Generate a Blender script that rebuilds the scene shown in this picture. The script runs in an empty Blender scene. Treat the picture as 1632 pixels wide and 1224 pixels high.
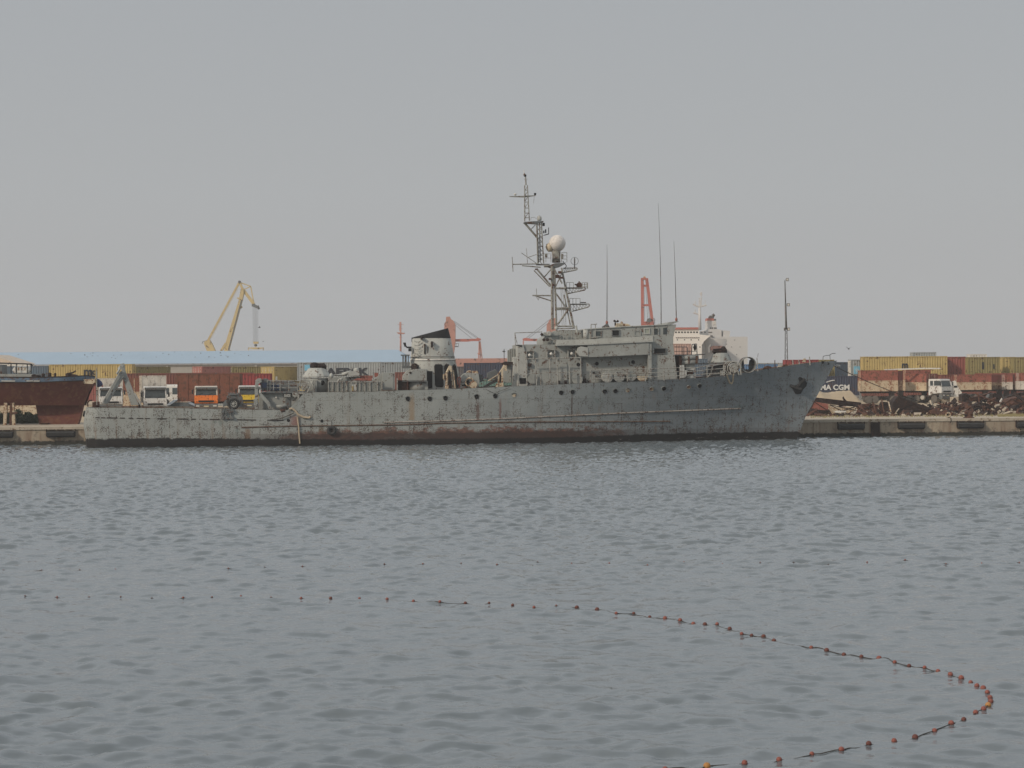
import bpy, math, random
import numpy as np
HAZE = 0.00028
from mathutils import Vector, Matrix
S = bpy.context.scene
COL = S.collection
R = math.radians
rnd = random.Random(7)
# ------------------------------------------------------------------ camera, sky, sun, exposure
FPX = 3200.0                       # focal length in pixels of the 1632 px wide photograph
CAM = Vector((0, 0, 5.75))
ROLL = -0.007
PITCH = math.atan(16.4 / FPX)
fwd = Vector((0, math.cos(PITCH), -math.sin(PITCH)))
up0 = Vector((0, math.sin(PITCH), math.cos(PITCH)))
rt0 = Vector((1, 0, 0))
RT = (rt0 * math.cos(ROLL) + up0 * math.sin(ROLL))
UP = (up0 * math.cos(ROLL) - rt0 * math.sin(ROLL))
cd = bpy.data.cameras.new('camera')
cam = bpy.data.objects.new('camera', cd)
COL.objects.link(cam)
cd.sensor_width = 36
cd.lens = FPX / 1632 * 36
cd.clip_start = 0.5
cd.clip_end = 9000
m = Matrix((RT, UP, -fwd)).transposed().to_4x4()
m.translation = CAM
cam.matrix_world = m
S.camera = cam
S.view_settings.view_transform = 'Standard'
S.view_settings.look = 'None'
S.view_settings.exposure = 0.0
S.view_settings.gamma = 1
SUN_EL, SUN_AZ = R(30), R(-128)      # azimuth from +Y, towards the left and behind the camera
W = bpy.data.worlds.new('World')
S.world = W
W.use_nodes = True
nt = W.node_tree
bg = nt.nodes['Background']
sky = nt.nodes.new('ShaderNodeTexSky')
sky.sky_type = 'NISHITA'
sky.sun_disc = False
sky.sun_elevation = SUN_EL
sky.sun_rotation = SUN_AZ
sky.dust_density = 6
sky.air_density = 1.5
tc = nt.nodes.new('ShaderNodeTexCoord')
sep = nt.nodes.new('ShaderNodeSeparateXYZ')
nt.links.new(tc.outputs['Generated'], sep.inputs[0])
rp = nt.nodes.new('ShaderNodeValToRGB')
rp.color_ramp.elements[0].position = 0.0
rp.color_ramp.elements[0].color = (4.06/8, 4.09/8, 4.16/8, 1)
rp.color_ramp.elements[1].position = 0.20
rp.color_ramp.elements[1].color = (3.92/8, 4.10/8, 4.32/8, 1)
e = rp.color_ramp.elements.new(0.09); e.color = (4.14/8, 4.30/8, 4.46/8, 1)
e = rp.color_ramp.elements.new(0.30); e.color = (6.3/8, 6.7/8, 7.1/8, 1)
e = rp.color_ramp.elements.new(0.6); e.color = (6.0/8, 6.35/8, 6.7/8, 1)
nt.links.new(sep.outputs['Z'], rp.inputs[0])
sc_ = nt.nodes.new('ShaderNodeMixRGB'); sc_.blend_type = 'MULTIPLY'; sc_.inputs[0].default_value = 1
sc_.inputs[2].default_value = (8, 8, 8, 1)
nt.links.new(rp.outputs[0], sc_.inputs[1])
mx = nt.nodes.new('ShaderNodeMixRGB')
mx.inputs[0].default_value = 0.93
nt.links.new(sky.outputs[0], mx.inputs[1])
nt.links.new(sc_.outputs[0], mx.inputs[2])
nt.links.new(mx.outputs[0], bg.inputs[0])
bg.inputs[1].default_value = 0.1
sd = bpy.data.lights.new('sun', 'SUN')
sd.energy = 2.3
sd.angle = R(4)
sd.color = (1.0, 0.87, 0.72)
sun = bpy.data.objects.new('sun', sd)
COL.objects.link(sun)
sdir = Vector((math.sin(SUN_AZ) * math.cos(SUN_EL), math.cos(SUN_AZ) * math.cos(SUN_EL), math.sin(SUN_EL)))
sun.rotation_euler = sdir.to_track_quat('Z', 'Y').to_euler()
S.cycles.use_denoising = True
S.cycles.max_bounces = 6
S.cycles.volume_bounces = 1
S.cycles.transparent_max_bounces = 12
# ------------------------------------------------------------------ picture -> world helpers (each thing keeps its own distance)
def ray(px, py):
    return fwd * FPX + RT * (px - 816) + UP * (612 - py)
def Wp(px, py, D):
    d = ray(px, py); return CAM + d * (D / d.y)
def Gp(px, py, z=0.0):
    d = ray(px, py); return CAM + d * ((z - CAM.z) / d.z)
class Fr:
    def __init__(s, x, y, z=0.0, a=0.0):
        s.o = Vector((x, y, z)); s.a = a
        s.eu = Vector((math.cos(a), math.sin(a), 0)); s.ev = Vector((-math.sin(a), math.cos(a), 0))
    def P(s, px, py, v=0.0):
        d = ray(px, py)
        t = (v - (CAM - s.o).dot(s.ev)) / d.dot(s.ev)
        q = CAM + d * t - s.o
        return Vector((q.dot(s.eu), v, q.z))
def FrAt(px, D, z=0.0, a=0.0):
    return Fr(Wp(px, 600, D).x, D, z, a)
# ------------------------------------------------------------------ materials
MATS = {}
class N:
    def __init__(s, name, rough=0.7, metal=0.0):
        s.m = bpy.data.materials.new(name); s.m.use_nodes = True
        s.t = s.m.node_tree; s.b = s.t.nodes['Principled BSDF']
        s.b.inputs['Roughness'].default_value = rough
        s.b.inputs['Metallic'].default_value = metal
        s.b.inputs['Specular IOR Level'].default_value = 0.3
        s.co = s.t.nodes.new('ShaderNodeTexCoord').outputs['Object']
    def link(s, a, b): s.t.links.new(a, b)
    def map(s, scale, loc=(0, 0, 0)):
        n = s.t.nodes.new('ShaderNodeMapping'); s.link(s.co, n.inputs[0])
        n.inputs['Scale'].default_value = scale; n.inputs['Location'].default_value = loc
        return n.outputs[0]
    def noise(s, scale, detail=4, rough=0.6, vec=None):
        n = s.t.nodes.new('ShaderNodeTexNoise'); s.link(vec or s.co, n.inputs['Vector'])
        n.inputs['Scale'].default_value = scale; n.inputs['Detail'].default_value = detail
        n.inputs['Roughness'].default_value = rough
        return n.outputs['Fac']
    def ramp(s, f, stops):
        n = s.t.nodes.new('ShaderNodeValToRGB'); s.link(f, n.inputs[0])
        el = n.color_ramp.elements
        while len(el) < len(stops): el.new(0.5)
        for e, (p, c) in zip(el, stops):
            e.position = p
            e.color = (c, c, c, 1) if not hasattr(c, '__len__') else (*c, 1)
        return n.outputs[0]
    def math(s, op, a, b=None, clamp=False):
        n = s.t.nodes.new('ShaderNodeMath'); n.operation = op; n.use_clamp = clamp
        for i, x in enumerate((a, b)):
            if x is None: continue
            if isinstance(x, (int, float)): n.inputs[i].default_value = x
            else: s.link(x, n.inputs[i])
        return n.outputs[0]
    def mix(s, f, a, b, mode='MIX'):
        n = s.t.nodes.new('ShaderNodeMixRGB'); n.blend_type = mode
        for i, x in enumerate((f, a, b)):
            if isinstance(x, (int, float)): n.inputs[i].default_value = x
            elif isinstance(x, tuple): n.inputs[i].default_value = (*x, 1)
            else: s.link(x, n.inputs[i])
        return n.outputs[0]
    def xyz(s):
        n = s.t.nodes.new('ShaderNodeSeparateXYZ'); s.link(s.co, n.inputs[0]); return n.outputs
    def col(s, x):
        if isinstance(x, tuple): s.b.inputs['Base Color'].default_value = (*x, 1)
        else: s.link(x, s.b.inputs['Base Color'])
        return s
    def bump(s, h, dist=0.02, strength=0.6):
        n = s.t.nodes.new('ShaderNodeBump'); s.link(h, n.inputs['Height'])
        n.inputs['Distance'].default_value = dist; n.inputs['Strength'].default_value = strength
        s.link(n.outputs[0], s.b.inputs['Normal']); return s
RUST = (0.115, 0.052, 0.028)
def paint(key, col, rust=0.25, var=0.25, rough=0.65, sc=1.0, rcol=RUST, streak=0.5):
    if key in MATS: return MATS[key]
    n = N(key, rough)
    v = n.noise(0.7 * sc, 5, 0.65)
    v2 = n.noise(9 * sc, 3, 0.6)
    st = n.noise(1.0, 4, 0.6, n.map((3.5 * sc, 3.5 * sc, 0.35 * sc)))
    dark = tuple(c * (1 - var) for c in col); lite = tuple(min(0.9, c * (1 + var * 0.7)) for c in col)
    c = n.mix(n.ramp(v, [(0.3, 0), (0.7, 1)]), dark, lite)
    c = n.mix(n.math('MULTIPLY', n.ramp(v2, [(0.35, 0), (0.75, 1)]), 0.25), c, dark)
    if streak: c = n.mix(n.math('MULTIPLY', n.ramp(st, [(0.52, 0), (0.72, 1)]), streak * 0.6), c, tuple(a * 0.45 + b * 0.4 for a, b in zip(col, rcol)))
    if rust > 0:
        hi = 0.655 - 0.2 * rust
        k = n.math('MULTIPLY', n.noise(1.7 * sc, 6, 0.75), n.ramp(n.noise(7 * sc, 3, 0.6), [(0.25, 0.72), (0.75, 1.28)]))
        c = n.mix(n.ramp(k, [(hi - 0.06, 0), (hi + 0.03, 1)]), c, n.mix(v2, rcol, tuple(x * 0.45 for x in rcol)))
    n.col(c); n.bump(v2, 0.01, 0.35)
    MATS[key] = n.m
    return n.m
def plain(key, col, rough=0.6, metal=0.0):
    if key not in MATS:
        n = N(key, rough, metal)
        n.col(n.mix(n.ramp(n.noise(5, 3), [(0.3, 0), (0.7, 1)]), tuple(c * 0.8 for c in col), tuple(c * 1.12 for c in col)))
        MATS[key] = n.m
    return MATS[key]
M = {}
M['grey'] = paint('weathered_grey_paint', (0.285, 0.295, 0.275), 0.12, 0.16)
M['pale'] = paint('pale_grey_paint', (0.385, 0.39, 0.36), 0.08, 0.14)
M['dgrey'] = paint('dark_grey_paint', (0.12, 0.13, 0.13), 0.35, 0.2)
M['rail'] = paint('rail_paint', (0.33, 0.33, 0.30), 0.4, 0.2, sc=2)
M['mast'] = paint('mast_paint', (0.26, 0.255, 0.225), 0.4, 0.3, sc=1.5)
M['black'] = plain('sooty_black', (0.02, 0.02, 0.021), 0.8)
M['opening'] = plain('dark_opening', (0.008, 0.008, 0.009), 0.9)
M['rubber'] = plain('old_rubber', (0.035, 0.034, 0.033), 0.85)
M['glass'] = plain('dusty_glass', (0.05, 0.06, 0.062), 0.15)
M['rust'] = paint('rusty_steel', (0.08, 0.036, 0.026), 0.5, 0.5, 0.9, rcol=(0.13, 0.062, 0.034))
M['rustd'] = paint('dark_rusty_steel', (0.027, 0.017, 0.015), 0.3, 0.5, 0.9, rcol=(0.075, 0.038, 0.025))
M['white'] = paint('chalky_white_paint', (0.62, 0.60, 0.55), 0.15, 0.12)
M['cream'] = paint('rusty_cream_paint', (0.50, 0.42, 0.30), 0.5, 0.2, rcol=(0.25, 0.12, 0.06))
M['rope'] = plain('pale_rope', (0.42, 0.34, 0.24), 0.9)
M['drope'] = plain('dark_rope', (0.05, 0.042, 0.035), 0.9)
# ------------------------------------------------------------------ mesh builder
class MB:
    def __init__(s): s.v = []; s.f = []; s.sm = []
    def add(s, vs, fs, smooth=False):
        k = len(s.v); s.v += [tuple(v) for v in vs]
        for f in fs: s.f.append(tuple(i + k for i in f)); s.sm.append(smooth)
        return s
    def box(s, x0, x1, y0, y1, z0, z1):
        vs = [(x, y, z) for z in (z0, z1) for y in (y0, y1) for x in (x0, x1)]
        return s.add(vs, [(0, 2, 3, 1), (4, 5, 7, 6), (0, 1, 5, 4), (2, 6, 7, 3), (0, 4, 6, 2), (1, 3, 7, 5)])
    def prism(s, pts, d):            # pts: closed polygon (Vectors), d: extrusion vector
        n = len(pts); d = Vector(d)
        a = sum(((pts[(i + 1) % n] - pts[0]).cross(pts[(i + 2) % n] - pts[0]) for i in range(n - 2)), Vector())
        if a.dot(d) > 0: pts = pts[::-1]
        vs = list(pts) + [p + d for p in pts]
        return s.add(vs, [tuple(range(n)), tuple(range(2 * n - 1, n - 1, -1))] + [(i, i + n, (i + 1) % n + n, (i + 1) % n) for i in range(n)])
    def tube(s, p, q, r, r2=None, n=6):
        p = Vector(p); q = Vector(q); d = q - p
        if d.length < 1e-6: return s
        d.normalize(); a = d.orthogonal().normalized(); b = d.cross(a); r2 = r if r2 is None else r2
        vs = []
        for c, rr in ((p, r), (q, r2)):
            for i in range(n):
                t = 2 * math.pi * (i + .5) / n
                vs.append(c + (a * math.cos(t) + b * math.sin(t)) * rr)
        s.add(vs[:], [(i, (i + 1) % n, (i + 1) % n + n, i + n) for i in range(n)], n > 6)
        k = len(s.v) - 2 * n
        s.f.append(tuple(k + i for i in range(n - 1, -1, -1))); s.sm.append(False)
        s.f.append(tuple(k + n + i for i in range(n))); s.sm.append(False)
        return s
    def path(s, pts, r, n=5):
        for a, b in zip(pts[:-1], pts[1:]): s.tube(a, b, r, n=n)
        return s
    def bar(s, p, q, w, h):          # rectangular bar; w across (sideways), h vertical-ish
        p = Vector(p); q = Vector(q); d = (q - p).normalized()
        a = d.cross(Vector((0, 0, 1)))
        a = Vector((1, 0, 0)) if a.length < 1e-3 else a.normalized()
        b = a.cross(d); a *= w / 2; b *= h / 2
        vs = [c + x + y for c in (p, q) for x, y in ((-a, -b), (a, -b), (a, b), (-a, b))]
        return s.add(vs, [(0, 1, 2, 3), (7, 6, 5, 4), (0, 4, 5, 1), (1, 5, 6, 2), (2, 6, 7, 3), (3, 7, 4, 0)])
    def lathe(s, c, prof, n=20, axis='z', smooth=True, caps=True):   # prof: (r, h)
        c = Vector(c); vs = []
        for r, h in prof:
            for i in range(n):
                t = 2 * math.pi * i / n; x, y = r * math.cos(t), r * math.sin(t)
                vs.append(c + (Vector((x, y, h)) if axis == 'z' else Vector((x, h, y)) if axis == 'y' else Vector((h, x, y))))
        fs = []
        for j in range(len(prof) - 1):
            for i in range(n):
                q = (j * n + i, j * n + (i + 1) % n, (j + 1) * n + (i + 1) % n, (j + 1) * n + i)
                fs.append(q if axis != 'y' else q[::-1])
        s.add(vs, fs, smooth)
        k = len(s.v) - len(vs)
        for j, flip in ((0, 1), (len(prof) - 1, 0)):
            if caps and prof[j][0] > 1e-3:
                q = [k + j * n + i for i in range(n)]
                if flip != (axis == 'y'): q = q[::-1]
                s.f.append(tuple(q)); s.sm.append(False)
        return s
    def torus(s, c, R_, r, axis='y', n=18, k=6):
        c = Vector(c); vs = []
        for i in range(n):
            t = 2 * math.pi * i / n
            for j in range(k):
                u = 2 * math.pi * j / k; rr = R_ + r * math.cos(u); h = r * math.sin(u)
                x, y = rr * math.cos(t), rr * math.sin(t)
                vs.append(c + (Vector((x, h, y)) if axis == 'y' else Vector((x, y, h)) if axis == 'z' else Vector((h, x, y))))
        return s.add(vs, [(i * k + j, ((i + 1) % n) * k + j, ((i + 1) % n) * k + (j + 1) % k, i * k + (j + 1) % k) for i in range(n) for j in range(k)], True)
    def grid(s, rows, smooth=True, flip=False):
        n = len(rows[0]); vs = [p for r in rows for p in r]; fs = []
        for j in range(len(rows) - 1):
            for i in range(n - 1):
                q = (j * n + i, j * n + i + 1, (j + 1) * n + i + 1, (j + 1) * n + i)
                fs.append(q[::-1] if flip else q)
        return s.add(vs, fs, smooth)
    def build(s, name, mat, parent=None, loc=None, rz=0.0, bevel=0):
        me = bpy.data.meshes.new(name)
        me.from_pydata(s.v, [], s.f)
        me.polygons.foreach_set('use_smooth', s.sm)
        me.materials.append(mat)
        me.update()
        o = bpy.data.objects.new(name, me)
        COL.objects.link(o)
        if parent: o.parent = parent
        if loc is not None: o.location = loc
        if rz: o.rotation_euler = (0, 0, rz)
        if bevel:
            b = o.modifiers.new('bevel', 'BEVEL'); b.width = bevel; b.segments = 2; b.limit_method = 'ANGLE'
        return o
def islands(mb):
    par = list(range(len(mb.v)))
    def f_(i):
        while par[i] != i: par[i] = par[par[i]]; i = par[i]
        return i
    for f in mb.f:
        for i in f[1:]: par[f_(i)] = f_(f[0])
    g = {}
    for f, s_ in zip(mb.f, mb.sm): g.setdefault(f_(f[0]), []).append((f, s_))
    out = []
    for fs in g.values():
        o = MB(); idx = {}
        for f, s_ in fs:
            for i in f:
                if i not in idx: idx[i] = len(o.v); o.v.append(mb.v[i])
            o.f.append(tuple(idx[i] for i in f)); o.sm.append(s_)
        out.append(o)
    return out
def tag(o, label=None, cat=None, group=None, kind=None):
    if label: o['label'] = label
    if cat: o['category'] = cat
    if group: o['group'] = group
    if kind: o['kind'] = kind
    return o
def thing(name, label, cat, loc=(0, 0, 0), rz=0.0, group=None):
    o = bpy.data.objects.new(name, None); COL.objects.link(o)
    o.empty_display_size = 0.3
    o.location = loc; o.rotation_euler = (0, 0, rz)
    return tag(o, label, cat, group)
def thing_fr(name, label, cat, fr, group=None):
    return thing(name, label, cat, fr.o, fr.a, group)
def dup(root, loc, rz=0.0, label=None, group=None):
    r = root.copy(); COL.objects.link(r); r.location = loc; r.rotation_euler = (0, 0, rz)
    if label: r['label'] = label
    if group: r['group'] = group
    for ch in list(root.children):
        c = ch.copy(); COL.objects.link(c); c.parent = r
        for g in list(ch.children):
            d = g.copy(); COL.objects.link(d); d.parent = c
    return r
def lettering(txt, size, mat, parent, loc, rz=0.0, name='lettering', xs=1.0, extrude=0.006, shear=0.0, bold=0.0):
    c = bpy.data.curves.new(name, 'FONT'); c.body = txt; c.size = size; c.extrude = extrude; c.shear = shear; c.offset = bold
    c.align_x = 'CENTER'; c.align_y = 'CENTER'
    t = bpy.data.objects.new(name, c); COL.objects.link(t)
    dg = bpy.context.evaluated_depsgraph_get()
    me = bpy.data.meshes.new_from_object(t.evaluated_get(dg))
    bpy.data.objects.remove(t)
    me.materials.clear(); me.materials.append(mat)
    o = bpy.data.objects.new(name, me); COL.objects.link(o)
    o.parent = parent; o.location = loc; o.rotation_euler = (R(90), 0, rz); o.scale = (xs, 1, 1)
    return o
# ------------------------------------------------------------------ water
wr = np.random.RandomState(3)
NW = 150
lam = np.exp(wr.uniform(math.log(0.32), math.log(4.5), NW))
th = wr.normal(R(98), R(52), NW)
kk = 2 * np.pi / lam
slope = 0.0172 * np.exp(-(np.log(lam / 0.84)) ** 2 / 0.9) + 0.0015
amp = slope / kk * 1.15
kx, ky, ph = kk * np.cos(th), kk * np.sin(th), wr.uniform(0, 6.28, NW)
def wave(x, y):
    x = np.asarray(x, float); y = np.asarray(y, float); h = np.zeros(np.broadcast(x, y).shape)
    # gusts: patches of livelier and calmer water
    g = 0.9 + 0.35 * np.sin(x * 0.047 + 1.3 + 0.9 * np.sin(y * 0.031)) * np.sin(y * 0.083 + 0.6 * np.sin(x * 0.05)) + np.clip((y - 42) / 45, 0, 1.2)
    gl = np.minimum(g, 1.15)
    for a, b, c, d, l_ in zip(amp, kx, ky, ph, lam): h += (g * 1.2 if l_ < 1.0 else gl) * a * (np.exp(1.25 * np.sin(b * x + c * y + d)) - 1.43) * 0.72
    return h
def build_water():
    ys = [14.0]
    while ys[-1] < 178: ys.append(ys[-1] + 0.05 + ys[-1] * 0.0010)
    ys = np.array(ys); nc = 900
    t = np.linspace(-1, 1, nc)
    X = t[None, :] * (0.33 * ys[:, None] + 9); Y = np.repeat(ys[:, None], nc, 1)
    Z = wave(X, Y)
    nr = len(ys)
    V = np.stack([X, Y, Z], -1).reshape(-1, 3)
    i = np.arange(nr - 1)[:, None] * nc + np.arange(nc - 1)[None, :]
    F = np.stack([i, i + 1, i + nc + 1, i + nc], -1).reshape(-1, 4)
    nv = len(V)
    V = np.concatenate([V, [(-3000, -300, -0.45), (3000, -300, -0.45), (3000, 6500, -0.45), (-3000, 6500, -0.45)]])
    F = np.concatenate([F, [[nv, nv + 1, nv + 2, nv + 3]]])
    me = bpy.data.meshes.new('water')
    me.vertices.add(len(V)); me.vertices.foreach_set('co', V.astype(np.float32).ravel())
    me.loops.add(F.size); me.loops.foreach_set('vertex_index', F.astype(np.int32).ravel())
    me.polygons.add(len(F)); me.polygons.foreach_set('loop_start', np.arange(0, F.size, 4, dtype=np.int32))
    me.polygons.foreach_set('use_smooth', np.ones(len(F), bool))
    me.update(); me.validate()
    n = N('harbour_water', 0.045)
    n.b.inputs['IOR'].default_value = 1.42; n.b.inputs['Specular IOR Level'].default_value = 0.5
    big = n.noise(0.05, 3, 0.5)
    n.col(n.mix(big, (0.108, 0.127, 0.138), (0.128, 0.147, 0.156)))
    a = n.noise(4.5, 4, 0.6, n.map((0.7, 1.5, 1)))
    n.bump(a, 0.025, 0.45)
    me.materials.append(n.m)
    o = bpy.data.objects.new('water', me); COL.objects.link(o)
    tag(o, kind='structure')
build_water()
# ------------------------------------------------------------------ quay and ground
QS = 0.093
QA = math.atan(QS)
def qy(x): return 169.6 + (x + 34) * QS
QZ = 1.55
qf = Fr(0, qy(0), 0, QA)
def mat_ground():
    n = N('sandy_ground', 0.95)
    a = n.noise(0.12, 6, 0.7); b = n.noise(2.5, 5, 0.7)
    c = n.mix(n.ramp(a, [(0.3, 0), (0.7, 1)]), (0.36, 0.28, 0.185), (0.50, 0.41, 0.285))
    c = n.mix(n.math('MULTIPLY', b, 0.35), c, (0.20, 0.15, 0.10))
    n.col(c); n.bump(b, 0.05, 0.6); return n.m
M['ground'] = mat_ground()
def mat_conc():
    n = N('stained_concrete', 0.9)
    z = n.xyz()['Z']
    a = n.noise(0.5, 5, 0.7); b = n.noise(3.0, 5, 0.7); st = n.noise(1.0, 4, 0.6, n.map((1.6, 1.6, 0.18)))
    c = n.mix(n.ramp(a, [(0.35, 0), (0.65, 1)]), (0.31, 0.25, 0.18), (0.40, 0.33, 0.24))
    c = n.mix(n.math('MULTIPLY', n.ramp(st, [(0.47, 0), (0.62, 1)]), 0.75), c, (0.17, 0.09, 0.055))
    c = n.mix(n.math('MULTIPLY', b, 0.4), c, (0.15, 0.125, 0.10))
    c = n.mix(n.ramp(n.noise(1.3, 6, .75), [(0.55, 0), (0.62, .6)]), c, (0.11, 0.09, 0.07))
    zz = n.math('ADD', z, n.math('MULTIPLY', n.math('SUBTRACT', b, 0.5), 0.6))
    c = n.mix(n.ramp(zz, [(0.30, 1), (0.42, 0)]), c, (0.035, 0.033, 0.026))
    n.col(c); n.bump(b, 0.04, 0.7); return n.m
M['conc'] = mat_conc()
M['cope'] = paint('pale_concrete_cope', (0.42, 0.36, 0.28), 0.1, 0.2, 0.95, rcol=(0.2, 0.12, 0.07))
g = MB()
ga, gb = -2500, 2500
n_ = 60
# ground sheet behind the quay, reaching the horizon
ga, gb = -1500, 1500
ya = lambda x: qy(x) + 1.2
g.add([(ga, ya(ga), QZ - 0.02), (gb, ya(gb), QZ - 0.02), (gb, 452, QZ - 0.02), (12, 452, QZ - 0.02), (12, 468, QZ - 0.02), (ga, 468, QZ - 0.02)], [(0, 1, 2, 3, 4, 5)])
g.add([(gb, 452, QZ - .02), (12, 452, QZ - .02), (12, 468, QZ - .02), (ga, 468, QZ - .02), (ga, 468, -2), (12, 468, -2), (12, 452, -2), (gb, 452, -2)], [(0, 1, 6, 7), (1, 2, 5, 6), (2, 3, 4, 5)])
pier = MB(); pier.box(-125, -58, 540, 590, -2, QZ); tag(pier.build('far_pier', M['ground']), kind='structure')
tag(g.build('ground', M['ground']), kind='structure')
qroot = thing('quay_wall', 'stained concrete quay wall with pale coping along the far waterline', 'quay', (0, qy(0), 0), QA)
w = MB()
x = -420.0
qlen = []
while x < 420:
    L = 9.3
    w.box(x + 0.03, x + L - 0.03, 0 + rnd.uniform(0, .03), 1.6, -1.5, QZ - 0.22)
    x += L
w.box(-420, 420, 0.08, 1.62, -1.5, QZ - 0.24)
w.build('wall', M['conc'], qroot)
w = MB(); w.box(-420, 420, -0.07, 2.4, QZ - 0.24, QZ)
w.build('coping', M['cope'], qroot)
w = MB()
a_, b_ = qf.P(1388, 680, -0.05).x, qf.P(1402, 680, -0.05).x
w.box(a_, a_ + 0.12, -0.16, 0.02, -0.3, QZ - 0.25); w.box(b_ - .12, b_, -0.16, 0.02, -0.3, QZ - 0.25)
w.box(a_ + .12, b_ - .12, -0.12, 0.02, -0.3, QZ - 0.3)
w.build('ladder_recess', M['rustd'], qroot)
# apron of pale concrete behind the coping
w = MB(); w.box(-420, 420, 2.4, 15, QZ - 0.3, QZ + 0.004)
tag(w.build('quay_apron', M['cope'], None, (0, qy(0), 0), QA), kind='structure')
# fenders
def make_fender(x, label):
    t = thing('quay_fender', label, 'dock fender', (qf.o + qf.eu * x + Vector((0, 0, 0.95))), QA, 'rubber fenders bolted to the quay wall')
    f = MB(); f.prism([Vector((-1.15, 0.1, -0.32)), Vector((-1.15, -0.45, -0.18)), Vector((-1.15, -0.5, 0.12)), Vector((-1.15, 0.1, 0.26))], (2.3, 0, 0))
    f.build('rubber_block', M['rubber'], t, bevel=0.03)
    f = MB()
    for k in range(3): f.box(-1.0 + k * .7, -0.45 + k * .7, -0.12, 0.1, 0.3, 0.37)
    f.box(-1.22, -1.16, -0.14, 0.1, -0.2, 0.4); f.box(1.16, 1.22, -0.14, 0.1, -0.2, 0.4)
    f.build('mounting_plate', M['rustd'], t)
    return t
fl = [(97, 'black rubber fender on the quay wall below the keel of the beached hull'), (-2, 'black rubber fender on the quay wall at the left edge of the picture'),
      (1356, 'black rubber fender on the quay wall nearest the grey bow'), (1452, 'black rubber fender just right of the dark ladder recess'),
      (1546, 'black rubber fender directly below the rusty mooring bollard'), (1640, 'black rubber fender cut off by the right edge of the picture')]
for px, lb in fl: make_fender(qf.P(px, 680, 0).x, lb)
# sand and rubble mounds
def mound(name, px0, px1, D, h, dp, mat, kind='structure', seed=1, zb=QZ, label=None, cat=None):
    r_ = np.random.RandomState(seed)
    x0, x1 = Wp(px0, 620, D).x, Wp(px1, 620, D).x
    nx, ny = 60, 14; rows = []
    bm = [(r_.uniform(0, 1), r_.uniform(.03, .12), r_.uniform(.2, 1)) for _ in range(14)]
    for j in range(ny):
        v = j / (ny - 1); row = []
        for i in range(nx):
            u = i / (nx - 1)
            e = math.sin(math.pi * min(1, max(0, v))) ** 0.7 * min(1, u * 7, (1 - u) * 7)
            hh = 0.7 + 0.12 * sum(a * math.exp(-((u - c) / s_) ** 2) for c, s_, a in bm)
            row.append(Vector((x0 + (x1 - x0) * u, D + dp * (v - .5), zb - 0.05 + h * hh * e + r_.normal(0, .035) * (e > 0.05))))
        rows.append(row)
    o = MB().grid(rows, True).build(name, mat)
    tag(o, kind=kind) if kind == 'structure' else tag(o, label, cat, kind=kind)
    return o
mound('sand_mound', 1240, 1372, 262, 2.0, 16, M['ground'], seed=2)
mound('sand_bank', 1330, 1660, 236, 0.35, 9, M['ground'], seed=5)
mound('spoil_bank', -70, 100, 236, 1.7, 14, M['cope'], seed=6)

# ------------------------------------------------------------------ the grey ship
sf = Fr(-34.3, 165.0, 0.0, math.atan(0.093))
ship = thing_fr('naval_ship', 'weathered grey naval vessel with lattice mast and white radome moored along the quay', 'ship', sf)
def interp(pts, x):
    if x <= pts[0][0]: return pts[0][1]
    for (a, b), (c, d) in zip(pts[:-1], pts[1:]):
        if x <= c: return b + (d - b) * (x - a) / (c - a) if c > a else d
    return pts[-1][1]
SL = 62.4
DB = [(0, 2.3), (.15, 2.95), (.5, 3.45), (1.2, 3.7), (6, 4.0), (16, 4.25), (38, 4.3), (45, 4.0), (50, 3.4), (54, 2.6), (58, 1.5), (60.5, 0.7), (61.8, 0.2), (SL, 0.04)]
WB = [(0, 2.0), (.15, 2.6), (.5, 3.1), (1.2, 3.4), (6, 3.8), (16, 4.2), (34, 4.15), (40, 3.6), (46, 2.7), (50, 1.9), (54, 1.1), (58, .4), (61, .05), (SL, 0.02)]
sheer_px = [(137, 649), (215, 650), (300, 650.5), (400, 652.5), (477, 653.3), (498, 626.8), (515, 625), (610, 624), (640, 622.5), (700, 621), (780, 618.3), (830, 615.7), (900, 613), (960, 610.2),
            (1040, 607.6), (1110, 603.3), (1160, 600), (1181, 596.6), (1206, 592), (1240, 586.5), (1290, 578.8), (1334, 574.6)]
sheer = []
for px, py in sheer_px:
    v = -3.5
    for _ in range(4):
        q = sf.P(px, py, v); v = -interp(DB, min(q.x, SL))
    sheer.append((q.x, q.z))
stem_px = [(1270, 700), (1276, 685), (1283, 665), (1292, 649), (1307, 622), (1320, 599), (1334, 574.8)]
stem = sorted((sf.P(px, py, 0).z, sf.P(px, py, 0).x) for px, py in stem_px)
LEND = sf.P(1334, 575, 0).x
stn = sorted((sf.P(px, py, -2.3).z, sf.P(px, py, -2.3).x) for px, py in ((137.5, 648.5), (134, 665), (132.5, 677), (137.5, 712)))
def ustern(z): return interp(stn, z)
def ustem(z): return interp([(-1.5, stem[0][1] - .8)] + stem, z)
ubk = [sheer[4][0], sheer[5][0]]
ut = [0, .15, .5, 1.2] + [1.2 + 0.6 * i for i in range(1, 200) if 1.2 + .6 * i < LEND - 0.5] + ubk + [LEND - .25, LEND]
ut = sorted(ut)
NJ = 13
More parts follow.
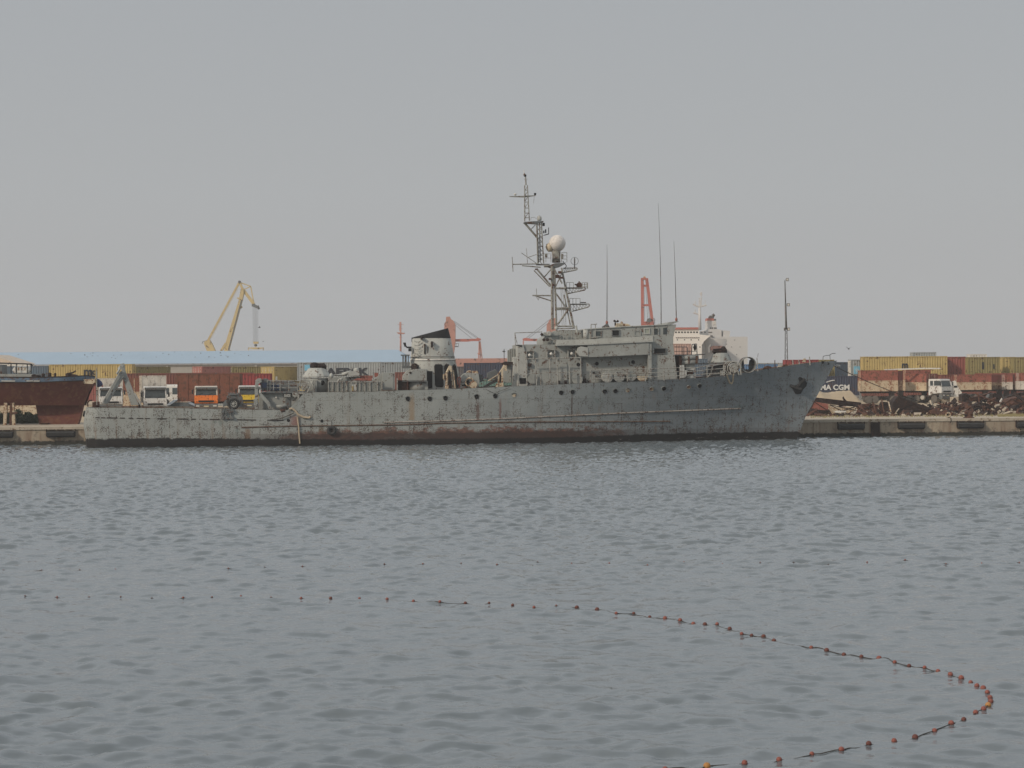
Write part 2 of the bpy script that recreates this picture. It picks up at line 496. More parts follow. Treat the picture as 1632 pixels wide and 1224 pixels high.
def hull_pt(u, j, side, inset=0.0, z=None):
    zt = interp(sheer, u); zb = -1.2
    if z is None: z = zb + (zt - zb) * j / (NJ - 1)
    t = u / LEND
    us, ue = ustern(z), ustem(z)
    x = us + (ue - us) * t
    s_ = max(0, min(1, (z + 0.3) / (zt + 0.3)))
    uu = t * SL
    hb = interp(WB, uu) + (interp(DB, uu) - interp(WB, uu)) * s_ ** 1.3
    if z < 0: hb *= 1 - 0.08 * (-z)
    return Vector((x, side * max(0.02, hb - inset), z))
h = MB()
for sd_ in (-1, 1):
    h.grid([[hull_pt(u, j, sd_) for u in ut] for j in range(NJ)], True, sd_ > 0)
h.grid([[hull_pt(0, j, -1 + 2 * k / 6.0) for k in range(7)] for j in range(NJ)], True, True)
STAINS = [(hull_x, w_, a_2, b_2, c_2) for hull_x, w_, a_2, b_2, c_2 in (
    (sf.P(656, 640, -4.2).x, .32, 2.0, 4.4, (0.26, 0.19, 0.12)), (sf.P(761.5, 640, -4.2).x, .16, 2.0, 3.6, (0.09, 0.045, 0.03)), (sf.P(797, 640, -4.2).x, .12, 2.0, 3.9, (0.13, 0.05, 0.035)),
    (sf.P(912, 640, -4.2).x, .1, 2.1, 4.4, (0.06, 0.04, 0.03)), (sf.P(395, 690, -4.1).x, .3, .4, 1.7, (0.16, 0.085, 0.04)), (sf.P(512, 690, -4.2).x, .3, .4, 1.9, (0.12, 0.08, 0.045)), (sf.P(470, 668, -4.2).x, .5, 1.7, 2.6, (0.20, 0.085, 0.07)))]
def mat_hull():
    n = N('ship_hull_paint', 0.62)
    X = n.xyz(); x, z = X['X'], X['Z']
    a = n.noise(0.35, 5, 0.65); b = n.noise(3.0, 5, 0.7); c8 = n.noise(12, 4, .7)
    st = n.noise(1.0, 5, 0.65, n.map((2.2, 2.2, 0.16)))
    base = n.mix(n.ramp(n.math('DIVIDE', x, 64), [(0.36, 0), (0.76, 1)]), (0.305, 0.317, 0.298), (0.200, 0.222, 0.234))
    base = n.mix(n.ramp(a, [(0.3, 0), (0.7, 1)]), n.mix(1.0, base, (0.84, 0.86, 0.86), 'MULTIPLY'), base)
    # touched-up squares of fresher paint and old green
    br = n.t.nodes.new('ShaderNodeTexBrick'); n.link(n.map((1, 1, 1)), br.inputs['Vector'])
    sw = n.t.nodes.new('ShaderNodeCombineXYZ'); n.link(x, sw.inputs[0]); n.link(n.math('ADD', z, 0.35), sw.inputs[1]); n.link(sw.outputs[0], br.inputs['Vector'])
    br.inputs['Scale'].default_value = 1; br.inputs['Brick Width'].default_value = 5.2; br.inputs['Row Height'].default_value = 1.35
    br.inputs['Mortar Size'].default_value = 0.014; br.inputs['Color1'].default_value = (0.93, 0.93, 0.93, 1); br.inputs['Color2'].default_value = (1.05, 1.05, 1.05, 1)
    br.inputs['Mortar'].default_value = (0.72, 0.68, 0.64, 1)
    base = n.mix(0.8, base, br.outputs[0], 'MULTIPLY')
    base = n.mix(n.ramp(n.noise(0.9, 5, .75), [(0.60, 0), (0.66, .5)]), base, (0.10, 0.145, 0.14))
    # frames showing as faint vertical wear
    wv = n.t.nodes.new('ShaderNodeTexWave'); wv.bands_direction = 'X'; n.link(n.co, wv.inputs[0]); wv.inputs['Scale'].default_value = 0.52; wv.inputs['Distortion'].default_value = .6
    fr_ = n.ramp(wv.outputs['Fac'], [(0.90, 0), (1.0, 1)])
    # rust: specks, streaks, heavier lower down and along frames
    low = n.ramp(z, [(0.0, 1.0), (1.0, 0.55), (1.0, 0.2)]) if False else n.ramp(n.math('DIVIDE', z, 7), [(0.10, 1), (0.30, 0.35), (0.6, 0.0)])
    k = n.math('ADD', n.math('MULTIPLY', c8, 0.55), n.math('MULTIPLY', n.noise(1.3, 6, .75), 0.45))
    thr = n.math('ADD', k, n.math('ADD', n.math('MULTIPLY', low, 0.035), n.math('MULTIPLY', fr_, 0.035)))
    rustc = n.mix(n.ramp(b, [(.35, 0), (.6, 1)]), (0.10, 0.056, 0.036), (0.04, 0.032, 0.028))
    base = n.mix(n.ramp(thr, [(0.552, 0), (0.585, .92)]), base, rustc)
    s2 = n.math('MULTIPLY', n.ramp(st, [(0.56, 0), (0.74, 1)]), n.math('ADD', n.math('MULTIPLY', low, 0.7), 0.18))
    base = n.mix(s2, base, (0.17, 0.10, 0.055))
    for x0, w0, za, zb2, cc in STAINS:
        dx = n.math('ABSOLUTE', n.math('SUBTRACT', n.math('ADD', x, n.math('MULTIPLY', n.math('SUBTRACT', b, .5), .25)), x0))
        k1 = n.ramp(n.math('DIVIDE', dx, w0), [(0.35, 1), (1.0, 0)])
        k2 = n.ramp(n.math('DIVIDE', n.math('SUBTRACT', z, za), zb2 - za), [(0.0, 0), (.03, 1), (.7, .8), (1.0, 0)])
        base = n.mix(n.math('MULTIPLY', n.math('MULTIPLY', k1, k2), n.ramp(c8, [(.3, .5), (.6, 1)])), base, cc)
    # lower strake, red lead and bare rust amidships
    zz = n.math('ADD', z, n.math('MULTIPLY', n.math('SUBTRACT', n.noise(2.4, 8, .75, n.map((1, 1, 2.2))), 0.5), 2.0))
    mid = n.ramp(n.math('DIVIDE', x, 64), [(0.12, 0), (0.3, 0.75), (0.50, 1), (0.62, 0.85), (0.72, 0.25)])
    red = n.math('MULTIPLY', n.math('MULTIPLY', n.ramp(n.math('DIVIDE', zz, 2.5), [(0.38, 1), (0.80, 0)]), n.ramp(n.noise(0.5, 3, .6, n.map((1, 1, 2.5), (7, 0, 3))), [(0.36, .45), (0.56, 1)])), mid)
    rc = n.mix(n.ramp(n.noise(2.1, 5, .7, n.map((1, 1, 2.2))), [(0.42, 0), (0.6, 1)]), (0.055, 0.034, 0.028), (0.175, 0.078, 0.055))
    base = n.mix(n.ramp(red, [(0.40, 0), (0.62, .95)]), base, rc)
    zb_ = n.math('ADD', z, n.math('MULTIPLY', n.math('SUBTRACT', n.noise(1.6, 8, .8), 0.5), 0.6))
    base = n.mix(n.math('MULTIPLY', n.ramp(n.math('DIVIDE', zb_, 2), [(0.46, 1), (0.56, 0)]), mid), base, n.mix(c8, (0.030, 0.021, 0.018), (0.06, 0.034, 0.027)))
    zb_ = n.math('ADD', zb_, n.math('MULTIPLY', mid, 0.28))
    base = n.mix(n.ramp(zb_, [(0.70, 1), (0.79, 0)]), base, n.mix(b, (0.006, 0.008, 0.008), (0.022, 0.016, 0.014)))
    bar_ = n.math('MULTIPLY', n.ramp(n.noise(1.1, 6, .8, n.map((1, 1, 3))), [(0.60, 0), (0.63, 1)]), n.math('MULTIPLY', n.ramp(n.math('ABSOLUTE', n.math('SUBTRACT', z, .27)), [(.05, 1), (.1, 0)]), n.ramp(n.math('DIVIDE', x, 64), [(0.66, 0), (0.68, 1)])))
    base = n.mix(bar_, base, (0.42, 0.38, 0.32))
    n.col(base); n.bump(n.math('ADD', n.math('MULTIPLY', a, 1.0), n.math('MULTIPLY', n.noise(0.55, 2), 2.0)), 0.06, 0.6)
    return n.m
M['hull'] = mat_hull()
hull = h.build('hull', M['hull'], ship)
# bulwark inside and deck
d_ = MB()
def deckz(u):
    zt = interp(sheer, u)
    if u < ubk[0] + .3: return 2.3
    ub = sheer[17][0]
    return zt - 0.10 if u < ub else zt - 0.10 - 0.8 * min(1, (u - ub) / 2)
uu_ = [u for u in ut if u > .1 and u < LEND - .3]
for sd_ in (-1, 1):
    d_.grid([[hull_pt(u, 0, sd_, 0.0, interp(sheer, u)) + Vector((0, 0, .015)) for u in uu_], [hull_pt(u, 0, sd_, 0.1, interp(sheer, u)) + Vector((0, 0, .015)) for u in uu_],
             [hull_pt(u, 0, sd_, 0.1, deckz(u)) for u in uu_]], False, sd_ > 0)
d_.grid([[hull_pt(u, 0, -1, 0.1, deckz(u)) for u in uu_], [hull_pt(u, 0, 1, 0.1, deckz(u)) for u in uu_]], False)
M['deck'] = paint('deck_paint', (0.16, 0.14, 0.115), 0.6, 0.3)
d_.build('deck', M['deck'], ship)
def sp(px, py, v): return sf.P(px, py, v)
def hv(px, py):          # point on the near side of the hull
    v = -4
    for _ in range(5):
        q = sf.P(px, py, v)
        t = (q.x - ustern(q.z)) / (ustem(q.z) - ustern(q.z))
        u = t * LEND; v = hull_pt(u, 0, -1, 0, min(q.z, interp(sheer, u))).y
    return sf.P(px, py, v)
def SX(mb, pts, v0, v1):   # polygon traced at depth v0, extruded back to v1
    return mb.prism([sp(x, y, v0) for x, y in pts], (0, v1 - v0, 0))
def SB(mb, x0, x1, y0, y1, v0, v1): return SX(mb, [(x0, y0), (x1, y0), (x1, y1), (x0, y1)], v0, v1)
def part(name, mat, fn, bevel=0, parent=None):
    mb = MB(); fn(mb); return mb.build(name, M[mat] if isinstance(mat, str) else mat, parent or ship, bevel=bevel)
# strakes
def strake(pts, r):
    mb = MB(); ps = [hv(x, y) + Vector((0, -0.02, 0)) for x, y in pts]
    out = []
    for a, b in zip(ps[:-1], ps[1:]):
        for k in range(5): out.append(a.lerp(b, k / 5))
    out.append(ps[-1])
    out = [Vector((p.x, p.y, p.z)) for p in out]
    mb.path(out, r, 6); return mb
M['strake'] = paint('worn_strake', (0.16, 0.13, 0.10), 0.75, 0.4, sc=2)
M['strakel'] = paint('scraped_strake', (0.34, 0.31, 0.27), 0.5, 0.3, sc=2)
def xs_(a, b, f, step=20):
    r_ = []; x = a
    while x < b: r_.append((x, f(x))); x += step
    return r_ + [(b, f(b))]
lf = lambda x: interp([(385, 681.2), (460, 679.2), (640, 677), (700, 674.5), (840, 672.5), (1068, 671.5)], x)
uf = lambda x: interp([(612, 673.5), (700, 671), (800, 667.5), (860, 664.6), (1000, 658), (1180, 651)], x)
strake(xs_(385, 1068, lf), 0.055).build('rubbing_strake', M['strake'], ship)
strake(xs_(612, 1180, uf), 0.06).build('rubbing_strake', M['strakel'], ship)
# waterway seam with freeing slits along the stern bulwark
mb = MB()
for a, b in [(152, 159), (161, 168), (170, 187), (191, 199), (205, 212), (218, 228), (231, 239), (251, 265), (283, 300), (305, 312), (322, 331), (334, 350), (378, 408), (426, 452)]:
    p, q = hv(a, interp([(150, 665.5), (300, 668), (460, 670)], a)), hv(b, interp([(150, 665.5), (300, 668), (460, 670)], b))
    mb.bar(p + Vector((0, -.004, 0)), q + Vector((0, -.004, 0)), 0.05, 0.07)
for s_ in islands(mb): s_.build('freeing_slit', M['rustd'], ship)
# portholes
def hframe(px, py):
    c = hv(px, py); t = (hv(px + 4, py) - hv(px - 4, py)).normalized(); u = (hv(px, py - 4) - hv(px, py + 4)).normalized()
    n_ = t.cross(u).normalized()
    return c, t, u, (n_ if n_.y < 0 else -n_)
def porthole(px, py, r=3.4, mat='opening'):
    c, t, u, n_ = hframe(px, py); k = r / 19.4
    mb = MB(); mb.tube(c - n_ * .02, c + n_ * .025, k * 1.2, n=16)
    A = [R(x) for x in range(20, 161, 20)]
    mb.add([c + t * (k * 1.5 * math.cos(a)) + u * (k * 1.3 * math.sin(a)) + n_ * (.10 + .03 * math.sin(a)) for a in A] + [c + t * (k * 1.35 * math.cos(a)) + u * (k * 1.12 * math.sin(a)) - n_ * .02 for a in A], [(i, i + 1, i + 9, i + 8) for i in range(7)])
    o = mb.build('porthole', M['grey'], ship)
    MB().tube(c, c + n_ * .04, k * (1.0 if mat == 'opening' else .9), n=16).build('pane', M[mat], o)
for px, py in [(650, 636), (685, 636), (710, 635), (759.6, 632.5), (789.4, 631.6), (894.4, 626), (912.5, 625), (963.7, 624), (980.6, 623.3), (1058, 619.4), (1115, 615)]: porthole(px, py)
for px, py in [(819.3, 630), (1000.5, 622), (1039, 620), (1098, 617)]: porthole(px, py, 3.2, 'cream')
for px, py in [(459.6, 670), (513, 671)]:
    c = hv(px, py); MB().lathe(c + Vector((0, -.02, 0)), [(.13, 0), (.13, 0.05)], 14, 'y').build('scupper', M['opening'], ship)
# rust holes, patches and a long stain on the plating (thin scaled plates)
# anchor in its pocket
an = [(765, 425), (776, 414), (792, 416), (832, 442), (858, 478), (850, 512), (815, 548), (790, 595), (755, 600), (730, 594), (712, 560), (690, 520), (700, 506), (740, 505), (768, 485), (775, 465)]
pts = [hv(1160 + x / 6.8, 540 + y / 6.8) + Vector((0, -0.05, 0)) for x, y in an]
mb = MB(); mb.prism(pts, (-0.05, 0.35, 0)); ap = mb.build('anchor_pocket', M['black'], ship)
c0 = hv(1272, 614)
mb = MB(); mb.bar(c0 + Vector((0.55, -.12, .55)), c0 + Vector((-.1, -.18, -.1)), .16, .16); mb.bar(c0 + Vector((-.75, -.2, .0)), c0 + Vector((.25, -.2, -.35)), .18, .2)
mb.prism([c0 + Vector((-.8, -.2, .12)), c0 + Vector((-.62, -.2, .1)), c0 + Vector((-.5, -.2, -.25)), c0 + Vector((-.62, -.2, -.2))], (0, .1, 0))
mb.build('anchor', M['rubber'], ship)
# ---- stern gear
def parts(name, mat, fn, parent=None, base=None):
    mb = MB(); fn(mb)
    for i_ in islands(mb): i_.build(name, M[mat], parent or ship)

def gan(mb):
    SX(mb, [(161.5, 644), (171.5, 643.5), (197.5, 600), (193, 591), (188, 597)], -2.6, -2.1)
    SX(mb, [(191.3, 580), (197.5, 578.6), (200, 592), (221.5, 645.7), (208.5, 645.7), (197, 606)], -2.35, -2.2)
part('stern_gantry', 'grey', gan, 0.03)
def gan2(mb):
    SX(mb, [(191.3, 580), (197.5, 578.6), (200, 592), (221.5, 645.7), (208.5, 645.7), (197, 606)], -1.6, -1.45)
    mb.tube(sp(195, 583, -2.4), sp(195, 583, -1.4), .1)
    mb.path([sp(164, 640, -2.75), sp(180, 612, -2.75), sp(190, 594, -2.75)], .05)
    mb.path([sp(186, 596, -2.75), sp(192, 586, -2.75)], .09, 8)
    mb.path([sp(188, 588, -2.7), sp(192, 583, -2.7)], .07)
    mb.path([sp(215, 627, -2.4), sp(225, 646, -2.4)], .07)
part('gantry_brace', 'pale', gan2)
part('flagstaff', 'rail', lambda m: m.path([sp(154.2, 645, -3), sp(153.8, 592, -3)], .05).tube(sp(153.8, 592, -3), sp(153.8, 586, -3), .03))
def stuff1(mb):
    mb.path([sp(140, 648, -2.6), sp(139.5, 642, -2.6), sp(142, 638.5, -2.6), sp(147, 638, -2.6)], .06)
    SB(mb, 147, 150, 641, 650, -3, -2.6); SB(mb, 150, 158, 640, 650, -2.2, -1.8)
    for x in (232, 244): pass
    mb.path([sp(222, 650, -1), sp(222, 640, -1)], .1)
parts('fairlead', 'rust', stuff1)
part('stern_roller', 'black', lambda m: m.tube(sp(136, 656, -2.0), sp(134.5, 663, -1.8), .15, n=12))
def winch(mb):
    SX(mb, [(362, 648), (361, 632), (365, 627), (382, 627), (386, 633), (388, 648)], -3.3, -2.5)
    SX(mb, [(356, 642), (362, 634), (363, 646), (355, 649)], -3.4, -3.0)
    SB(mb, 366, 378, 628, 630, -3.4, -3.3)
    for x in range(363, 384, 4): SB(mb, x, x + 1.6, 625.5, 627.5, -3.2, -2.7)
wn = part('cable_winch', 'dgrey', winch, 0.02)
c = sp(372, 643.5, -3.45)
MB().torus(c, .37, .11, 'y', 24, 8).build('tyre', M['rubber'], wn)
w_ = MB(); w_.torus(c, .26, .035, 'y', 20, 5)
for k in range(8): w_.tube(c, c + Vector((.26 * math.cos(k * .785), 0, .26 * math.sin(k * .785))), .025)
w_.tube(c + Vector((0, -.05, 0)), c + Vector((0, .3, 0)), .07); w_.build('rim', M['pale'], wn)
def fbr(mb):
    for a, b in [((354, 650), (355, 668)), ((358, 650), (361, 660)), ((361, 660), (358, 667)), ((367, 660), (372, 667)), ((366, 651), (370, 668)), ((361, 651), (367, 660)), ((355, 658), (370, 656)), ((354, 667), (372, 667)), ((370, 650), (371, 658))]:
        mb.tube(hv(*a) + Vector((0, -.12, 0)), hv(*b) + Vector((0, -.12, 0)), .05)
    for a, b in ((353, 664), (369, 664), (353, 655), (369, 653)): p = hv(a, b); mb.box(p.x, p.x + .2, p.y - .2, p.y, p.z - .2, p.z)
part('hanging_bracket', 'dgrey', fbr)
# aft deckhouse
def dh(mb):
    SX(mb, [(412, 653), (412, 628), (416, 625), (498, 625), (498, 628), (478, 653)], -2.9, 2.9)
part('aft_deckhouse', 'grey', dh)
part('deckhouse_roof', 'dgrey', lambda m: SX(m, [(414, 626.3), (428, 623.5), (498, 624.0), (498, 626.3)], -3.25, 3.2))
def dav(mb):
    SB(mb, 406, 411.5, 616, 652, -3.6, -3.3); SX(mb, [(406.5, 618), (407, 606), (411, 603), (416, 603), (417, 609), (412, 612), (411, 618)], -3.7, -3.2)
    SX(mb, [(412, 627), (417, 627), (430, 641), (433, 652), (428, 652), (425, 644), (412, 630)], -3.5, -3.3)
    mb.path([sp(405, 636, -3.8), sp(406, 646, -3.8), sp(411, 643, -3.8)], .06)
part('boat_davit', 'grey', dav, 0.02)
part('door', 'dgrey', lambda m: SB(m, 455, 463, 636, 652, -2.96, -2.9), 0.02)
part('wall_locker', 'grey', lambda m: (SB(m, 453, 463, 628, 633, -3.2, -2.9), SX(m, [(466, 626), (474, 626), (474, 632), (470, 634), (466, 631)], -3.3, -2.9)), 0.02)
part('deckhouse_lamp', 'white', lambda m: m.lathe(sp(440.5, 633.5, -3.0), [(.0, -.09), (.09, 0), (.0, .09)], 10))
part('vent_cowl', 'grey', lambda m: m.lathe(sp(449, 648, -3.6), [(.1, -.3), (.42, -.05), (.46, .1), (.36, .15), (.3, 0)], 16))
part('fairlead_roller', 'rust', lambda m: (m.lathe(sp(451, 654, -4.0), [(.3, -.1), (.34, 0), (.2, .1)], 12), SX(m, [(444, 654), (452, 652), (459, 655), (457, 660), (450, 660)], -4.15, -4.0)))
def canv(mb):
    SX(mb, [(417, 623), (414, 610), (417, 604), (424, 603), (429, 606), (429, 623)], -3.1, -2)
    SX(mb, [(430, 623), (430, 608.5), (440, 607), (465, 607.5), (474, 612), (477, 622), (470, 624)], -1.6, 1.5)
part('covered_winch', 'dgrey', canv, 0.05)
M['bluec'] = plain('faded_blue_crate', (0.06, 0.08, 0.13), .7)
parts('blue_crate', 'bluec', lambda m: (SB(m, 418, 425, 610, 618, -3.2, -3.12), SB(m, 433, 440, 611, 622, -2.4, -2.0), SB(m, 441, 445, 612, 622, -2.4, -2.0)))
parts('deck_crate', 'pale', lambda m: (SB(m, 427, 432, 607, 622, -2.6, -2.2), SB(m, 439, 442, 600, 610, -1, -.6)))
def rail(mb, posts, ytop, ybot, v, nr=3, r=.025, pr=.03):
    T = [sp(x, ytop(x), v) for x in posts]; B = [sp(x, ybot(x), v) for x in posts]
    for a, b in zip(T, B): mb.tube(a, b, pr, n=5)
    for k in range(nr):
        f = k / nr
        mb.path([a.lerp(b, f) for a, b in zip(T, B)], r, 4)
part('railing', 'rail', lambda m: rail(m, [426, 436, 446.5, 460, 474], lambda x: 606.5, lambda x: 624, -3.2, 3))
part('railing', 'rail', lambda m: (rail(m, [477.5, 482, 490, 499, 501.5], lambda x: 606.5, lambda x: 625, -3.5, 4)))
part('ladder_prop', 'rail', lambda m: (SB(m, 474, 477, 626, 653, -3.9, -3.75), m.tube(sp(499, 607, -3.9), sp(477.5, 651, -3.9), .05), SB(m, 474, 498, 625.6, 628, -3.9, -2.9)))
# round gun house on the raised deck
gh = part('gun_house', 'grey', lambda m: (m.lathe(sp(506, 625, -.6), [(1.0, 0), (1.0, 1.15)], 20), SX(m, [(499, 625), (499, 606), (505, 606), (505, 625)], -2.2, -1.5)))
part('shield', 'pale', lambda m: m.lathe(sp(505, 600.2, -.6), [(1.18, -.05), (1.18, .05), (.72, .66), (.60, .70), (.6, .72)], 12, smooth=False), parent=gh)
part('doorway', 'opening', lambda m: m.lathe(sp(514, 610, -1.55), [(.2, 0), (.2, .06)], 12, 'y'), parent=gh)
def gt(mb):
    mb.lathe(sp(501, 587, -.6), [(.32, 0), (.38, .2), (.30, .42), (.12, .5)], 10)
    mb.lathe(sp(512, 587, -.6), [(.42, -.05), (.45, .2), (.25, .42)], 9)
    mb.path([sp(503, 580, -.8), sp(518, 585, -.8)], .12); mb.tube(sp(506, 583, -1.0), sp(518, 583, -1.0), .06)
part('gun_mount', 'rustd', gt, parent=gh)
part('rope_reel', 'rail', lambda m: (m.torus(sp(486, 613, -3.0), .42, .05), m.torus(sp(486, 613, -2.5), .42, .05), m.torus(sp(487, 616, -3.0), .22, .05), m.tube(sp(486, 613, -3.1), sp(486, 613, -2.4), .3, n=12)))
# perforated screens amidships
xs = [523.5, 531, 539, 546, 553, 560, 568, 574, 582, 590, 602, 609]
def scr(mb):
    for a, b in zip(xs[:-1], xs[1:]):
        if a in (560,): continue
        SB(mb, a + .6, b - .6, 609.5, 624, -3.55, -3.5)
def mat_perf():
    n = N('perforated_plate', .7)
    vo = n.t.nodes.new('ShaderNodeTexVoronoi'); n.link(n.map((1, 1, 1)), vo.inputs['Vector']); vo.inputs['Scale'].default_value = 8
    n.col(n.mix(n.ramp(vo.outputs['Distance'], [(0.2, 1), (0.32, 0)]), (0.20, 0.205, 0.185), (0.05, 0.05, 0.045))); return n.m
M['perf'] = mat_perf()
parts('perforated_screen', 'perf', scr)
parts('screen_post', 'rail', lambda m: [m.tube(sp(x, 607.5, -3.6), sp(x, 624.5, -3.6), .045) for x in xs])
part('screen_rail', 'rail', lambda m: m.path([sp(523, 608.5, -3.6), sp(609, 608.3, -3.6)], .03))
def mgun(mb):
    mb.lathe(sp(528, 597.5, -2.6), [(.12, -.25), (.16, 0), (.05, .15)], 10)
    mb.tube(sp(528, 598, -2.5), sp(552, 597, -2.2), .06); mb.tube(sp(545, 597, -2.2), sp(560, 592.5, -2.2), .15, n=8)
    SX(mb, [(554, 593), (572, 590), (573, 598), (556, 599)], -2.4, -1.8); mb.lathe(sp(568, 588.5, -2.0), [(.18, -.2), (.2, 0), (.1, .12)], 10)
    SX(mb, [(563, 587), (571, 585), (572, 591), (563, 592)], -1.2, -.8)
parts('deck_gun', 'pale', mgun)
part('deck_locker', 'grey', lambda m: (SX(m, [(523, 612), (523, 600), (545, 601), (570, 600), (590, 602), (598, 610)], -1.9, 1.5),), 0.05)
part('pipe_bend', 'pale', lambda m: m.path([sp(539, 624, -3.2), sp(539, 607, -3.2), sp(541, 604.5, -3.2), sp(546, 604.5, -3.2)], .09, 8))
M['redc'] = paint('faded_red_cover', (0.28, 0.10, 0.075), 0.3, 0.25)
part('red_hatch_cover', 'redc', lambda m: (SX(m, [(571, 598.5), (594, 598.5), (594, 603), (580, 604)], -2.1, -1.6), SB(m, 597, 603, 594, 601, -1.4, -.8), SX(m, [(562, 606), (570, 602.5), (593, 603), (592, 607)], -3.3, -2.8)))
part('electrical_cabinet', 'grey', lambda m: (SB(m, 608.8, 628.5, 593.5, 621.5, -3.1, -2.4), SB(m, 603, 609, 596, 608, -2.8, -2.2), SX(m, [(592, 607), (604, 598), (604, 608)], -2.6, -2.4)), 0.03)
part('cabinet_panel', 'grey', lambda m: SB(m, 610.5, 626.5, 595.5, 619.5, -3.13, -3.1))
parts('deck_post', 'rail', lambda m: (m.tube(sp(633.2, 603, -3.3), sp(633.2, 622, -3.3), .05), m.tube(sp(600.5, 606, -3.4), sp(600.5, 624, -3.4), .05), SB(m, 603.5, 605, 606, 624, -3.4, -3.3)))
part('dark_grating', 'rustd', lambda m: SB(m, 634, 648, 606, 622, -2.6, -2.0))
# twin-box turret abaft the funnel
def tur(mb):
    SX(mb, [(650.2, 606.5), (650.4, 597.5), (659.2, 588), (680.3, 588), (680.3, 606.5)], -2.9, -1.9)
tt = part('gun_turret', 'grey', tur, 0.03)
part('gun_box', 'pale', lambda m: SX(m, [(641.5, 606.5), (642, 598), (650, 589), (659, 588), (659, 606)], -1.5, -.9), 0.03, tt)
part('pedestal', 'grey', lambda m: (m.lathe(sp(667, 622.5, -2.0), [(.78, -.1), (.78, .78)], 20), SB(m, 670, 682, 614, 622, -2.6, -1.5)), 0, tt)
part('base_plate', 'dgrey', lambda m: SB(m, 641.5, 681, 606.5, 608.2, -3.0, -.8), 0, tt)
part('turret_support', 'rust', lambda m: (SB(m, 649.5, 652.5, 608, 622, -2.4, -2.2), SB(m, 646.5, 648.8, 608, 622, -2.4, -2.2)), 0, tt)
part('sighting_lens', 'rustd', lambda m: (m.torus(sp(661, 585, -1.6), .25, .07), m.lathe(sp(654, 594, -2.9), [(.1, -.05), (.1, .05)], 10, 'y')), 0, tt)
# funnel
def stad(cx, z, a, b, n=28, tilt=0.0, zl=None):
    out = []
    for i in range(n + 1):
        t = 2 * math.pi * i / n
        x = a * math.copysign(abs(math.cos(t)) ** 0.8, math.cos(t)); y = b * math.copysign(abs(math.sin(t)) ** 0.8, math.sin(t))
        out.append(Vector((cx + x, -.1 + y, z)))
    return out
def fsec(xl, xr, y, b, yr=None):
    p, q = sp(xl, y, -.1), sp(xr, y if yr is None else yr, -.1)
    s_ = stad((p.x + q.x) / 2, p.z, (q.x - p.x) / 2, b)
    if yr is not None:
        for v in s_: v.z = p.z + (q.z - p.z) * (v.x - p.x) / (q.x - p.x)
    return s_
part('lower_casing', 'pale', lambda m: (m.grid([fsec(651, 736.5, 622, 1.85), fsec(653, 730, 590, 1.8), fsec(653.5, 726.3, 577.5, 1.7), fsec(653.5, 726.3, 575, 1.7)], True), m.f.append(tuple(range(29 * 3, 29 * 4 - 1))), m.sm.append(False)))
fn = part('funnel', 'pale', lambda m: (m.grid([fsec(654, 725.5, 574.8, 1.6), fsec(655.6, 722.5, 560, 1.5), fsec(656, 718.3, 539.3, 1.4)], True), m.f.append(tuple(range(29 * 2, 29 * 3 - 1))), m.sm.append(False)))
def cap(m):
    a = fsec(655.8, 718.6, 539.4, 1.41); top = []
    pk = sp(713.2, 523.2, -.1); lf_ = sp(656, 538.6, -.1); rt_ = sp(718.5, 538.5, -.1)
    for p in a:
        f = (p.x - lf_.x) / (pk.x - lf_.x)
        x = p.x
        if f > 1: f = 1
        xx = min(p.x, pk.x - .01 + (p.x - pk.x) * .15)
        top.append(Vector((xx, -.1 + (p.y + .1) * (1 - .12 * f), lf_.z + .02 + (pk.z - lf_.z - .02) * max(0, f))))
    inner = [Vector((p.x, p.y * .9, p.z - .35)) for p in top]
    m.grid([a, top, inner], False); m.f.append(tuple(range(29 * 2, 29 * 3 - 1))); m.sm.append(False)
part('funnel_cap', 'black', cap, parent=fn)
part('band', 'dgrey', lambda m: m.grid([fsec(653.6, 726.3, 575.8, 1.72), fsec(653.6, 726.3, 574.6, 1.72)], True), parent=fn)
part('band', 'white', lambda m: m.grid([fsec(653.5, 726.3, 574.5, 1.73), fsec(653.8, 725.8, 572.4, 1.72), fsec(655, 724, 572.3, 1.4)], False), parent=fn)
part('handrail', 'dgrey', lambda m: m.path(fsec(654.4, 724.6, 569.3, 1.75), .035, 5), parent=fn)
def rungs(m):
    for y in (545, 551, 557.5, 564, 568.5, 582):
        for k, (a, b) in enumerate([((660.5, y - 1.2), (663, y)), ((663, y), (667.5, y + .1)), ((667.5, y + .1), (670, y - 1.2))]):
            m.tube(sp(*a, -1.48), sp(*b, -1.62), .022)
part('climbing_rungs', 'dgrey', rungs, parent=fn)
parts('funnel_slot', 'rustd', lambda m: (SB(m, 676, 678, 548, 564, -1.64, -1.45), SB(m, 681, 682, 552, 563, -1.62, -1.45)), parent=fn)
part('funnel_lamp', 'rustd', lambda m: (SB(m, 687, 690, 544, 549, -1.9, -1.5), m.lathe(sp(688.5, 551.5, -1.8), [(.05, -.12), (.12, 0), (.05, .12)], 8), SX(m, [(670, 540.5), (672, 536), (674, 536.5), (673, 541)], -1.8, -1.4)), parent=fn)
part('exhaust_horn', 'black', lambda m: (m.path([sp(656, 553.5, -1), sp(648, 553.5, -1), sp(645.5, 550, -1)], .07), SX(m, [(642.5, 546), (647, 546), (647.3, 550), (645, 553)], -1.15, -.85), SB(m, 651, 656, 555, 560, -1.1, -.8)), parent=fn)
def grl(x0, x1, y0, y1, v, tl=0):
    return part('louvre_grille', 'opening', lambda m: m.prism([sp(a, b, v) for a, b in ((x0 + 2, y0), (x1 - 2, y0), (x1, y0 + 3), (x1 + tl, y1 - 3), (x1 + tl - 2, y1), (x0 + tl + 2, y1), (x0 + tl, y1 - 3), (x0, y0 + 3))], (0, .5, 0)))
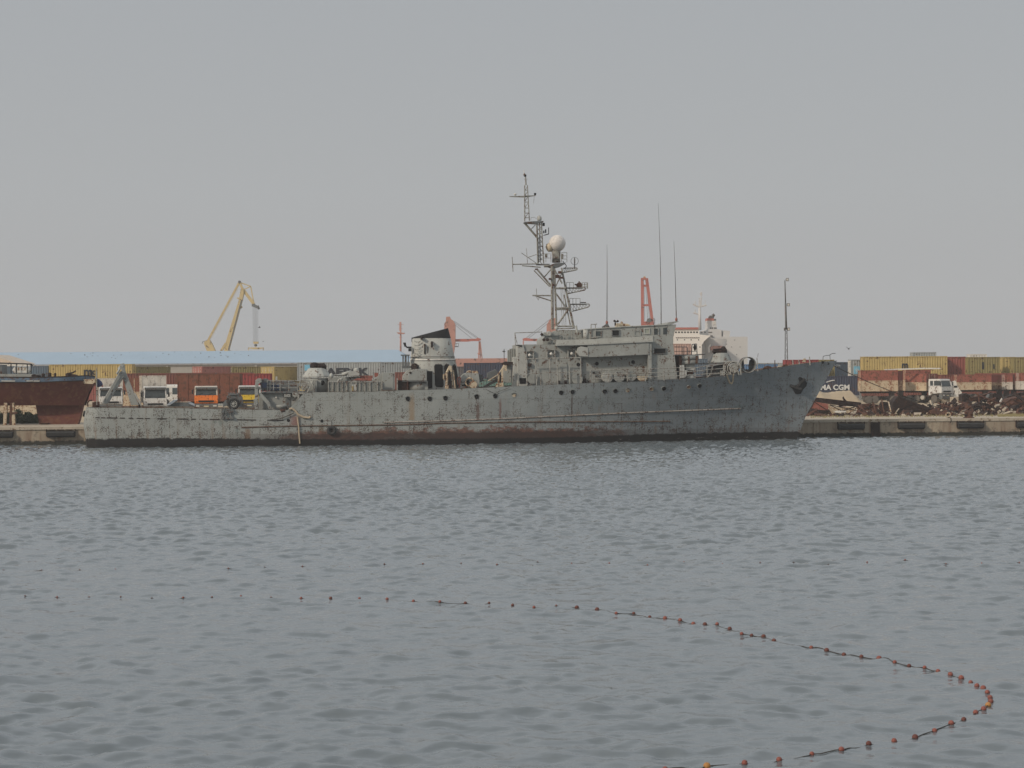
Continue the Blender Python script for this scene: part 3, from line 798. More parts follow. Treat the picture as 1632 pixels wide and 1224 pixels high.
part('doorway', 'opening', lambda m: SB(m, 680.5, 689, 591.5, 618.5, -1.98, -1.5))
grl(692, 705.5, 580.5, 617, -1.96, 1.5); grl(708, 717, 580.5, 617, -1.9, 2.5); grl(721.5, 727, 580.5, 617, -1.74, 5)
part('side_recess', 'rustd', lambda m: SB(m, 657, 664.5, 582, 594, -1.87, -1.5))
part('pipe_cage', 'dgrey', lambda m: [SB(m, x, x + w_, 566.5, 583, -1.5, -1.2) for x, w_ in ((641.5, 2), (645, 3.2), (650, 1.6))] + [SB(m, 639, 653, 565, 567, -1.6, -1.1), SB(m, 641, 655, 583, 587, -1.6, -1.0)])
# davits and winches forward of the funnel
def davr(mb):
    mb.path([sp(711, 619, -3.6), sp(712.5, 605, -3.6), sp(712, 594, -3.6), sp(716, 586, -3.6)], .10, 6)
    SX(mb, [(714, 586), (716, 582.3), (720, 583), (721, 593), (718.5, 593), (716, 589)], -3.8, -3.5); SB(mb, 711, 715, 614, 621, -3.8, -3.3)
    SX(mb, [(706, 597), (710, 595), (711, 599), (709, 606), (706, 604)], -3.5, -3.3)
    for x in (719, 722.5): mb.tube(sp(x, 590, -3.5), sp(x + 3, 619, -3.3), .05)
part('boat_davit', 'cream', davr)
part('davit_tackle', 'rustd', lambda m: (SB(m, 708, 710, 598, 604, -3.7, -3.6), SX(m, [(715, 594), (719, 598), (719, 606), (716, 603)], -3.5, -3.3), SB(m, 716, 720, 607, 619, -3.3, -3.1)))
wb = part('winch_housing', 'grey', lambda m: (SX(m, [(734.5, 613), (734, 602), (739, 596), (743, 594.5), (755, 594.8), (763, 596), (764.5, 606), (763, 619), (748, 619), (740, 614)], -2.8, -1.2)), 0.03)
part('hatch', 'cream', lambda m: (SX(m, [(743, 593.5), (747, 590.5), (750, 590), (750.5, 594)], -2.6, -1.8), SX(m, [(752, 591), (761, 591), (762.5, 595), (753, 595)], -2.6, -1.6)), 0, wb)
part('wire_drum', 'cream', lambda m: (m.lathe(sp(754.3, 613, -3.1), [(.32, -.1), (.32, 0), (.2, .05), (.2, .3), (.32, .35)], 18, 'y'), m.torus(sp(748.5, 609, -2.95), .33, .06)), 0, wb)
part('side_box', 'dgrey', lambda m: (SX(m, [(763, 596), (769, 597), (771, 607), (766, 609), (763.5, 607)], -2.3, -1.2),), 0.03, wb)
part('dark_gap', 'opening', lambda m: (SX(m, [(736, 613.3), (746, 611), (747, 615), (738, 616)], -2.9, -2.8), SX(m, [(741, 607), (747, 605.5), (749, 610), (743, 611)], -2.95, -2.85)), 0, wb)
part('red_hose', 'redc', lambda m: m.path([sp(730, 613, -3), sp(729, 604, -3), sp(731, 601, -3), sp(734, 602, -3), sp(732, 618, -3)], .06))
part('gangway', 'rubber', lambda m: SX(m, [(769, 617), (774, 617.5), (795, 607), (795, 601)], -3.3, -2.6))
part('dark_locker', 'dgrey', lambda m: SX(m, [(777, 605), (777, 594.5), (790, 588.5), (793, 592), (793, 604)], -2.0, -1.2))
def davr2(mb):
    SB(mb, 793.5, 796, 595, 618, -3.6, -3.4); SB(mb, 799, 802, 588, 619, -3.7, -3.4); SX(mb, [(803, 583), (807.5, 582), (808, 591), (804.5, 591)], -3.9, -3.6)
    mb.path([sp(804, 582, -3.6), sp(794, 597, -3.6), sp(778, 607, -3.6)], .05); mb.path([sp(801, 588, -3.6), sp(804, 582, -3.6)], .1)
    SX(mb, [(790.5, 618), (791, 612), (795, 610), (803, 611), (803, 618)], -3.6, -3.0)
part('boat_davit', 'cream', davr2)
part('davit_tackle', 'rustd', lambda m: (SX(m, [(796, 596), (799, 598), (799, 606), (797, 612), (795.5, 606)], -3.4, -3.2), SX(m, [(797, 580), (806, 576), (818, 577), (818, 581), (806, 583)], -2.8, -2.2)))
part('deck_locker', 'grey', lambda m: SB(m, 803.5, 815, 581.5, 610, -2.4, -1.6), 0.02)
part('pipe_cage', 'grey', lambda m: [m.tube(sp(x, y, -1.5), sp(x, 580, -1.5), .09) for x, y in ((810, 558), (813, 556), (816, 555.5), (819.5, 556), (822, 557))])
# ---- superstructure
sup = part('superstructure', 'grey', lambda m: (SB(m, 827, 926, 549, 616, -2.9, 2.9), SB(m, 926, 1040, 549, 612, -2.6, 2.9)))
part('aft_casing', 'pale', lambda m: (SX(m, [(823.8, 616.5), (824, 551), (829, 549.2), (834, 549.2), (841, 575), (841, 616)], -3.05, -2.0), SX(m, [(817, 617), (818, 569), (824, 569), (824, 617)], -2.9, -1.8)), 0.04, sup)
part('casing_cap', 'black', lambda m: SX(m, [(822, 549.5), (832, 550), (831.5, 553), (827, 552)], -3.1, -2.3), 0, sup)
def frames(m):
    for x0, x1, y0, y1 in ((838, 851, 558.5, 572), (871, 885, 556.5, 570), (904.5, 918.5, 556.3, 569.6)):
        SB(m, x0, x1, y0, y0 + 1.5, -3.15, -2.95); SB(m, x0, x0 + 1.7, y0, y1, -3.15, -2.95); SB(m, x1 - 1.7, x1, y0, y1, -3.15, -2.95)
parts('lamp_frame', 'rail', frames, sup)
parts('deck_lamp', 'white', lambda m: [m.lathe(sp(x, y, -3.15), [(.02, -.14), (.13, -.05), (.13, .05), (.02, .14)], 10) for x, y in ((844, 566), (878.5, 564), (911.3, 563.5))], sup)
def stan(m):
    xs3 = [839, 854, 876, 888, 907, 925.5]
    for x in xs3: m.tube(sp(x, 571, -3.7), sp(x + 1.2, 614, -3.7), .045)
    m.path([sp(837, 572, -3.7), sp(925.5, 570, -3.7)], .05)
    m.path([sp(843, 595.5, -3.7), sp(925, 592.5, -3.7)], .03)
    m.path([sp(826, 616, -3.9), sp(826, 597.5, -3.9), sp(842, 597, -3.9)], .035); m.tube(sp(862, 614, -3.9), sp(862, 597, -3.9), .04)
part('awning_stanchions', 'rail', stan, 0)
part('grille_box', 'opening', lambda m: SB(m, 828, 838, 602.5, 611.5, -3.1, -2.95), 0, sup)
part('door', 'grey', lambda m: SX(m, [(891.5, 612), (891.5, 582), (894, 578), (902, 577.5), (904.5, 581), (904.5, 611)], -2.98, -2.9), 0.03, sup)
parts('side_locker', 'grey', lambda m: (m.lathe(sp(849, 604, -3.1), [(.42, -.1), (.42, .1)], 18, 'y'), m.lathe(sp(920, 604, -3.1), [(.45, -.1), (.45, .1)], 18, 'y')), sup)
parts('fire_locker', 'rustd', lambda m: (SB(m, 888.5, 892.5, 606.5, 612, -3.2, -2.9), SB(m, 899.5, 903.5, 606, 611.5, -3.2, -2.9), SB(m, 842, 847, 579, 584, -3.1, -2.9), SB(m, 930, 934, 603, 610, -3, -2.6), SB(m, 945, 948, 593, 597, -2.8, -2.6)), sup)
for x, y in ((921.7, 581), (951.3, 579.6), (1009, 577)):
    part('porthole', 'opening', lambda m: m.lathe(sp(x, y, -2.63 if x > 926 else -2.93), [(.155, 0), (.155, .05)], 16, 'y'), 0, sup)
ff = part('bridge_wing_bulwark', 'grey', lambda m: (SX(m, [(925, 569.3), (925, 549), (937, 551), (937, 569.3)], -3.0, -2.5), SX(m, [(936.5, 569.4), (936.5, 549.5), (1034, 545), (1034, 564.8)], -3.45, -3.3), SX(m, [(926, 570), (926, 568.6), (1036, 564), (1036, 565.5)], -3.4, -2.5)), 0, sup)
part('bulwark_patch', 'pale', lambda m: SX(m, [(924, 568), (919, 562), (921, 554), (926, 552), (937.5, 554), (937.5, 568.5)], -3.5, -2.95), 0.02, sup)
part('wing_ledge', 'pale', lambda m: (SX(m, [(886.5, 551), (886.8, 548), (936, 547.5), (1041, 542), (1041, 544.8), (936, 549.8)], -3.55, -2.0), SX(m, [(886.8, 548), (886.8, 541.3), (936, 540.8), (1041, 535), (1041, 542), (936, 547.5)], -3.1, -2.9)), 0, sup)
part('corner_post', 'grey', lambda m: SX(m, [(1033, 608), (1033, 546), (1038.5, 545), (1038.5, 607)], -3.4, -3.0), 0, sup)
# bridge
br_ = part('bridge', 'grey', lambda m: (SX(m, [(932, 550), (932, 525), (950, 523.6), (1000, 520.5), (1062, 517.5), (1078, 517), (1073, 537), (1073, 550)], -2.85, 2.8),
      SX(m, [(1037, 608), (1037, 535), (1073, 532), (1072.4, 545), (1080, 606)], -3.05, 2.8)))
part('bridge_end', 'pale', lambda m: m.lathe(sp(934, 541, -2.7), [(.24, 0), (.24, .85)], 14), 0, br_)
def win(x0, x1, y0, y1, v=-2.87, fr_m='grey', pane='glass'):
    o = part('window', fr_m, lambda m: (SB(m, x0 - 1.5, x1 + 1.5, y0 - 1.5, y0, v - .05, v + .1), SB(m, x0 - 1.5, x1 + 1.5, y1, y1 + 1.3, v - .05, v + .1), SB(m, x0 - 1.5, x0, y0, y1, v - .05, v + .1), SB(m, x1, x1 + 1.5, y0, y1, v - .05, v + .1)), 0, br_)
    part('pane', pane, lambda m: SB(m, x0, x1, y0, y1, v, v + .1), 0, o)
win(949.5, 957.5, 528, 535.6, pane='glass'); win(976.5, 986.5, 526.8, 534.6, fr_m='dgrey', pane='opening'); win(1012, 1020, 528, 534.5, pane='grey')
M['thru'] = plain('pale_bright_glass', (0.34, 0.36, 0.30), .3)
win(1028, 1034.5, 524.5, 531, fr_m='pale', pane='thru'); win(1042.5, 1048.6, 523.8, 533.5, v=-2.9, pane='glass')
win(1043, 1060.5, 556, 563, v=-3.08, fr_m='dgrey', pane='opening')
part('window', 'glass', lambda m: SX(m, [(1057, 522.5), (1063, 522), (1063, 533), (1057, 533)], -2.88, -2.8), 0, br_)
part('window_shade', 'pale', lambda m: SB(m, 1040, 1042.2, 555.5, 563, -3.15, -3.05), 0, br_)
part('bridge_visor', 'grey', lambda m: SX(m, [(1061, 518.2), (1067, 513.2), (1080.5, 511.8), (1081.5, 513), (1066, 518.5)], -2.9, 2.8), 0, br_)
part('roof_edge', 'pale', lambda m: SX(m, [(931.5, 525.4), (931.5, 524.2), (950, 522.8), (1000, 519.7), (1062, 516.7), (1062, 518), (1000, 521), (950, 524.2)], -2.95, 2.8), 0, br_)
part('searchlight_arm', 'rail', lambda m: (m.path([sp(942, 540, -2.9), sp(942, 517, -2.9), sp(951.5, 516.6, -2.9)], .04), m.tube(sp(949, 517, -2.9), sp(949, 540, -2.9), .04), SB(m, 941, 953, 537.5, 539, -3.1, -2.8)), 0, br_)
def roofbox(m):
    SX(m, [(982.5, 521), (983, 515), (1001, 516), (1005, 518.5), (1005, 520.5)], -1.6, -.6); SX(m, [(989, 515), (991, 511.8), (994, 515.5)], -1.5, -1.2)
part('roof_locker', 'cream', roofbox, 0.02)
part('horn_cluster', 'rustd', lambda m: (m.path([sp(980.5, 519, -2), sp(980.5, 514, -2)], .07), m.lathe(sp(979.5, 511.5, -2), [(.03, -.1), (.13, 0), (.03, .1)], 8), m.lathe(sp(984.5, 511.8, -2), [(.03, -.1), (.12, 0), (.03, .1)], 8), m.tube(sp(980, 513, -2), sp(984, 513, -2), .04)))
part('antenna_socket', 'dgrey', lambda m: (m.lathe(sp(967, 521, -2.4), [(.25, -.25), (.25, 0), (.1, .25)], 12), SX(m, [(960, 520.5), (966, 517), (970, 517), (969, 522), (962, 524)], -2.6, -2.2)))
for (bx, by), (tx, ty), lb in (((967.2, 517), (967.4, 390), 0), ((1053.7, 517), (1049, 324), 1), ((1078, 512), (1074, 384), 2)):
    o = MB(); v = -2.2; P0, P1 = sp(bx, by, v), sp(tx, ty, v)
    mid_ = P0.lerp(P1, .5) + Vector((.12 if lb == 1 else .03, 0, 0)); pr_ = P0
    for k in range(1, 9):
        f = k / 8; q = P0.lerp(mid_, f).lerp(mid_.lerp(P1, f), f); o.tube(pr_, q, .045 - .033 * (k - 1) / 8, .045 - .033 * k / 8); pr_ = q
    wa = o.build('whip_antenna', M['dgrey'], ship)
    if lb != 1: part('insulator', 'redc', lambda m: m.lathe(P0, [(.09, 0), (.11, .18), (.06, .3)], 10), 0, wa)
# signal deck abaft the bridge
def sdk(m):
    SX(m, [(865, 549), (865, 540), (874, 533), (889, 533), (889, 549)], -2.5, 2.3); SB(m, 889, 932, 526, 541, -1.6, 2.5); SX(m, [(864, 536), (867, 529.5), (889, 529), (890, 535)], -2.6, -1.8)
part('signal_deck', 'grey', sdk, 0.02)
part('railing', 'rail', lambda m: rail(m, [893, 898, 904, 911, 917], lambda x: 526, lambda x: 541, -2.8, 2))
part('binocular_mount', 'rustd', lambda m: (m.lathe(sp(867, 541.5, -2.9), [(.13, -.1), (.13, .1)], 12, 'y'), m.lathe(sp(872.5, 541.5, -2.9), [(.13, -.1), (.13, .1)], 12, 'y'), m.lathe(sp(863.5, 533, -2.8), [(.02, -.15), (.15, 0), (.02, .15)], 10)))
part('signal_lamp', 'pale', lambda m: (m.lathe(sp(875, 531.5, -2.8), [(.18, -.2), (.2, .1)], 14, 'y'), m.lathe(sp(887, 523, -2.5), [(.02, -.2), (.2, 0), (.1, .15)], 12), m.tube(sp(920, 531, -2), sp(918, 519, -2), .1)))
part('corner_rail', 'rail', lambda m: (m.path([sp(864, 529, -2.6), sp(820.5, 530.5, -2.6), sp(821.5, 550, -2.6)], .035), m.tube(sp(820.5, 530.5, -2.6), sp(824.5, 549, -2.6), .03), m.path([sp(877, 552, -2.6), sp(877, 540, -2.6)], .05), m.path([sp(878, 550, -2.7), sp(886, 541, -2.7)], .03)))
part('mooring_bitt', 'dgrey', lambda m: (m.tube(sp(803.5, 556, -1.5), sp(803.5, 580, -1.5), .03), m.lathe(sp(803, 560, -1.5), [(.0, -.1), (.15, 0), (.0, .1)], 8)))
# drum lids along the side deck
for x, y, r_, mt in ((968.3, 601.2, 8.6, 'cream'), (987, 600.5, 8.6, 'grey'), (1006, 599.6, 8, 'grey')):
    part('raft_canister', 'pale' if mt == 'cream' else mt, lambda m: m.lathe(sp(x, y, -3.7), [(r_ / 19.3, 0), (r_ / 19.0, .03), (r_ / 19.0, 1.0)], 26, 'y'))
part('raft_canister', 'cream', lambda m: m.prism([sp(1023.5 + 8.3 * math.cos(R(a)), 599.5 + 8.3 * math.sin(R(a)), -3.7) for a in range(0, 181, 15)], (0, .8, 0)))
parts('side_pipe', 'grey', lambda m: [m.tube(sp(x, 596, -3.2), sp(x + 1, 609, -3.2), .09) for x in (941.5, 944.5, 947)])
# side rail forward
ry = lambda x: interp([(941, 590.5), (1028, 588), (1058, 587.3), (1083, 586), (1108, 586.3), (1127, 582.8), (1154.5, 580.5)], x)
rb = lambda x: interp(sheer_px, x)
part('railing', 'rail', lambda m: rail(m, [941, 970.5, 1000, 1029, 1058.5, 1083.5, 1108, 1127, 1154.5], ry, rb, -3.9, 3, .028, .04))
# forward rocket launcher, platform rail
rl = part('rocket_launcher', 'grey', lambda m: [m.tube(sp(1084 if k < 1 else 1085.5, y, -2.2 + v), sp(1113, y - .7, -2.2 + v), .2, n=12) for k, y in enumerate((570.5, 577.8)) for v in (0, .5, 1.0)])
part('tube_clamp', 'rust', lambda m: (SB(m, 1082.5, 1086.5, 567, 582, -2.45, -.95), SX(m, [(1109, 567), (1112, 567), (1112, 579), (1109, 579)], -2.43, -1), SB(m, 1097, 1099, 568, 580, -2.43, -1)), 0, rl)
part('pedestal', 'pale', lambda m: (SX(m, [(1094, 590), (1093, 579), (1108, 579), (1106.5, 590)], -2.1, -1.3), m.lathe(sp(1100, 604, -1.7), [(.45, -.1), (.4, .2), (.2, .5), (.2, .75)], 14)), 0, rl)
part('launcher_rust', 'rust', lambda m: m.lathe(sp(1100, 596, -1.7), [(.3, 0), (.25, .2), (.22, .3)], 12), 0, rl)
part('launcher_platform', 'dgrey', lambda m: (SB(m, 1074, 1112, 565, 567.3, -1.6, 1.5), m.tube(sp(1108, 565.5, -1.6), sp(1124, 564.5, -1.6), .05), SB(m, 1078, 1083, 567, 606, -.6, 1.5)))
part('railing', 'dgrey', lambda m: (m.path([sp(1075, 553, -1.6), sp(1094, 553, -1.6), sp(1096, 555, -1.6), sp(1096, 565, -1.6)], .035), m.tube(sp(1088.5, 553, -1.6), sp(1088.5, 565, -1.6), .035), m.path([sp(1102, 565, -1.6), sp(1103, 549, -1.6), sp(1110, 548, -1.6), sp(1111, 565, -1.6)], .04), m.path([sp(1075, 560, -1.6), sp(1111, 560, -1.6)], .025)))
part('binocular_mount', 'black', lambda m: m.lathe(sp(1107.5, 553.5, -1.5), [(.05, -.3), (.16, 0), (.05, .25)], 8))
# forward gun
fg = part('gun_shield', 'grey', lambda m: m.lathe(sp(1148.7, 578, -.4), [(1.0, 0), (1.0, .06), (.66, .78), (.6, .82)], 14, smooth=False))
part('gun_mount', 'rustd', lambda m: (m.lathe(sp(1153, 563, -.4), [(.35, -.05), (.3, .3), (.15, .55), (.05, .6)], 10), m.tube(sp(1153, 559, -.6), sp(1136, 560.5, -.8), .13), m.tube(sp(1153, 556, -.6), sp(1137, 557.5, -.8), .08), m.tube(sp(1137, 562, -.7), sp(1150, 562, -.7), .1)), 0, fg)
part('base_plate', 'dgrey', lambda m: (SX(m, [(1120.5, 580.7), (1122, 578.3), (1166, 577), (1166, 580)], -1.6, 1), SX(m, [(1124, 600), (1132, 585), (1160, 580), (1170, 598)], -.6, 1)), 0, fg)
part('gun_leg', 'rail', lambda m: (m.path([sp(1128, 601, -2.8), sp(1133, 596, -2.8), sp(1150, 595, -2.8)], .06), m.tube(sp(1136, 583, -1.5), sp(1132, 598, -1.5), .07), SB(m, 1149, 1154.5, 590.5, 598.5, -3.4, -3.1)), 0, fg)
def reel(m):
    c = sp(1170, 587, -2.5)
    for v in (0, .9):
        m.torus(c + Vector((0, v, 0)), .56, .045, 'y', 22, 5)
    m.torus(c, .35, .04, 'y'); m.lathe(c, [(.3, 0), (.3, .9)], 16, 'y'); m.torus(c + Vector((-.3, .1, 0)), .6, .04, 'y')
    m.path([sp(1163.5, 597, -2.9), sp(1165, 588, -2.9), sp(1170, 584.5, -2.9), sp(1175, 588, -2.9), sp(1178, 597.5, -2.9)], .05)
    m.tube(sp(1179.5, 578, -2.8), sp(1181, 597.5, -2.8), .07)
    m.tube(sp(1167, 578.3, -2.3), sp(1175, 577.5, -2.3), .05)
part('rope_reel', 'rail', reel)
def ring(m):
    c = sp(1193.2, 581.3, -2.6); r0, r1 = .66, .6; n = 32
    m.lathe(c, [(r1, 1.0), (r1, 0), (r0, -.02), (r0, 1.0), (r1, 1.0)], n, 'y', True, False)
m_ring = part('deck_tunnel', 'dgrey', ring)
part('tunnel_rim', 'rail', lambda m: (m.torus(sp(1193.2, 581.3, -2.62), .65, .025), m.tube(sp(1206.3, 570, -2.9), sp(1208, 592, -2.9), .04)))
part('tunnel_end', 'dgrey', lambda m: (m.prism([sp(x, y, -1.75) for x, y in ((1194, 592), (1193, 583), (1194.5, 574), (1199, 571.5), (1203, 575), (1205, 582), (1203.5, 590), (1199, 593.5))], (0, .05, 0)), m.prism([sp(x, y, -1.75) for x, y in ((1181.5, 592), (1182, 577), (1185, 572), (1186, 580), (1185, 592))], (0, .05, 0)), m.prism([sp(x, y, -1.75) for x, y in ((1182, 588.5), (1196, 588.5), (1198, 594), (1184, 593))], (0, .05, 0))))
def bowgear(m):
    SX(m, [(1216, 590), (1219, 584.5), (1224, 583), (1229, 584), (1230, 588)], -1.6, -1.2); m.lathe(sp(1221, 587, -1.7), [(.1, -.1), (.12, .1)], 8)
    SX(m, [(1248, 584.5), (1249.5, 581), (1254, 580.5), (1256, 583)], -1.3, -1)
    m.tube(sp(1208.5, 563, -2), sp(1207.5, 569, -2), .02); m.tube(sp(1235, 574, -1.7), sp(1235, 587, -1.7), .04)
parts('windlass', 'rust', bowgear)
def bp(m):
    for x, y0 in ((1263, 573.5), (1273, 574), (1290, 568.5)): m.tube(sp(x, y0, -.9), sp(x + 1.2, 582, -.9), .055)
parts('bow_post', 'rail', bp)
part('bow_fairlead', 'cream', lambda m: (SX(m, [(1279, 577.5), (1281, 571.5), (1284, 571), (1284.5, 577)], -1.0, -.8), SX(m, [(1237, 588), (1242, 583), (1247, 584), (1246, 587)], -1.5, -1.2)))
part('bow_rail', 'dgrey', lambda m: (m.path([sp(1311.5, 573.5, -.4), sp(1312, 568, -.4), sp(1315, 567, -.4), sp(1322, 566, -.4), sp(1326, 563.5, -.4), sp(1331.5, 563, -.4)], .03), m.tube(sp(1322.5, 566, -.4), sp(1323, 572.5, -.4), .03)))
parts('hawse_hole', 'opening', lambda m: [m.lathe(hv(x, y) + Vector((0, -.03, 0)), [(r_, 0), (r_, .05)], 12, 'y') for x, y, r_ in ((1311, 577.5, .12), (1320, 579.5, .1))])
# ---- lattice mast
def mast(m):
    V = (-1.1, .9)
    for v in V:
        k = .55 if v < 0 else -.55
        m.tube(sp(880.5, 525, v), sp(880, 424, v + k * .3), .13); m.tube(sp(887, 525, v), sp(883.5, 428, v + k * .3), .09)
        m.tube(sp(914.3, 522, v), sp(895, 427, v + k * .6), .11, .08); m.tube(sp(909, 518, v), sp(899, 470, v + .3), .06)
        m.tube(sp(887, 491.5, v), sp(908, 491, v), .09); m.tube(sp(885, 493.5, v), sp(908, 493.5, v), .05)
        m.tube(sp(885, 459.5, v), sp(902, 459.5, v), .09); m.tube(sp(889, 517, v), sp(906, 493, v), .08); m.tube(sp(885, 466, v), sp(901, 489, v), .07)
        m.tube(sp(885, 458, v), sp(897, 432, v), .05); m.tube(sp(884, 430, v), sp(896, 452, v), .07)
        m.tube(sp(887, 520, v), sp(916, 520, v), .07); m.tube(sp(886, 524, v), sp(916, 523, v), .05)
    for x, y in ((880.5, 491), (880.5, 459), (908, 491), (902, 459)): m.tube(sp(x, y, V[0]), sp(x, y, V[1]), .06)
    m.tube(sp(855, 428, -.4), sp(881, 459, -.6), .08); m.tube(sp(851, 431, -.4), sp(876, 457, -.6), .05); m.tube(sp(868, 441, -.5), sp(880, 427, -.5), .05)
    m.tube(sp(867, 424, -.5), sp(883, 424, -.5), .12)
    for x in (894, 897, 900): m.tube(sp(x, 458, 0), sp(x + 2, 520, 0), .018)
ms = part('lattice_mast', 'mast', mast)
def plat(m, x0, x1, yt, xb, yb, drop):
    for v in (-.55, .45): m.tube(sp(x0, yt, v), sp(x1, yt - .3, v), .045); m.tube(sp(xb, yb, v), sp(x1 - 1, yt + drop, v), .05); m.path([sp(x1, yt - .3, v), sp(x1 + 1, yt + drop / 2, v), sp(x1 - 1, yt + drop, v)], .035)
    n = 6
    for k in range(n):
        f, f2 = k / n, (k + .5) / n
        m.tube(sp(x0 + (x1 - x0) * f, yt, -.55), sp(xb + (x1 - xb) * f2, yb + (yt + drop - yb) * f2, -.55), .02)
        m.tube(sp(xb + (x1 - xb) * f2, yb + (yt + drop - yb) * f2, -.55), sp(x0 + (x1 - x0) * (f + 1 / n), yt, -.55), .02)
def pl(nm, x0, x1, yt, xb, yb, drop, deck=True):
    o = part(nm, 'mast', lambda m: plat(m, x0, x1, yt, xb, yb, drop), 0, ms)
    if deck: part('grating', 'dgrey', lambda m: SB(m, x0, x1 - 4, yt - .8, yt + .6, -.6, .5), 0, o)
    return o
pa = pl('radar_platform', 902, 933, 458.8, 905, 468, 3.5); pb = pl('radar_platform', 908, 939, 484.8, 912, 496.2, 4.5); pc = pl('loop_platform', 898, 919.5, 427.3, 898, 434.5, 3, False)
part('railing', 'mast', lambda m: (rail(m, [903, 908, 914], lambda x: 450, lambda x: 458, -.6, 1, .02, .02), rail(m, [928, 932, 935.5, 936.5], lambda x: 450.5, lambda x: 460, -.6, 3, .02, .03)), 0, ms)
part('radar_scanner', 'rust', lambda m: (SX(m, [(920, 457), (919, 453), (922, 450), (926, 450), (928, 454), (927, 458)], -.3, .2), m.tube(sp(916, 453, 0), sp(921, 455, 0), .06), m.tube(sp(923, 448, 0), sp(923, 452, 0), .05)), 0, ms)
part('railing', 'mast', lambda m: rail(m, [908, 913, 918, 924.5], lambda x: 475.5, lambda x: 484, -.6, 1, .02, .02), 0, ms)
part('radar_scanner', 'dgrey', lambda m: SB(m, 925.5, 934, 481.3, 483, -.15, .1), 0, ms)
part('loop_antenna', 'dgrey', lambda m: (m.torus(sp(915.8, 416, 0), .31, .018, 'y', 22, 5), m.torus(sp(915.8, 416, 0), .31, .018, 'x', 22, 5), m.tube(sp(915.8, 410, 0), sp(915.8, 422, 0), .03), m.tube(sp(915.8, 422, 0), sp(915.8, 429, 0), .05)), 0, ms)
part('upper_platform', 'dgrey', lambda m: (SX(m, [(874, 423.5), (884, 419.5), (901.5, 418.5), (901, 420.5), (894, 424.5), (884, 427)], -.9, .9), SB(m, 855, 876, 420.5, 422.5, -.3, .2)), 0, ms)
part('railing', 'mast', lambda m: (rail(m, [857, 866, 870, 878], lambda x: 404.5, lambda x: 418, -.8, 2, .018, .022), rail(m, [895, 903.5], lambda x: 402.5, lambda x: 418, -.9, 3, .02, .025), SX(m, [(894.5, 405), (898, 404.5), (898, 412), (894.5, 413)], -.7, -.4), SX(m, [(869, 404), (872.5, 404), (872.5, 410), (869, 410)], -.7, -.4)), 0, ms)
rd = part('radome', plain('white_radome', (0.62, 0.575, 0.53), .5), lambda m: m.lathe(sp(888.3, 387.8, 0), [(.001, -.70), (.25, -.655), (.45, -.53), (.62, -.32), (.69, -.1), (.70, .05), (.66, .25), (.52, .47), (.33, .62), (.15, .69), (.001, .705)], 28), 0, ms)
part('dish_back', 'cream', lambda m: (m.tube(sp(878.5, 393.5, .1), sp(872.2, 395.5, .1), .42, .33, 18), m.tube(sp(872, 395.5, .1), sp(870.7, 396, .1), .2, n=12)), 0, rd)
part('radome_mount', 'mast', lambda m: (m.lathe(sp(886.5, 418.5, 0), [(.36, 0), (.33, .45), (.38, .9), (.3, 1.0)], 14), SB(m, 882, 891, 404, 412, -.45, .3)), 0, rd)
part('yard', 'mast', lambda m: (m.tube(sp(817, 421.3, -.4), sp(858, 420.5, -.4), .05), m.tube(sp(832, 423.3, -.4), sp(862, 426, -.4), .05), m.tube(sp(816.3, 409.5, -.4), sp(817.7, 433, -.4), .035), m.tube(sp(839, 396, -.4), sp(840.8, 420, -.4), .022), m.tube(sp(831, 403, -.4), sp(857, 421, -.4), .03), m.tube(sp(842, 410, -.4), sp(855, 405.5, -.4), .03)), 0, ms)
part('yard', 'mast', lambda m: (m.tube(sp(848.5, 470.8, -.4), sp(881, 471.2, -.5), .06), m.tube(sp(852, 471, -.4), sp(880, 480, -.5), .055), m.tube(sp(855, 459.5, -.4), sp(855.5, 475, -.4), .025), m.path([sp(855.5, 474, -.4), sp(858, 478.5, -.4), sp(859.5, 473, -.4)], .02)), 0, ms)
def upm(m):
    for v in (-.3, .3):
        m.tube(sp(857.5, 420, v), sp(855.5, 354, v), .075); m.tube(sp(866.5, 420, v), sp(862.8, 354, v), .055)
    m.tube(sp(861, 418, -.35), sp(860, 354, -.35), .05)
    for y in range(358, 416, 7):
        m.tube(sp(857, y, -.3), sp(864.5, y, -.3), .03); m.tube(sp(857, y, -.3), sp(864.5, y + 7, -.3), .022)
    m.tube(sp(836.5, 356, 0), sp(856.5, 379, 0), .09); m.tube(sp(846, 366, 0), sp(853.5, 358, 0), .03)
    for v in (-.18, .18):
        m.tube(sp(836.3, 353, v), sp(836.3, 295, v), .05); m.tube(sp(843.8, 352, v), sp(840.6, 295, v), .045)
    for y in (303, 312, 322, 331.5, 339.5, 347):
        m.tube(sp(836.3, y, -.18), sp(841.5 + (y - 300) * .04, y, -.18), .035)
    for y0 in (296, 304, 313, 323, 339): m.tube(sp(836.5, y0 + 8, -.18), sp(841.2 + (y0 - 300) * .03, y0, -.18), .025)
    m.tube(sp(838.4, 295, 0), sp(837.2, 277, 0), .07, .05); m.tube(sp(835, 285.5, 0), sp(840.7, 285.5, 0), .02)
um = part('topmast', 'mast', upm, 0, ms)
part('mast_platform', 'dgrey', lambda m: SX(m, [(835.8, 355.5), (835.8, 353.6), (850, 352.6), (866.5, 352), (866, 354), (854, 356.5)], -.45, .45), 0, ms)
part('crossarm', 'mast', lambda m: (SX(m, [(812, 313.5), (812, 312.6), (836, 312), (853, 311), (854, 312), (840, 314), (834, 314.5)], -.1, .1), m.tube(sp(851.5, 313, 0), sp(850.3, 324, 0), .015)), 0, ms)
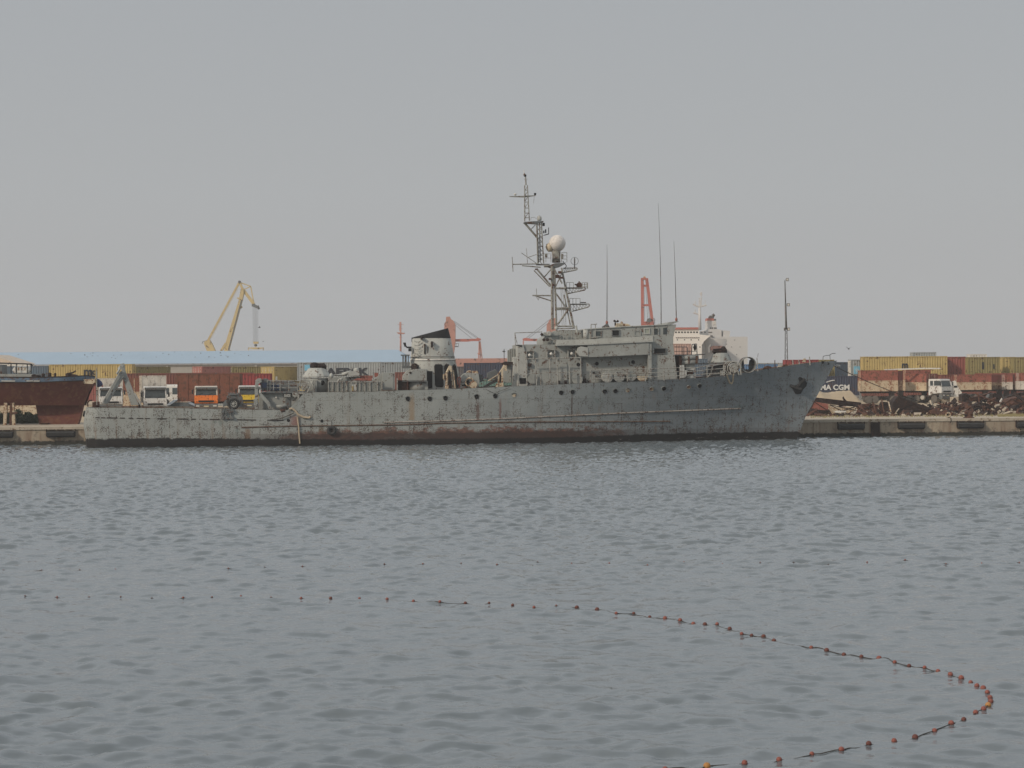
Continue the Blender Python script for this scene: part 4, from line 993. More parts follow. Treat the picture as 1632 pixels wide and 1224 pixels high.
parts('masthead_lamp', 'white', lambda m: (m.lathe(sp(821.2, 311.5, 0), [(.09, 0), (.11, .12), (.11, .16)], 10), m.tube(sp(835.4, 277.5, 0), sp(835.2, 271.5, 0), .04), m.lathe(sp(836, 278, 0), [(.1, -.1), (.1, .05)], 8)), ms)
parts('masthead_lamp', 'black', lambda m: (m.lathe(sp(852.8, 311, 0), [(.08, 0), (.1, .12), (.1, .18)], 8), m.lathe(sp(837, 279.5, 0), [(.1, -.1), (.11, .05)], 8)), ms)
part('drum_lantern', 'pale', lambda m: (m.lathe(sp(859.7, 351.5, 0), [(.17, 0), (.19, .1), (.18, .3), (.12, .36), (.02, .42)], 12), m.path([sp(846, 351, 0), sp(846.5, 346.5, 0), sp(852, 346.5, 0), sp(856, 349, 0)], .018)), 0, ms)
part('radio_fittings', 'black', lambda m: (SB(m, 865, 868.3, 355, 360, -.2, .1), SX(m, [(865, 375), (873, 372.5), (875.3, 372), (875, 373.3), (869, 375)], -.2, .1), SB(m, 866, 867.8, 367.5, 371.5, -.1, .1), SB(m, 869, 870.8, 365.5, 371, -.1, .1), SB(m, 874, 875, 362.5, 372.5, -.05, .05)), 0, ms)
part('mast_cables', 'black', lambda m: (m.tube(sp(858.5, 418, -.4), sp(857.6, 380, -.4), .03), m.tube(sp(861, 415, -.4), sp(860, 375, -.4), .04), m.path([sp(897, 416, -.8), sp(903, 424, -.6), sp(899, 429, -.5)], .03)), 0, ms)
parts('mast_junction_box', 'rust', lambda m: [SB(m, x, x + w_, y, y + h_, -1.2, -.9) for x, y, w_, h_ in ((886, 438, 6, 5), (890, 432, 5, 4), (875, 443, 3, 3), (880, 452, 3, 4), (853, 428, 4, 2), (893, 441, 5, 3))], ms)
# ---- things hanging on or tied to the ship
tf = thing_fr('tyre_fender', 'black tyre hung against the grey hull above the waterline', 'tyre', sf)
tyc = hv(528.5, 686) + Vector((0, -.16, 0))
tyo = MB().torus(tyc, .27, .13, 'y', 22, 8).build('tyre', M['rubber'], tf)
MB().lathe(tyc + Vector((0, .02, 0)), [(.2, 0), (.2, .03)], 16, 'y').build('tyre_centre', M['rustd'], tf)
MB().tube(tyc + Vector((0, .05, .3)), tyc + Vector((0, .1, .75)), .02).build('rope', M['drope'], tf)
def hrope(name, pts, r, mat, label, cat='rope', off=.1, n=6):
    mb = MB(); P_ = [hv(*p) + Vector((0, -off, 0)) for p in pts]
    mb.path(P_, r, n); o = mb.build(name, M[mat], None, sf.o, sf.a); return tag(o, label, cat)
hrope('mooring_rope', [(461, 652), (466, 651), (471, 655), (476, 661), (484, 665), (493, 666), (495, 664)], .09, 'rope', 'thick pale rope bundle draped over the hull from the bulwark end')
hrope('hanging_rope', [(474, 664), (476, 680), (477, 695), (478, 707)], .06, 'rope', 'single pale rope hanging straight down the hull to the water')
hrope('rope_loop', [(1158, 597.5), (1160, 603), (1163, 610), (1166, 611.5), (1168, 607), (1169, 596)], .07, 'rope', 'pale rope loop hanging over the hull below the forward rope reel', off=.06)
hrope('slack_cable', [(431, 669), (440, 668.5), (450, 666), (460, 662), (468, 658)], .035, 'drope', 'thin dark cable drooping along the stern bulwark', off=.12)
hrope('slack_line', [(774, 620), (780, 623.5), (788, 627), (800, 622), (812, 617.5)], .015, 'drope', 'thin dark line sagging over the hull edge below the rusty davit', off=.1)
# bow line to the bollard on the quay
bol = qf.P(1544, 662, .9); bolw = qf.o + qf.eu * bol.x + qf.ev * .9 + Vector((0, 0, QZ))
mb = MB(); p0 = sf.o + sf.eu * sp(1329, 583, 0).x + Vector((0, 0, sp(1329, 583, 0).z)); p1 = bolw + Vector((-.1, -.1, .25)); pp = []
for k in range(25):
    f = k / 24; q = p0.lerp(p1, f); q.z -= 0.55 * 4 * f * (1 - f) * .7; pp.append(q)
mb.path(pp, .035, 6); tag(mb.build('bow_line', M['drope']), 'long dark mooring line running from the bow down to the rusty bollard', 'mooring line')
bt = thing('mooring_bollard', 'rusty double horned mooring bollard on the quay edge holding the bow line', 'bollard', bolw, QA)
MB().lathe((0, 0, 0), [(.5, 0), (.5, .06), (.25, .12), (.2, .35)], 16).build('base', M['rust'], bt)
mb = MB()
for s_ in (-1, 1): mb.lathe((s_ * .24, 0, .12), [(.15, 0), (.13, .3), (.18, .42), (.12, .5)], 12)
mb.build('horn', M['rust'], bt)
rx = qf.P(1510, 662, 1.2).x
rt_ = thing('mooring_ring', 'pale round mooring ring with a hook hanging over the quay edge', 'mooring ring', qf.o + qf.eu * rx + qf.ev * 1.0 + Vector((0, 0, QZ)), QA)
MB().torus((0, 0, .28), .2, .07, 'y', 16, 6).build('ring', M['cream'], rt_)
MB().path([Vector((0, 0, .1)), Vector((-.1, -1.1, .02)), Vector((-.1, -1.12, -.3)), Vector((-.22, -1.12, -.42))], .03).build('chain', M['rustd'], rt_)
# swimming-area float lines on the water
def floatline(name, pts, rbase, label, yellow=()):
    g0 = Gp(*pts[0]); t = thing(name, label, 'float line', (g0.x, g0.y, 0)); o = Vector((g0.x, g0.y, 0))
    rr = random.Random(len(pts)); P_ = []
    me = MB().lathe((0, 0, 0), [(.001, -1), (.5, -.87), (.87, -.5), (1, 0), (.87, .5), (.5, .87), (.001, 1)], 12)
    first = {}
    for i, (x, y) in enumerate(pts):
        q = Gp(x, y, 0.03); z = float(wave(q.x, q.y)); q = Gp(x, y, z + .02); z = float(wave(q.x, q.y)); q.z = z + .016
        P_.append(q - o); s_ = rbase * rr.uniform(.8, 1.18) * (.5 if x < 440 or y < 915 else .8 if x < 900 else 1); s_ *= .6 if rr.random() < .3 and (x < 900 or y < 915) else 1; mt = 'yfloat' if i in yellow else 'rfloat' if rr.random() < .7 else 'rfloat2'
        if mt not in first: f = me.build('float', M[mt], t); first[mt] = f
        else: f = first[mt].copy(); COL.objects.link(f)
        f.location = q - o; f.scale = (s_, s_, s_); f.rotation_euler = (rr.uniform(0, 3), rr.uniform(0, 3), rr.uniform(0, 3))
    mb = MB(); path = []
    for a, b in zip(P_[:-1], P_[1:]):
        n = max(2, int((b - a).length / .12)); side = Vector((rr.uniform(-1, 1), rr.uniform(-1, 1), 0)) * .05
        for k in range(n):
            f = k / n; q = a.lerp(b, f) + side * math.sin(math.pi * f); w_ = float(wave(q.x + o.x, q.y + o.y)) - (.004 if rbase == .048 and q.y + o.y < 42 else .016 if rbase == .048 and q.x + o.x > -3 else .03) + .016 * math.sin(q.x * 2.1 + q.y * 1.3)
            q.z = w_ * min(1, 6 * f * (1 - f) + .2) + (1 - min(1, 6 * f * (1 - f) + .2)) * a.lerp(b, f).z; path.append(q)
    path.append(P_[-1]); mb.path(path, .008, 4); mb.build('rope', M['drope'], t)
M['rfloat'] = paint('faded_red_float', (0.26, 0.085, 0.065), 0.15, 0.35, .5, sc=2)
M['rfloat2'] = paint('dirty_red_float', (0.15, 0.055, 0.045), 0.3, 0.4, .6, sc=2)
M['yfloat'] = paint('orange_float', (0.42, 0.20, 0.06), 0.1, 0.2, .5)
near = [(40, 951), (91, 951), (142, 952), (192.5, 951), (242, 952.5), (292, 953), (338, 952), (384, 951), (432, 951.4), (480, 953.5), (527, 953), (573, 953.3), (617, 954.5), (659, 958), (701, 958.7), (741.7, 961), (779.6, 962), (817, 965), (851, 967.5), (886.5, 968), (919.4, 969.4), (951.7, 971), (982, 977), (1010, 977.6),
 (1035.6, 982.5), (1060, 985), (1084, 988.7), (1105, 992), (1123.5, 995), (1143, 998.4), (1163, 1001.5), (1182, 1007.7), (1198, 1012.7), (1217, 1014), (1233.5, 1020), (1293, 1031), (1317.6, 1036.7), (1345, 1041), (1373, 1046), (1401, 1048.7), (1426, 1053.8), (1449, 1060), (1473.7, 1065.4), (1495, 1067.7), (1514.7, 1075), (1532, 1081), (1547, 1084.7), (1557, 1092), (1567, 1096.7), (1573.6, 1103), (1578, 1112), (1579, 1118), (1575, 1123.5), (1567.8, 1129.7), (1555, 1135), (1536, 1145), (1516, 1153), (1489.5, 1164), (1458.6, 1173.8), (1425, 1179.6), (1384.6, 1185.4), (1341, 1194), (1294, 1201), (1241.7, 1211), (1186.7, 1218), (1126.6, 1222), (1060, 1230)]
far = [(5, 909), (66, 908), (127, 907.5), (184, 906.7), (244, 906), (304, 905.5), (364, 904), (422, 903), (482, 902), (557, 901), (612.6, 900), (674, 898.5), (735, 898), (792, 898), (857, 896.9), (911, 896.9), (971, 896.5), (1032, 896.5), (1090, 896), (1151.5, 896), (1211.6, 895.2), (1265, 895.3), (1320, 895.3), (1382, 895.3), (1442.5, 896), (1507.6, 896), (1564.6, 896.5), (1624.6, 896.3)]
floatline('float_line', near, .048, 'nearer curving line of small red floats strung on dark rope, sweeping to the lower right', (52, 65))
floatline('float_line', far, .046, 'farther straight line of widely spaced red floats across the water')
# ------------------------------------------------------------------ shipping containers
CC = {'yellow': (0.43, 0.325, 0.125), 'olive': (0.24, 0.20, 0.08), 'blue': (0.08, 0.115, 0.155), 'navy': (0.032, 0.040, 0.070), 'red': (0.26, 0.075, 0.06), 'brown': (0.17, 0.058, 0.042),
      'salmon': (0.38, 0.15, 0.125), 'crimson': (0.24, 0.035, 0.035), 'grey': (0.30, 0.32, 0.32), 'teal': (0.09, 0.17, 0.15), 'midblue': (0.07, 0.16, 0.30), 'white': (0.58, 0.56, 0.52), 'dark': (0.09, 0.09, 0.095), 'pink': (0.40, 0.27, 0.23)}
def cmat(c): return paint(c + '_container_paint', CC[c], 0.06, 0.18, 0.6, sc=0.6)
CMESH = {}; HT = {}
def container(label, color, px, D, ztop, L=12.19, yaw=0.0, H=2.75, corner='l', door=None, group='shipping containers on the quay'):
    """near corner at px; the long side runs to the right, the short end back"""
    x = Wp(px, 590, D).x; a = yaw
    if ztop > 100: ztop = Wp(px, ztop, D).z
    z0 = ztop - H
    if corner == 'r': x -= math.cos(a) * L; 
    y = D - (math.sin(a) * L if corner == 'r' else 0)
    t = thing('shipping_container', label, 'container', (x, y, z0), a, group)
    HT[t.name] = (L, H, color)
    key = (color, round(L, 1), round(H, 2))
    if key not in CMESH:
        W_ = 2.44; b = MB(); e = 0.09; zt, zb = H - .12, .16
        def corr(p0, p1, nrm):
            d = (p1 - p0); n = max(4, int(d.length / 0.36)); xs = []
            for k in range(n):
                for f, o in ((0, 0), (.3, 0), (.5, -.055), (.8, -.055)): xs.append(p0 + d * ((k + f) / n) + nrm * o)
            xs.append(p1)
            return [[Vector((p.x, p.y, zb)) for p in xs], [Vector((p.x, p.y, zt)) for p in xs]]
        b.grid(corr(Vector((e, .03, 0)), Vector((L - e, .03, 0)), Vector((0, -1, 0))), False)
        b.grid(corr(Vector((L - e, W_ - .03, 0)), Vector((e, W_ - .03, 0)), Vector((0, 1, 0))), False)
        b.grid(corr(Vector((L - .03, e, 0)), Vector((L - .03, W_ - e, 0)), Vector((1, 0, 0))), False)
        b.grid(corr(Vector((.03, W_ - e, 0)), Vector((.03, e, 0)), Vector((-1, 0, 0))), False)
        b.box(.05, L - .05, .05, W_ - .05, H - .07, H - .02)
        f = MB()
        for X in (0, L - .1):
            for Y in (0, W_ - .1): f.box(X, X + .1, Y, Y + .1, 0.0, H)
        for zz in ((0.02, .17), (H - .13, H - .01)):
            f.box(.1, L - .1, 0.004, .07, *zz); f.box(.1, L - .1, W_ - .07, W_ - .004, *zz); f.box(0.004, .07, .1, W_ - .1, *zz); f.box(L - .07, L - .004, .1, W_ - .1, *zz)
        dm = MB()
        for k in (0, 1): dm.box(-.02, .02, .12 + k * 1.12, 1.2 + k * 1.12, .2, H - .16)
        rm = MB()
        for k in (.35, .85, 1.5, 2.0): rm.tube((-.05, k, .2), (-.05, k, H - .16), .022)
        for k in (.35, .85, 1.5, 2.0):
            for hz in (.7, 1.3, 2.0): rm.box(-.07, -.02, k - .1, k + .1, hz, hz + .04)
        CMESH[key] = (b, f, dm, rm, {})
    b, f, dm, rm, cache = CMESH[key]
    m_ = cmat(color)
    def mk(nm, mb, mat, par):
        if nm in cache: o = cache[nm].copy(); COL.objects.link(o); o.parent = par
        else: o = mb.build(nm, mat, par); cache[nm] = o
        return o
    mk('corrugated_walls', b, m_, t); mk('frame', f, m_, t)
    if door == 'l': d2 = mk('door', dm, m_, t); mk('lock_rods', rm, M['white'], d2)
    t['_L'] = L; del t['_L']
    return t
cl = container
D0 = 296
# left group, west to east
cl('faded blue container behind the cabin of the beached hull, at the far left', 'blue', 76.5, D0, 583, corner='r')
mscy = cl('long yellow container with dark letters behind the beached hull', 'yellow', 78, D0 - 1, 581)
cl('olive container with a bright yellow end just right of the long yellow one', 'olive', 216.5, D0 + 4, 584.5, L=6.06, yaw=R(42), door='l')
cl('salmon red container with white marks on its doors above the orange truck', 'salmon', 322, D0 + 6, 584, L=6.06, yaw=R(45), door='l')
cl('olive yellow container between the salmon red one and the bright yellow ones', 'olive', 370, D0 + 9, 584.2, L=6.06, yaw=R(20), door='l')
cl('small dusty red container end in the gap between yellow containers', 'brown', 408, D0 + 14, 585, L=6.06, yaw=R(10))
cl('bright yellow container with its double doors facing left, behind the covered winch', 'yellow', 437, D0 - 4, 584.3, L=6.06, yaw=R(60), H=2.59, door='l')
cl('bright yellow container next to the pale grey lettered one', 'yellow', 461, D0 + 2, 584.3, L=6.06, yaw=R(62), H=2.59, door='l')
mae = cl('long pale grey container with large dark lettering behind the round gun house', 'grey', 473.5, D0 - 2, 577.6)
cl('grey container standing behind the right end of the lettered grey one', 'grey', 604, D0 + 4, 577.2, L=6.06, yaw=R(12))
cl('small yellow container with a red lid line left of the funnel', 'yellow', 626, D0 + 40, 584.5, L=6.06, yaw=R(48), door='l')
cl('yellow container partly hidden by the pipe cage at the funnel', 'yellow', 636, D0 + 10, 583.5, L=6.06, yaw=R(8))
cl('thin red container top showing above the small yellow container', 'crimson', 610, D0 + 52, 580.5, L=6.06, yaw=R(5))
cl('dark red container low behind the electrical cabinet', 'brown', 630, D0 - 20, 593, L=6.06, yaw=R(5))
cl('navy blue ribbed container between the funnel and the bridge', 'navy', 739, D0 - 6, 578.3, L=12.19)
cl('dark grey container seen between the funnel and the navy one', 'dark', 726, D0 + 12, 584, L=6.06)
cl('teal container below the navy one, seen under the raised gangway', 'teal', 760, D0 - 12, 604, L=6.06)
# behind the launcher and the bow
cl('navy blue container behind the forward rocket launcher', 'blue', 1128, D0 + 14, 571.5, corner='r')
cl('dusty pink container standing in front of the white ship', 'pink', 1102, D0 - 6, 547.5, corner='r')
cl('bright blue container seen through the round deck tunnel', 'midblue', 1180, D0 + 30, 580.5, L=6.06)
cl('pale grey container low behind the bow gear', 'grey', 1205, D0 + 60, 578.5, L=12.19)
cl('red container behind the foremost bow posts', 'crimson', 1251, D0 - 4, 573.3, L=4.9)
cl('olive container right of the red one behind the bow', 'olive', 1303, D0 + 3, 573.2, L=2.5)
cl('gold container end showing just right of the stem', 'yellow', 1318, D0 + 1, 584, L=6.06, yaw=R(70))
cma0 = cl('blue container with a white logo on the second tier, right of the stem', 'blue', 1331, D0 + 8, 577, L=6.06, yaw=R(35))
mstar = cl('grey container with a white star on a pale blue square and a white door end', 'grey', 1356, D0 - 3, 573, L=12.19, door='l')
cma = cl('navy container with large white letters on the ground behind the sand mound', 'navy', 1369.3, D0 - 14, 599, corner='r', yaw=R(2))
yr = cl('long yellow container with a dark emblem on the upper tier right of the bow', 'yellow', 1375.5, D0 - 6, 568.3)
cl('dusty red container between two yellow ones on the upper tier', 'red', 1507, D0 - 4, 568.5, L=2.9)
cl('narrow yellow brown container slice beside the dusty red one', 'olive', 1536.5, D0 + 2, 568.8, L=6.06, yaw=R(64))
oc = cl('olive container with a dark mark on the upper tier', 'olive', 1543, D0 - 6, 569, L=4.6)
cl('narrow blue container wedged in the yellow row at the right', 'midblue', 1591, D0 + 1, 569, L=6.06, yaw=R(70))
cl('pale yellow container with a diagonal shadow, second from the right edge', 'yellow', 1598, D0 - 2, 568.8, L=1.9)
cl('olive container at the right edge of the picture', 'olive', 1616, D0 - 8, 569)
cl('small pale grey container lying on top of the long yellow one', 'grey', 1455, D0 + 20, 561.3, L=3.7, yaw=0, H=1.6)
cl('small pale grey container on top near the right edge', 'white', 1546, D0 + 24, 564.3, L=2.7, yaw=0, H=1.6)
cl('low red brown container behind the cab of the parked tipper truck', 'brown', 1500, D0 - 14, 597, L=12.19)
cl('red brown container on the lower tier at the right edge', 'red', 1560, D0 - 13, 595, L=12.19)
# lower tier left
cl('rusty red container on the lower tier right of the stern gantry', 'brown', 193, D0 - 34, 595, L=12.19, yaw=R(3))
cl('dull red container on the lower tier behind the white minibus', 'brown', 262, D0 - 14, 594.5, L=12.19, yaw=R(-2))
cl('deep crimson container right behind the yellow truck', 'crimson', 382, D0 - 50, 595.2, L=3.7)
cl('yellow container low behind the aft deckhouse', 'yellow', 420, D0 - 20, 4.2, L=12.19)
cl('grey container under the lettered grey one', 'grey', 474, D0 - 1.5, 4.65, L=12.19)
cl('brown container below the long yellow lettered one', 'red', 79, D0 - .5, 4.85)
cl('brown container below the navy ribbed one', 'brown', 740, D0 - 5.5, 4.4)
cl('brown container under the long yellow one at the right', 'brown', 1377, D0 - 5.5, 4.85)
boxes = [(o, o.location.copy(), o.rotation_euler[2], HT[o.name]) for o in bpy.data.objects if o.name.startswith('shipping_container') and o.type == 'EMPTY']
sc_n = 0
for o, l_, a_, (L_, H_, c_) in boxes:
    gap = l_.z - QZ
    if gap < .9: continue
    if any(p is not o and abs(q.x - l_.x) < 4 and abs(q.y - l_.y) < 2 and q.z + h_[1] < l_.z + .4 and h_[0] > L_ * .8 for p, q, _, h_ in boxes): continue
    n_ = 1 if gap < 3.2 else 2
    for k in range(n_):
        nm = o['label'].split(',')[0].split(' with ')[0].split(' behind ')[0]; c2 = ('brown', 'red', 'grey', 'blue', 'dark')[sc_n % 5]; sc_n += 1
        ws_ = (('brown', 'red', 'grey', 'blue', 'dark')[(sc_n - 1) % 5] + ' container' + (' at the bottom' if k else '') + ' under the ' + nm).split()[:16]
        x_, y_ = l_.x, l_.y
        container(' '.join(ws_), c2, 816 + 3200 * x_ / y_, y_, QZ + gap * (n_ - k) / n_ - .01, L=L_, yaw=a_, H=gap / n_)
M['dkink'] = plain('dark_lettering', (0.02, 0.022, 0.03), .6); M['whink'] = plain('white_lettering', (0.62, 0.62, 0.6), .6); M['skyblue'] = plain('sky_blue_decal', (0.17, 0.42, 0.58), .6)
def on(t, L, px, D, z, H=2.75):     # local position on a container's near side for a picture column
    d = Wp(px, 590, D); o = Vector(t.location); a = t.rotation_euler[2]
    return ((d.x - o.x) / math.cos(a))
def letter(t, txt, px, z, size, mat, xs=1.0, D=D0, **k):
    return lettering(txt, size, M[mat], t, (on(t, 0, px, D, z), -.045, z), xs=xs, **k)
letter(mae, 'MAERSK', 544, 1.28, 1.45, 'dkink', xs=1.45, D=D0 - 2, bold=.06)
mb = MB(); x0 = on(mae, 0, 485.5, D0 - 2, 0); mb.box(x0, x0 + .9, -.04, .02, 1.55, 2.4); mb.build('decal', M['skyblue'], mae)
letter(mscy, 'm', 140.5, 1.62, 1.9, 'dkink', xs=.95, D=D0 - 1, bold=.05); letter(mscy, 'sc', 147.5, 1.62, 1.3, 'dkink', xs=.8, D=D0 - 1, bold=.03)
letter(yr, 'm', 1442, 1.45, 1.5, 'dkink', xs=.8, D=D0 - 6, bold=.05)
letter(cma, 'CMA CGM', 1326, 1.12, .98, 'whink', xs=1.08, D=D0 - 14, bold=.035)
mb = MB(); x0 = on(cma, 0, 1316, D0 - 14, 0)
for k in range(7): mb.box(x0 + k * .17, x0 + k * .17 + .2, -.05, .02, 1.85 + .24 * math.sin(k / 6 * 1.4), 1.95 + .26 * math.sin(k / 6 * 1.5))
mb.build('logo_swoosh', M['whink'], cma)
mb = MB(); x0 = on(mstar, 0, 1366, D0 - 3, 0); mb.box(x0 - .5, x0 + .55, -.04, .02, .65, 1.75); mb.build('decal', M['skyblue'], mstar)
mb = MB()
for k in range(7):
    a = k * 2 * math.pi / 7; c = Vector((x0, -.06, 1.2)); mb.prism([c + Vector((.1 * math.cos(a - .45), 0, .1 * math.sin(a - .45))), c + Vector((.42 * math.cos(a), 0, .42 * math.sin(a))), c + Vector((.1 * math.cos(a + .45), 0, .1 * math.sin(a + .45)))], (0, .02, 0))
mb.build('star_emblem', M['whink'], mstar)
mb = MB(); mb.box(-.03, .0, .06, 2.38, .2, 2.6); mb.build('white_end', M['white'], mstar)
mb = MB(); x0 = on(mstar, 0, 1350.6, D0 - 3, 0)
mb = MB(); x0 = on(oc, 0, 1566.5, D0 - 6, 0); mb.box(x0 - .12, x0 + .12, -.04, .02, 1.0, 2.0); mb.box(x0 + 1.5, x0 + 1.65, -.04, .02, 1.0, 1.7); mb.build('dark_mark', M['dkink'], oc)
letter(cma0, 'CMA', 1336, 2.2, .45, 'whink', D=D0 + 8)
# ------------------------------------------------------------------ warehouse with the pale blue roof
sh = FrAt(300, 430, QZ, 0.0)
D1 = 430
shd = thing('warehouse', 'very long warehouse with a pale blue roof and dusty grey walls behind the containers', 'warehouse', (0, D1, QZ))
def W1(px, py, D=D1): p = Wp(px, py, D); return Vector((p.x, D - D1, p.z - QZ))
e0, e1 = W1(-260, 582), W1(661, 576); r0, r1 = W1(-260, 564.5), W1(633, 558)
zE = 6.95; zR = 9.5
ex0, ex1 = e0.x, e1.x; rx1 = r1.x * (D1 + 14) / D1
EZ = Wp(400, 578.5, D1).z - QZ; RZ = Wp(400, 559, D1 + 16).z - QZ
mb = MB(); mb.grid([[Vector((ex0, 0, EZ)), Vector((ex1, 0, EZ))], [Vector((ex0, 16, RZ)), Vector((rx1, 16, RZ))], [Vector((ex0, 32, EZ)), Vector((ex1, 32, EZ))]], False)
mb.add([(ex1, 0, EZ), (ex1, 32, EZ), (rx1, 16, RZ)], [(0, 1, 2)])
mb.build('roof', paint('pale_blue_roof', (0.29, 0.385, 0.475), 0.0, 0.06, .6, sc=.25, streak=0), shd)
mb = MB(); mb.box(ex0 + .3, ex1 - .5, .4, 31.6, -.3, EZ - .05); mb.build('wall', paint('dusty_wall', (0.33, 0.31, 0.28), 0, .12, sc=.2), shd)
mb = MB(); mb.box(ex0, ex1, -.12, .0, EZ - .28, EZ - .02); mb.build('gutter', paint('dull_gutter', (0.30, 0.31, 0.33), 0.1, .2), shd)
mb = MB()
k = ex0 + 4
while k < ex1: mb.box(k, k + .35, .15, .4, 0, EZ - .3); k += 9.5
mb.build('wall_pier', paint('pier_paint', (0.42, 0.40, 0.37), 0.05, .12), shd)
# white gabled building
gb_ = thing('gabled_building', 'cream gabled building rising at the far left edge behind the beached hull', 'building', (0, 360, QZ))
def W2(px, py, D=360): p = Wp(px, py, D); return Vector((p.x, D - 360, p.z - QZ))
mb = MB(); mb.prism([W2(-60, 579.5), W2(28, 579.2), W2(-16, 565), ], (0, 14, 0)); mb.build('gable', paint('cream_gable', (0.55, 0.45, 0.35), 0.05, .08), gb_)
p = W2(-60, 580); q = W2(48, 580)
mb = MB(); mb.box(p.x, q.x - 2.3, .2, 13, -.3, p.z); mb.build('wall', M['white'], gb_)
mb = MB(); mb.box(p.x, q.x, -.2, .1, p.z - .75, p.z - .05); mb.build('fascia', M['white'], gb_)
# ------------------------------------------------------------------ bushes and boundary walls
def bush(px, D, w, h, label, seed):
    r_ = random.Random(seed); x = Wp(px, 660, D).x
    mb = MB()
    for k in range(2600):
        a, b_ = r_.uniform(-1, 1), r_.uniform(0, 1) ** .8
        top = h * (1 - .5 * a * a) * (.8 + .2 * math.sin(a * 9 + seed))
        p = Vector((a * w, r_.gauss(0, .35), b_ * top))
        s_ = r_.uniform(.05, .13); d = Vector((r_.uniform(-1, 1), r_.uniform(-1, 1), r_.uniform(-.6, 1))).normalized(); e_ = d.orthogonal().normalized()
        mb.add([p - d * s_, p + e_ * s_ * .5, p + d * s_, p - e_ * s_ * .5], [(0, 1, 2, 3)])
    t = thing('bush', label, 'bush', (x, D, QZ), 0, 'bushes on the quay')
    mb.build('foliage', M['leaf'], t)
    s2 = MB()
    for k in range(7): s2.tube((r_.uniform(-.3, .3), 0, -.05), (r_.uniform(-w, w) * .8, r_.uniform(-.2, .2), h * .8), .03, .01)
    s2.build('stem', M['rustd'], t)
n = N('leaf_green', .8); n.col(n.mix(n.noise(1.3, 4), (0.03, 0.045, 0.018), (0.10, 0.12, 0.05))); M['leaf'] = n.m
bush(-6, 182, 1.3, 1.35, 'dense dark bush cut by the left edge under the beached hull', 1)
bush(30, 183, 1.25, 1.3, 'green bush between the two timber props', 2)
bush(50, 182, .85, .95, 'low green bush beside the keel of the beached hull', 3)
bush(278, 330, 2.6, 3.9, 'dark bush against the warehouse wall behind the minibus', 4)
bush(292, 332, 2.2, 3.7, 'dark bush just left of the salmon red container', 5)
lw = thing('low_wall', 'low pale masonry wall behind the bushes at the left', 'wall', (Wp(30, 650, 205).x, 205, QZ))
mb = MB(); mb.box(-14, 3.2, 0, .4, -.1, 1.6); mb.box(-14, 3.3, -.06, .46, 1.6, 1.72); mb.build('masonry', M['cream'], lw)
# ------------------------------------------------------------------ beached rusty hull on the quay
bf = FrAt(60, 178, QZ, 0.0)
bo = thing_fr('beached_vessel', 'rusty red beached hull with faded blue bulwark propped up on the quay at the left', 'boat', bf)
def bp_(px, py, v): return bf.P(px, py, v)
dk = [(-260, 600), (0, 601), (60, 601.5), (110, 600), (140, 598.5), (151, 600)]
rd_ = [(-260, 609), (0, 609.5), (60, 609.5), (110, 607.5), (140, 606.5), (149, 607)]
bot = [(-260, 647), (0, 646.5), (56, 646), (133, 646), (140, 628), (150, 612)]
def brow(tab, hbf): 
    return [tab(px) for px in bxs]
bxs = list(range(-260, 140, 8)) + [140, 144, 148, 151]
def bh(px): return interp([(-260, 3.0), (60, 3.0), (100, 2.6), (130, 1.7), (143, .8), (151, .08)], px)
def bpt(px, py, k): b = max(.05, bh(px) * k); return bp_(px, py, -b)
def bhull(m, y0t, y1t, k0, k1, n):
    for sd in (1, -1):
        rows = []
        for j in range(n + 1):
            f = j / n; row = []
            for px in bxs:
                y = interp(y0t, px) * (1 - f) + interp(y1t, px) * f; kk_ = k0 * (1 - f) + k1 * f
                q = bpt(px, y, kk_); q.y *= sd; row.append(q)
            rows.append(row)
        m.grid(rows, True, sd > 0)
M['bblue'] = paint('faded_blue_bulwark', (0.10, 0.155, 0.22), 0.35, 0.3, .7, sc=1.5)
M['bred'] = paint('red_antifouling', (0.125, 0.042, 0.032), 0.42, 0.35, .85, sc=.5, rcol=(0.20, 0.085, 0.05))
mb = MB(); bhull(mb, rd_, bot, 1.0, .45, 6)
# bottom plating and tapering stem
mb.build('hull', M['bred'], bo)
keel = [(56.6, 645), (62.5, 676.5), (124, 676.2), (127, 668), (132.5, 643), (139, 627), (100, 640)]
mb = MB(); mb.prism([bp_(x, y, -.35) for x, y in keel], (0, .7, 0)); mb.build('keel', M['bred'], bo)
mb = MB(); mb.grid([[bpt(px, interp(bot, px), .45) for px in bxs if px < 134], [Vector((bpt(px, interp(bot, px), .45).x, -bpt(px, interp(bot, px), .45).y, bpt(px, interp(bot, px), .45).z)) for px in bxs if px < 134]], True); mb.build('bottom_plating', M['rustd'], bo)
mb = MB(); bhull(mb, dk, rd_, 1.0, 1.0, 2); mb.build('bulwark', M['bblue'], bo)
mb = MB(); mb.path([bpt(px, interp(rd_, px), 1.0) + Vector((0, -.03, 0)) for px in bxs], .05); mb.build('rubbing_strake', M['rustd'], bo); mb = MB(); mb.path([bpt(px, interp(dk, px), 1.0) for px in bxs], .05); mb.build('cap_rail', M['rustd'], bo)
mb = MB(); rr_ = [px for px in bxs if px < 150]; mb.grid([[bpt(px, interp(dk, px) + 5, .98) for px in rr_], [Vector((bpt(px, interp(dk, px) + 5, .98).x, -bpt(px, interp(dk, px) + 5, .98).y, bpt(px, interp(dk, px) + 5, .98).z)) for px in rr_]]); mb.build('deck', M['deck'], bo)
mb = MB()
for a, b in ((2, 24), (42, 63)): mb.prism([bp_(a, 606.2, -3.06), bp_(a, 608, -3.06), bp_(b, 608.2, -3.06), bp_(b, 606.4, -3.06)], (0, .1, 0))
mb.build('freeing_port', M['pale'], bo)
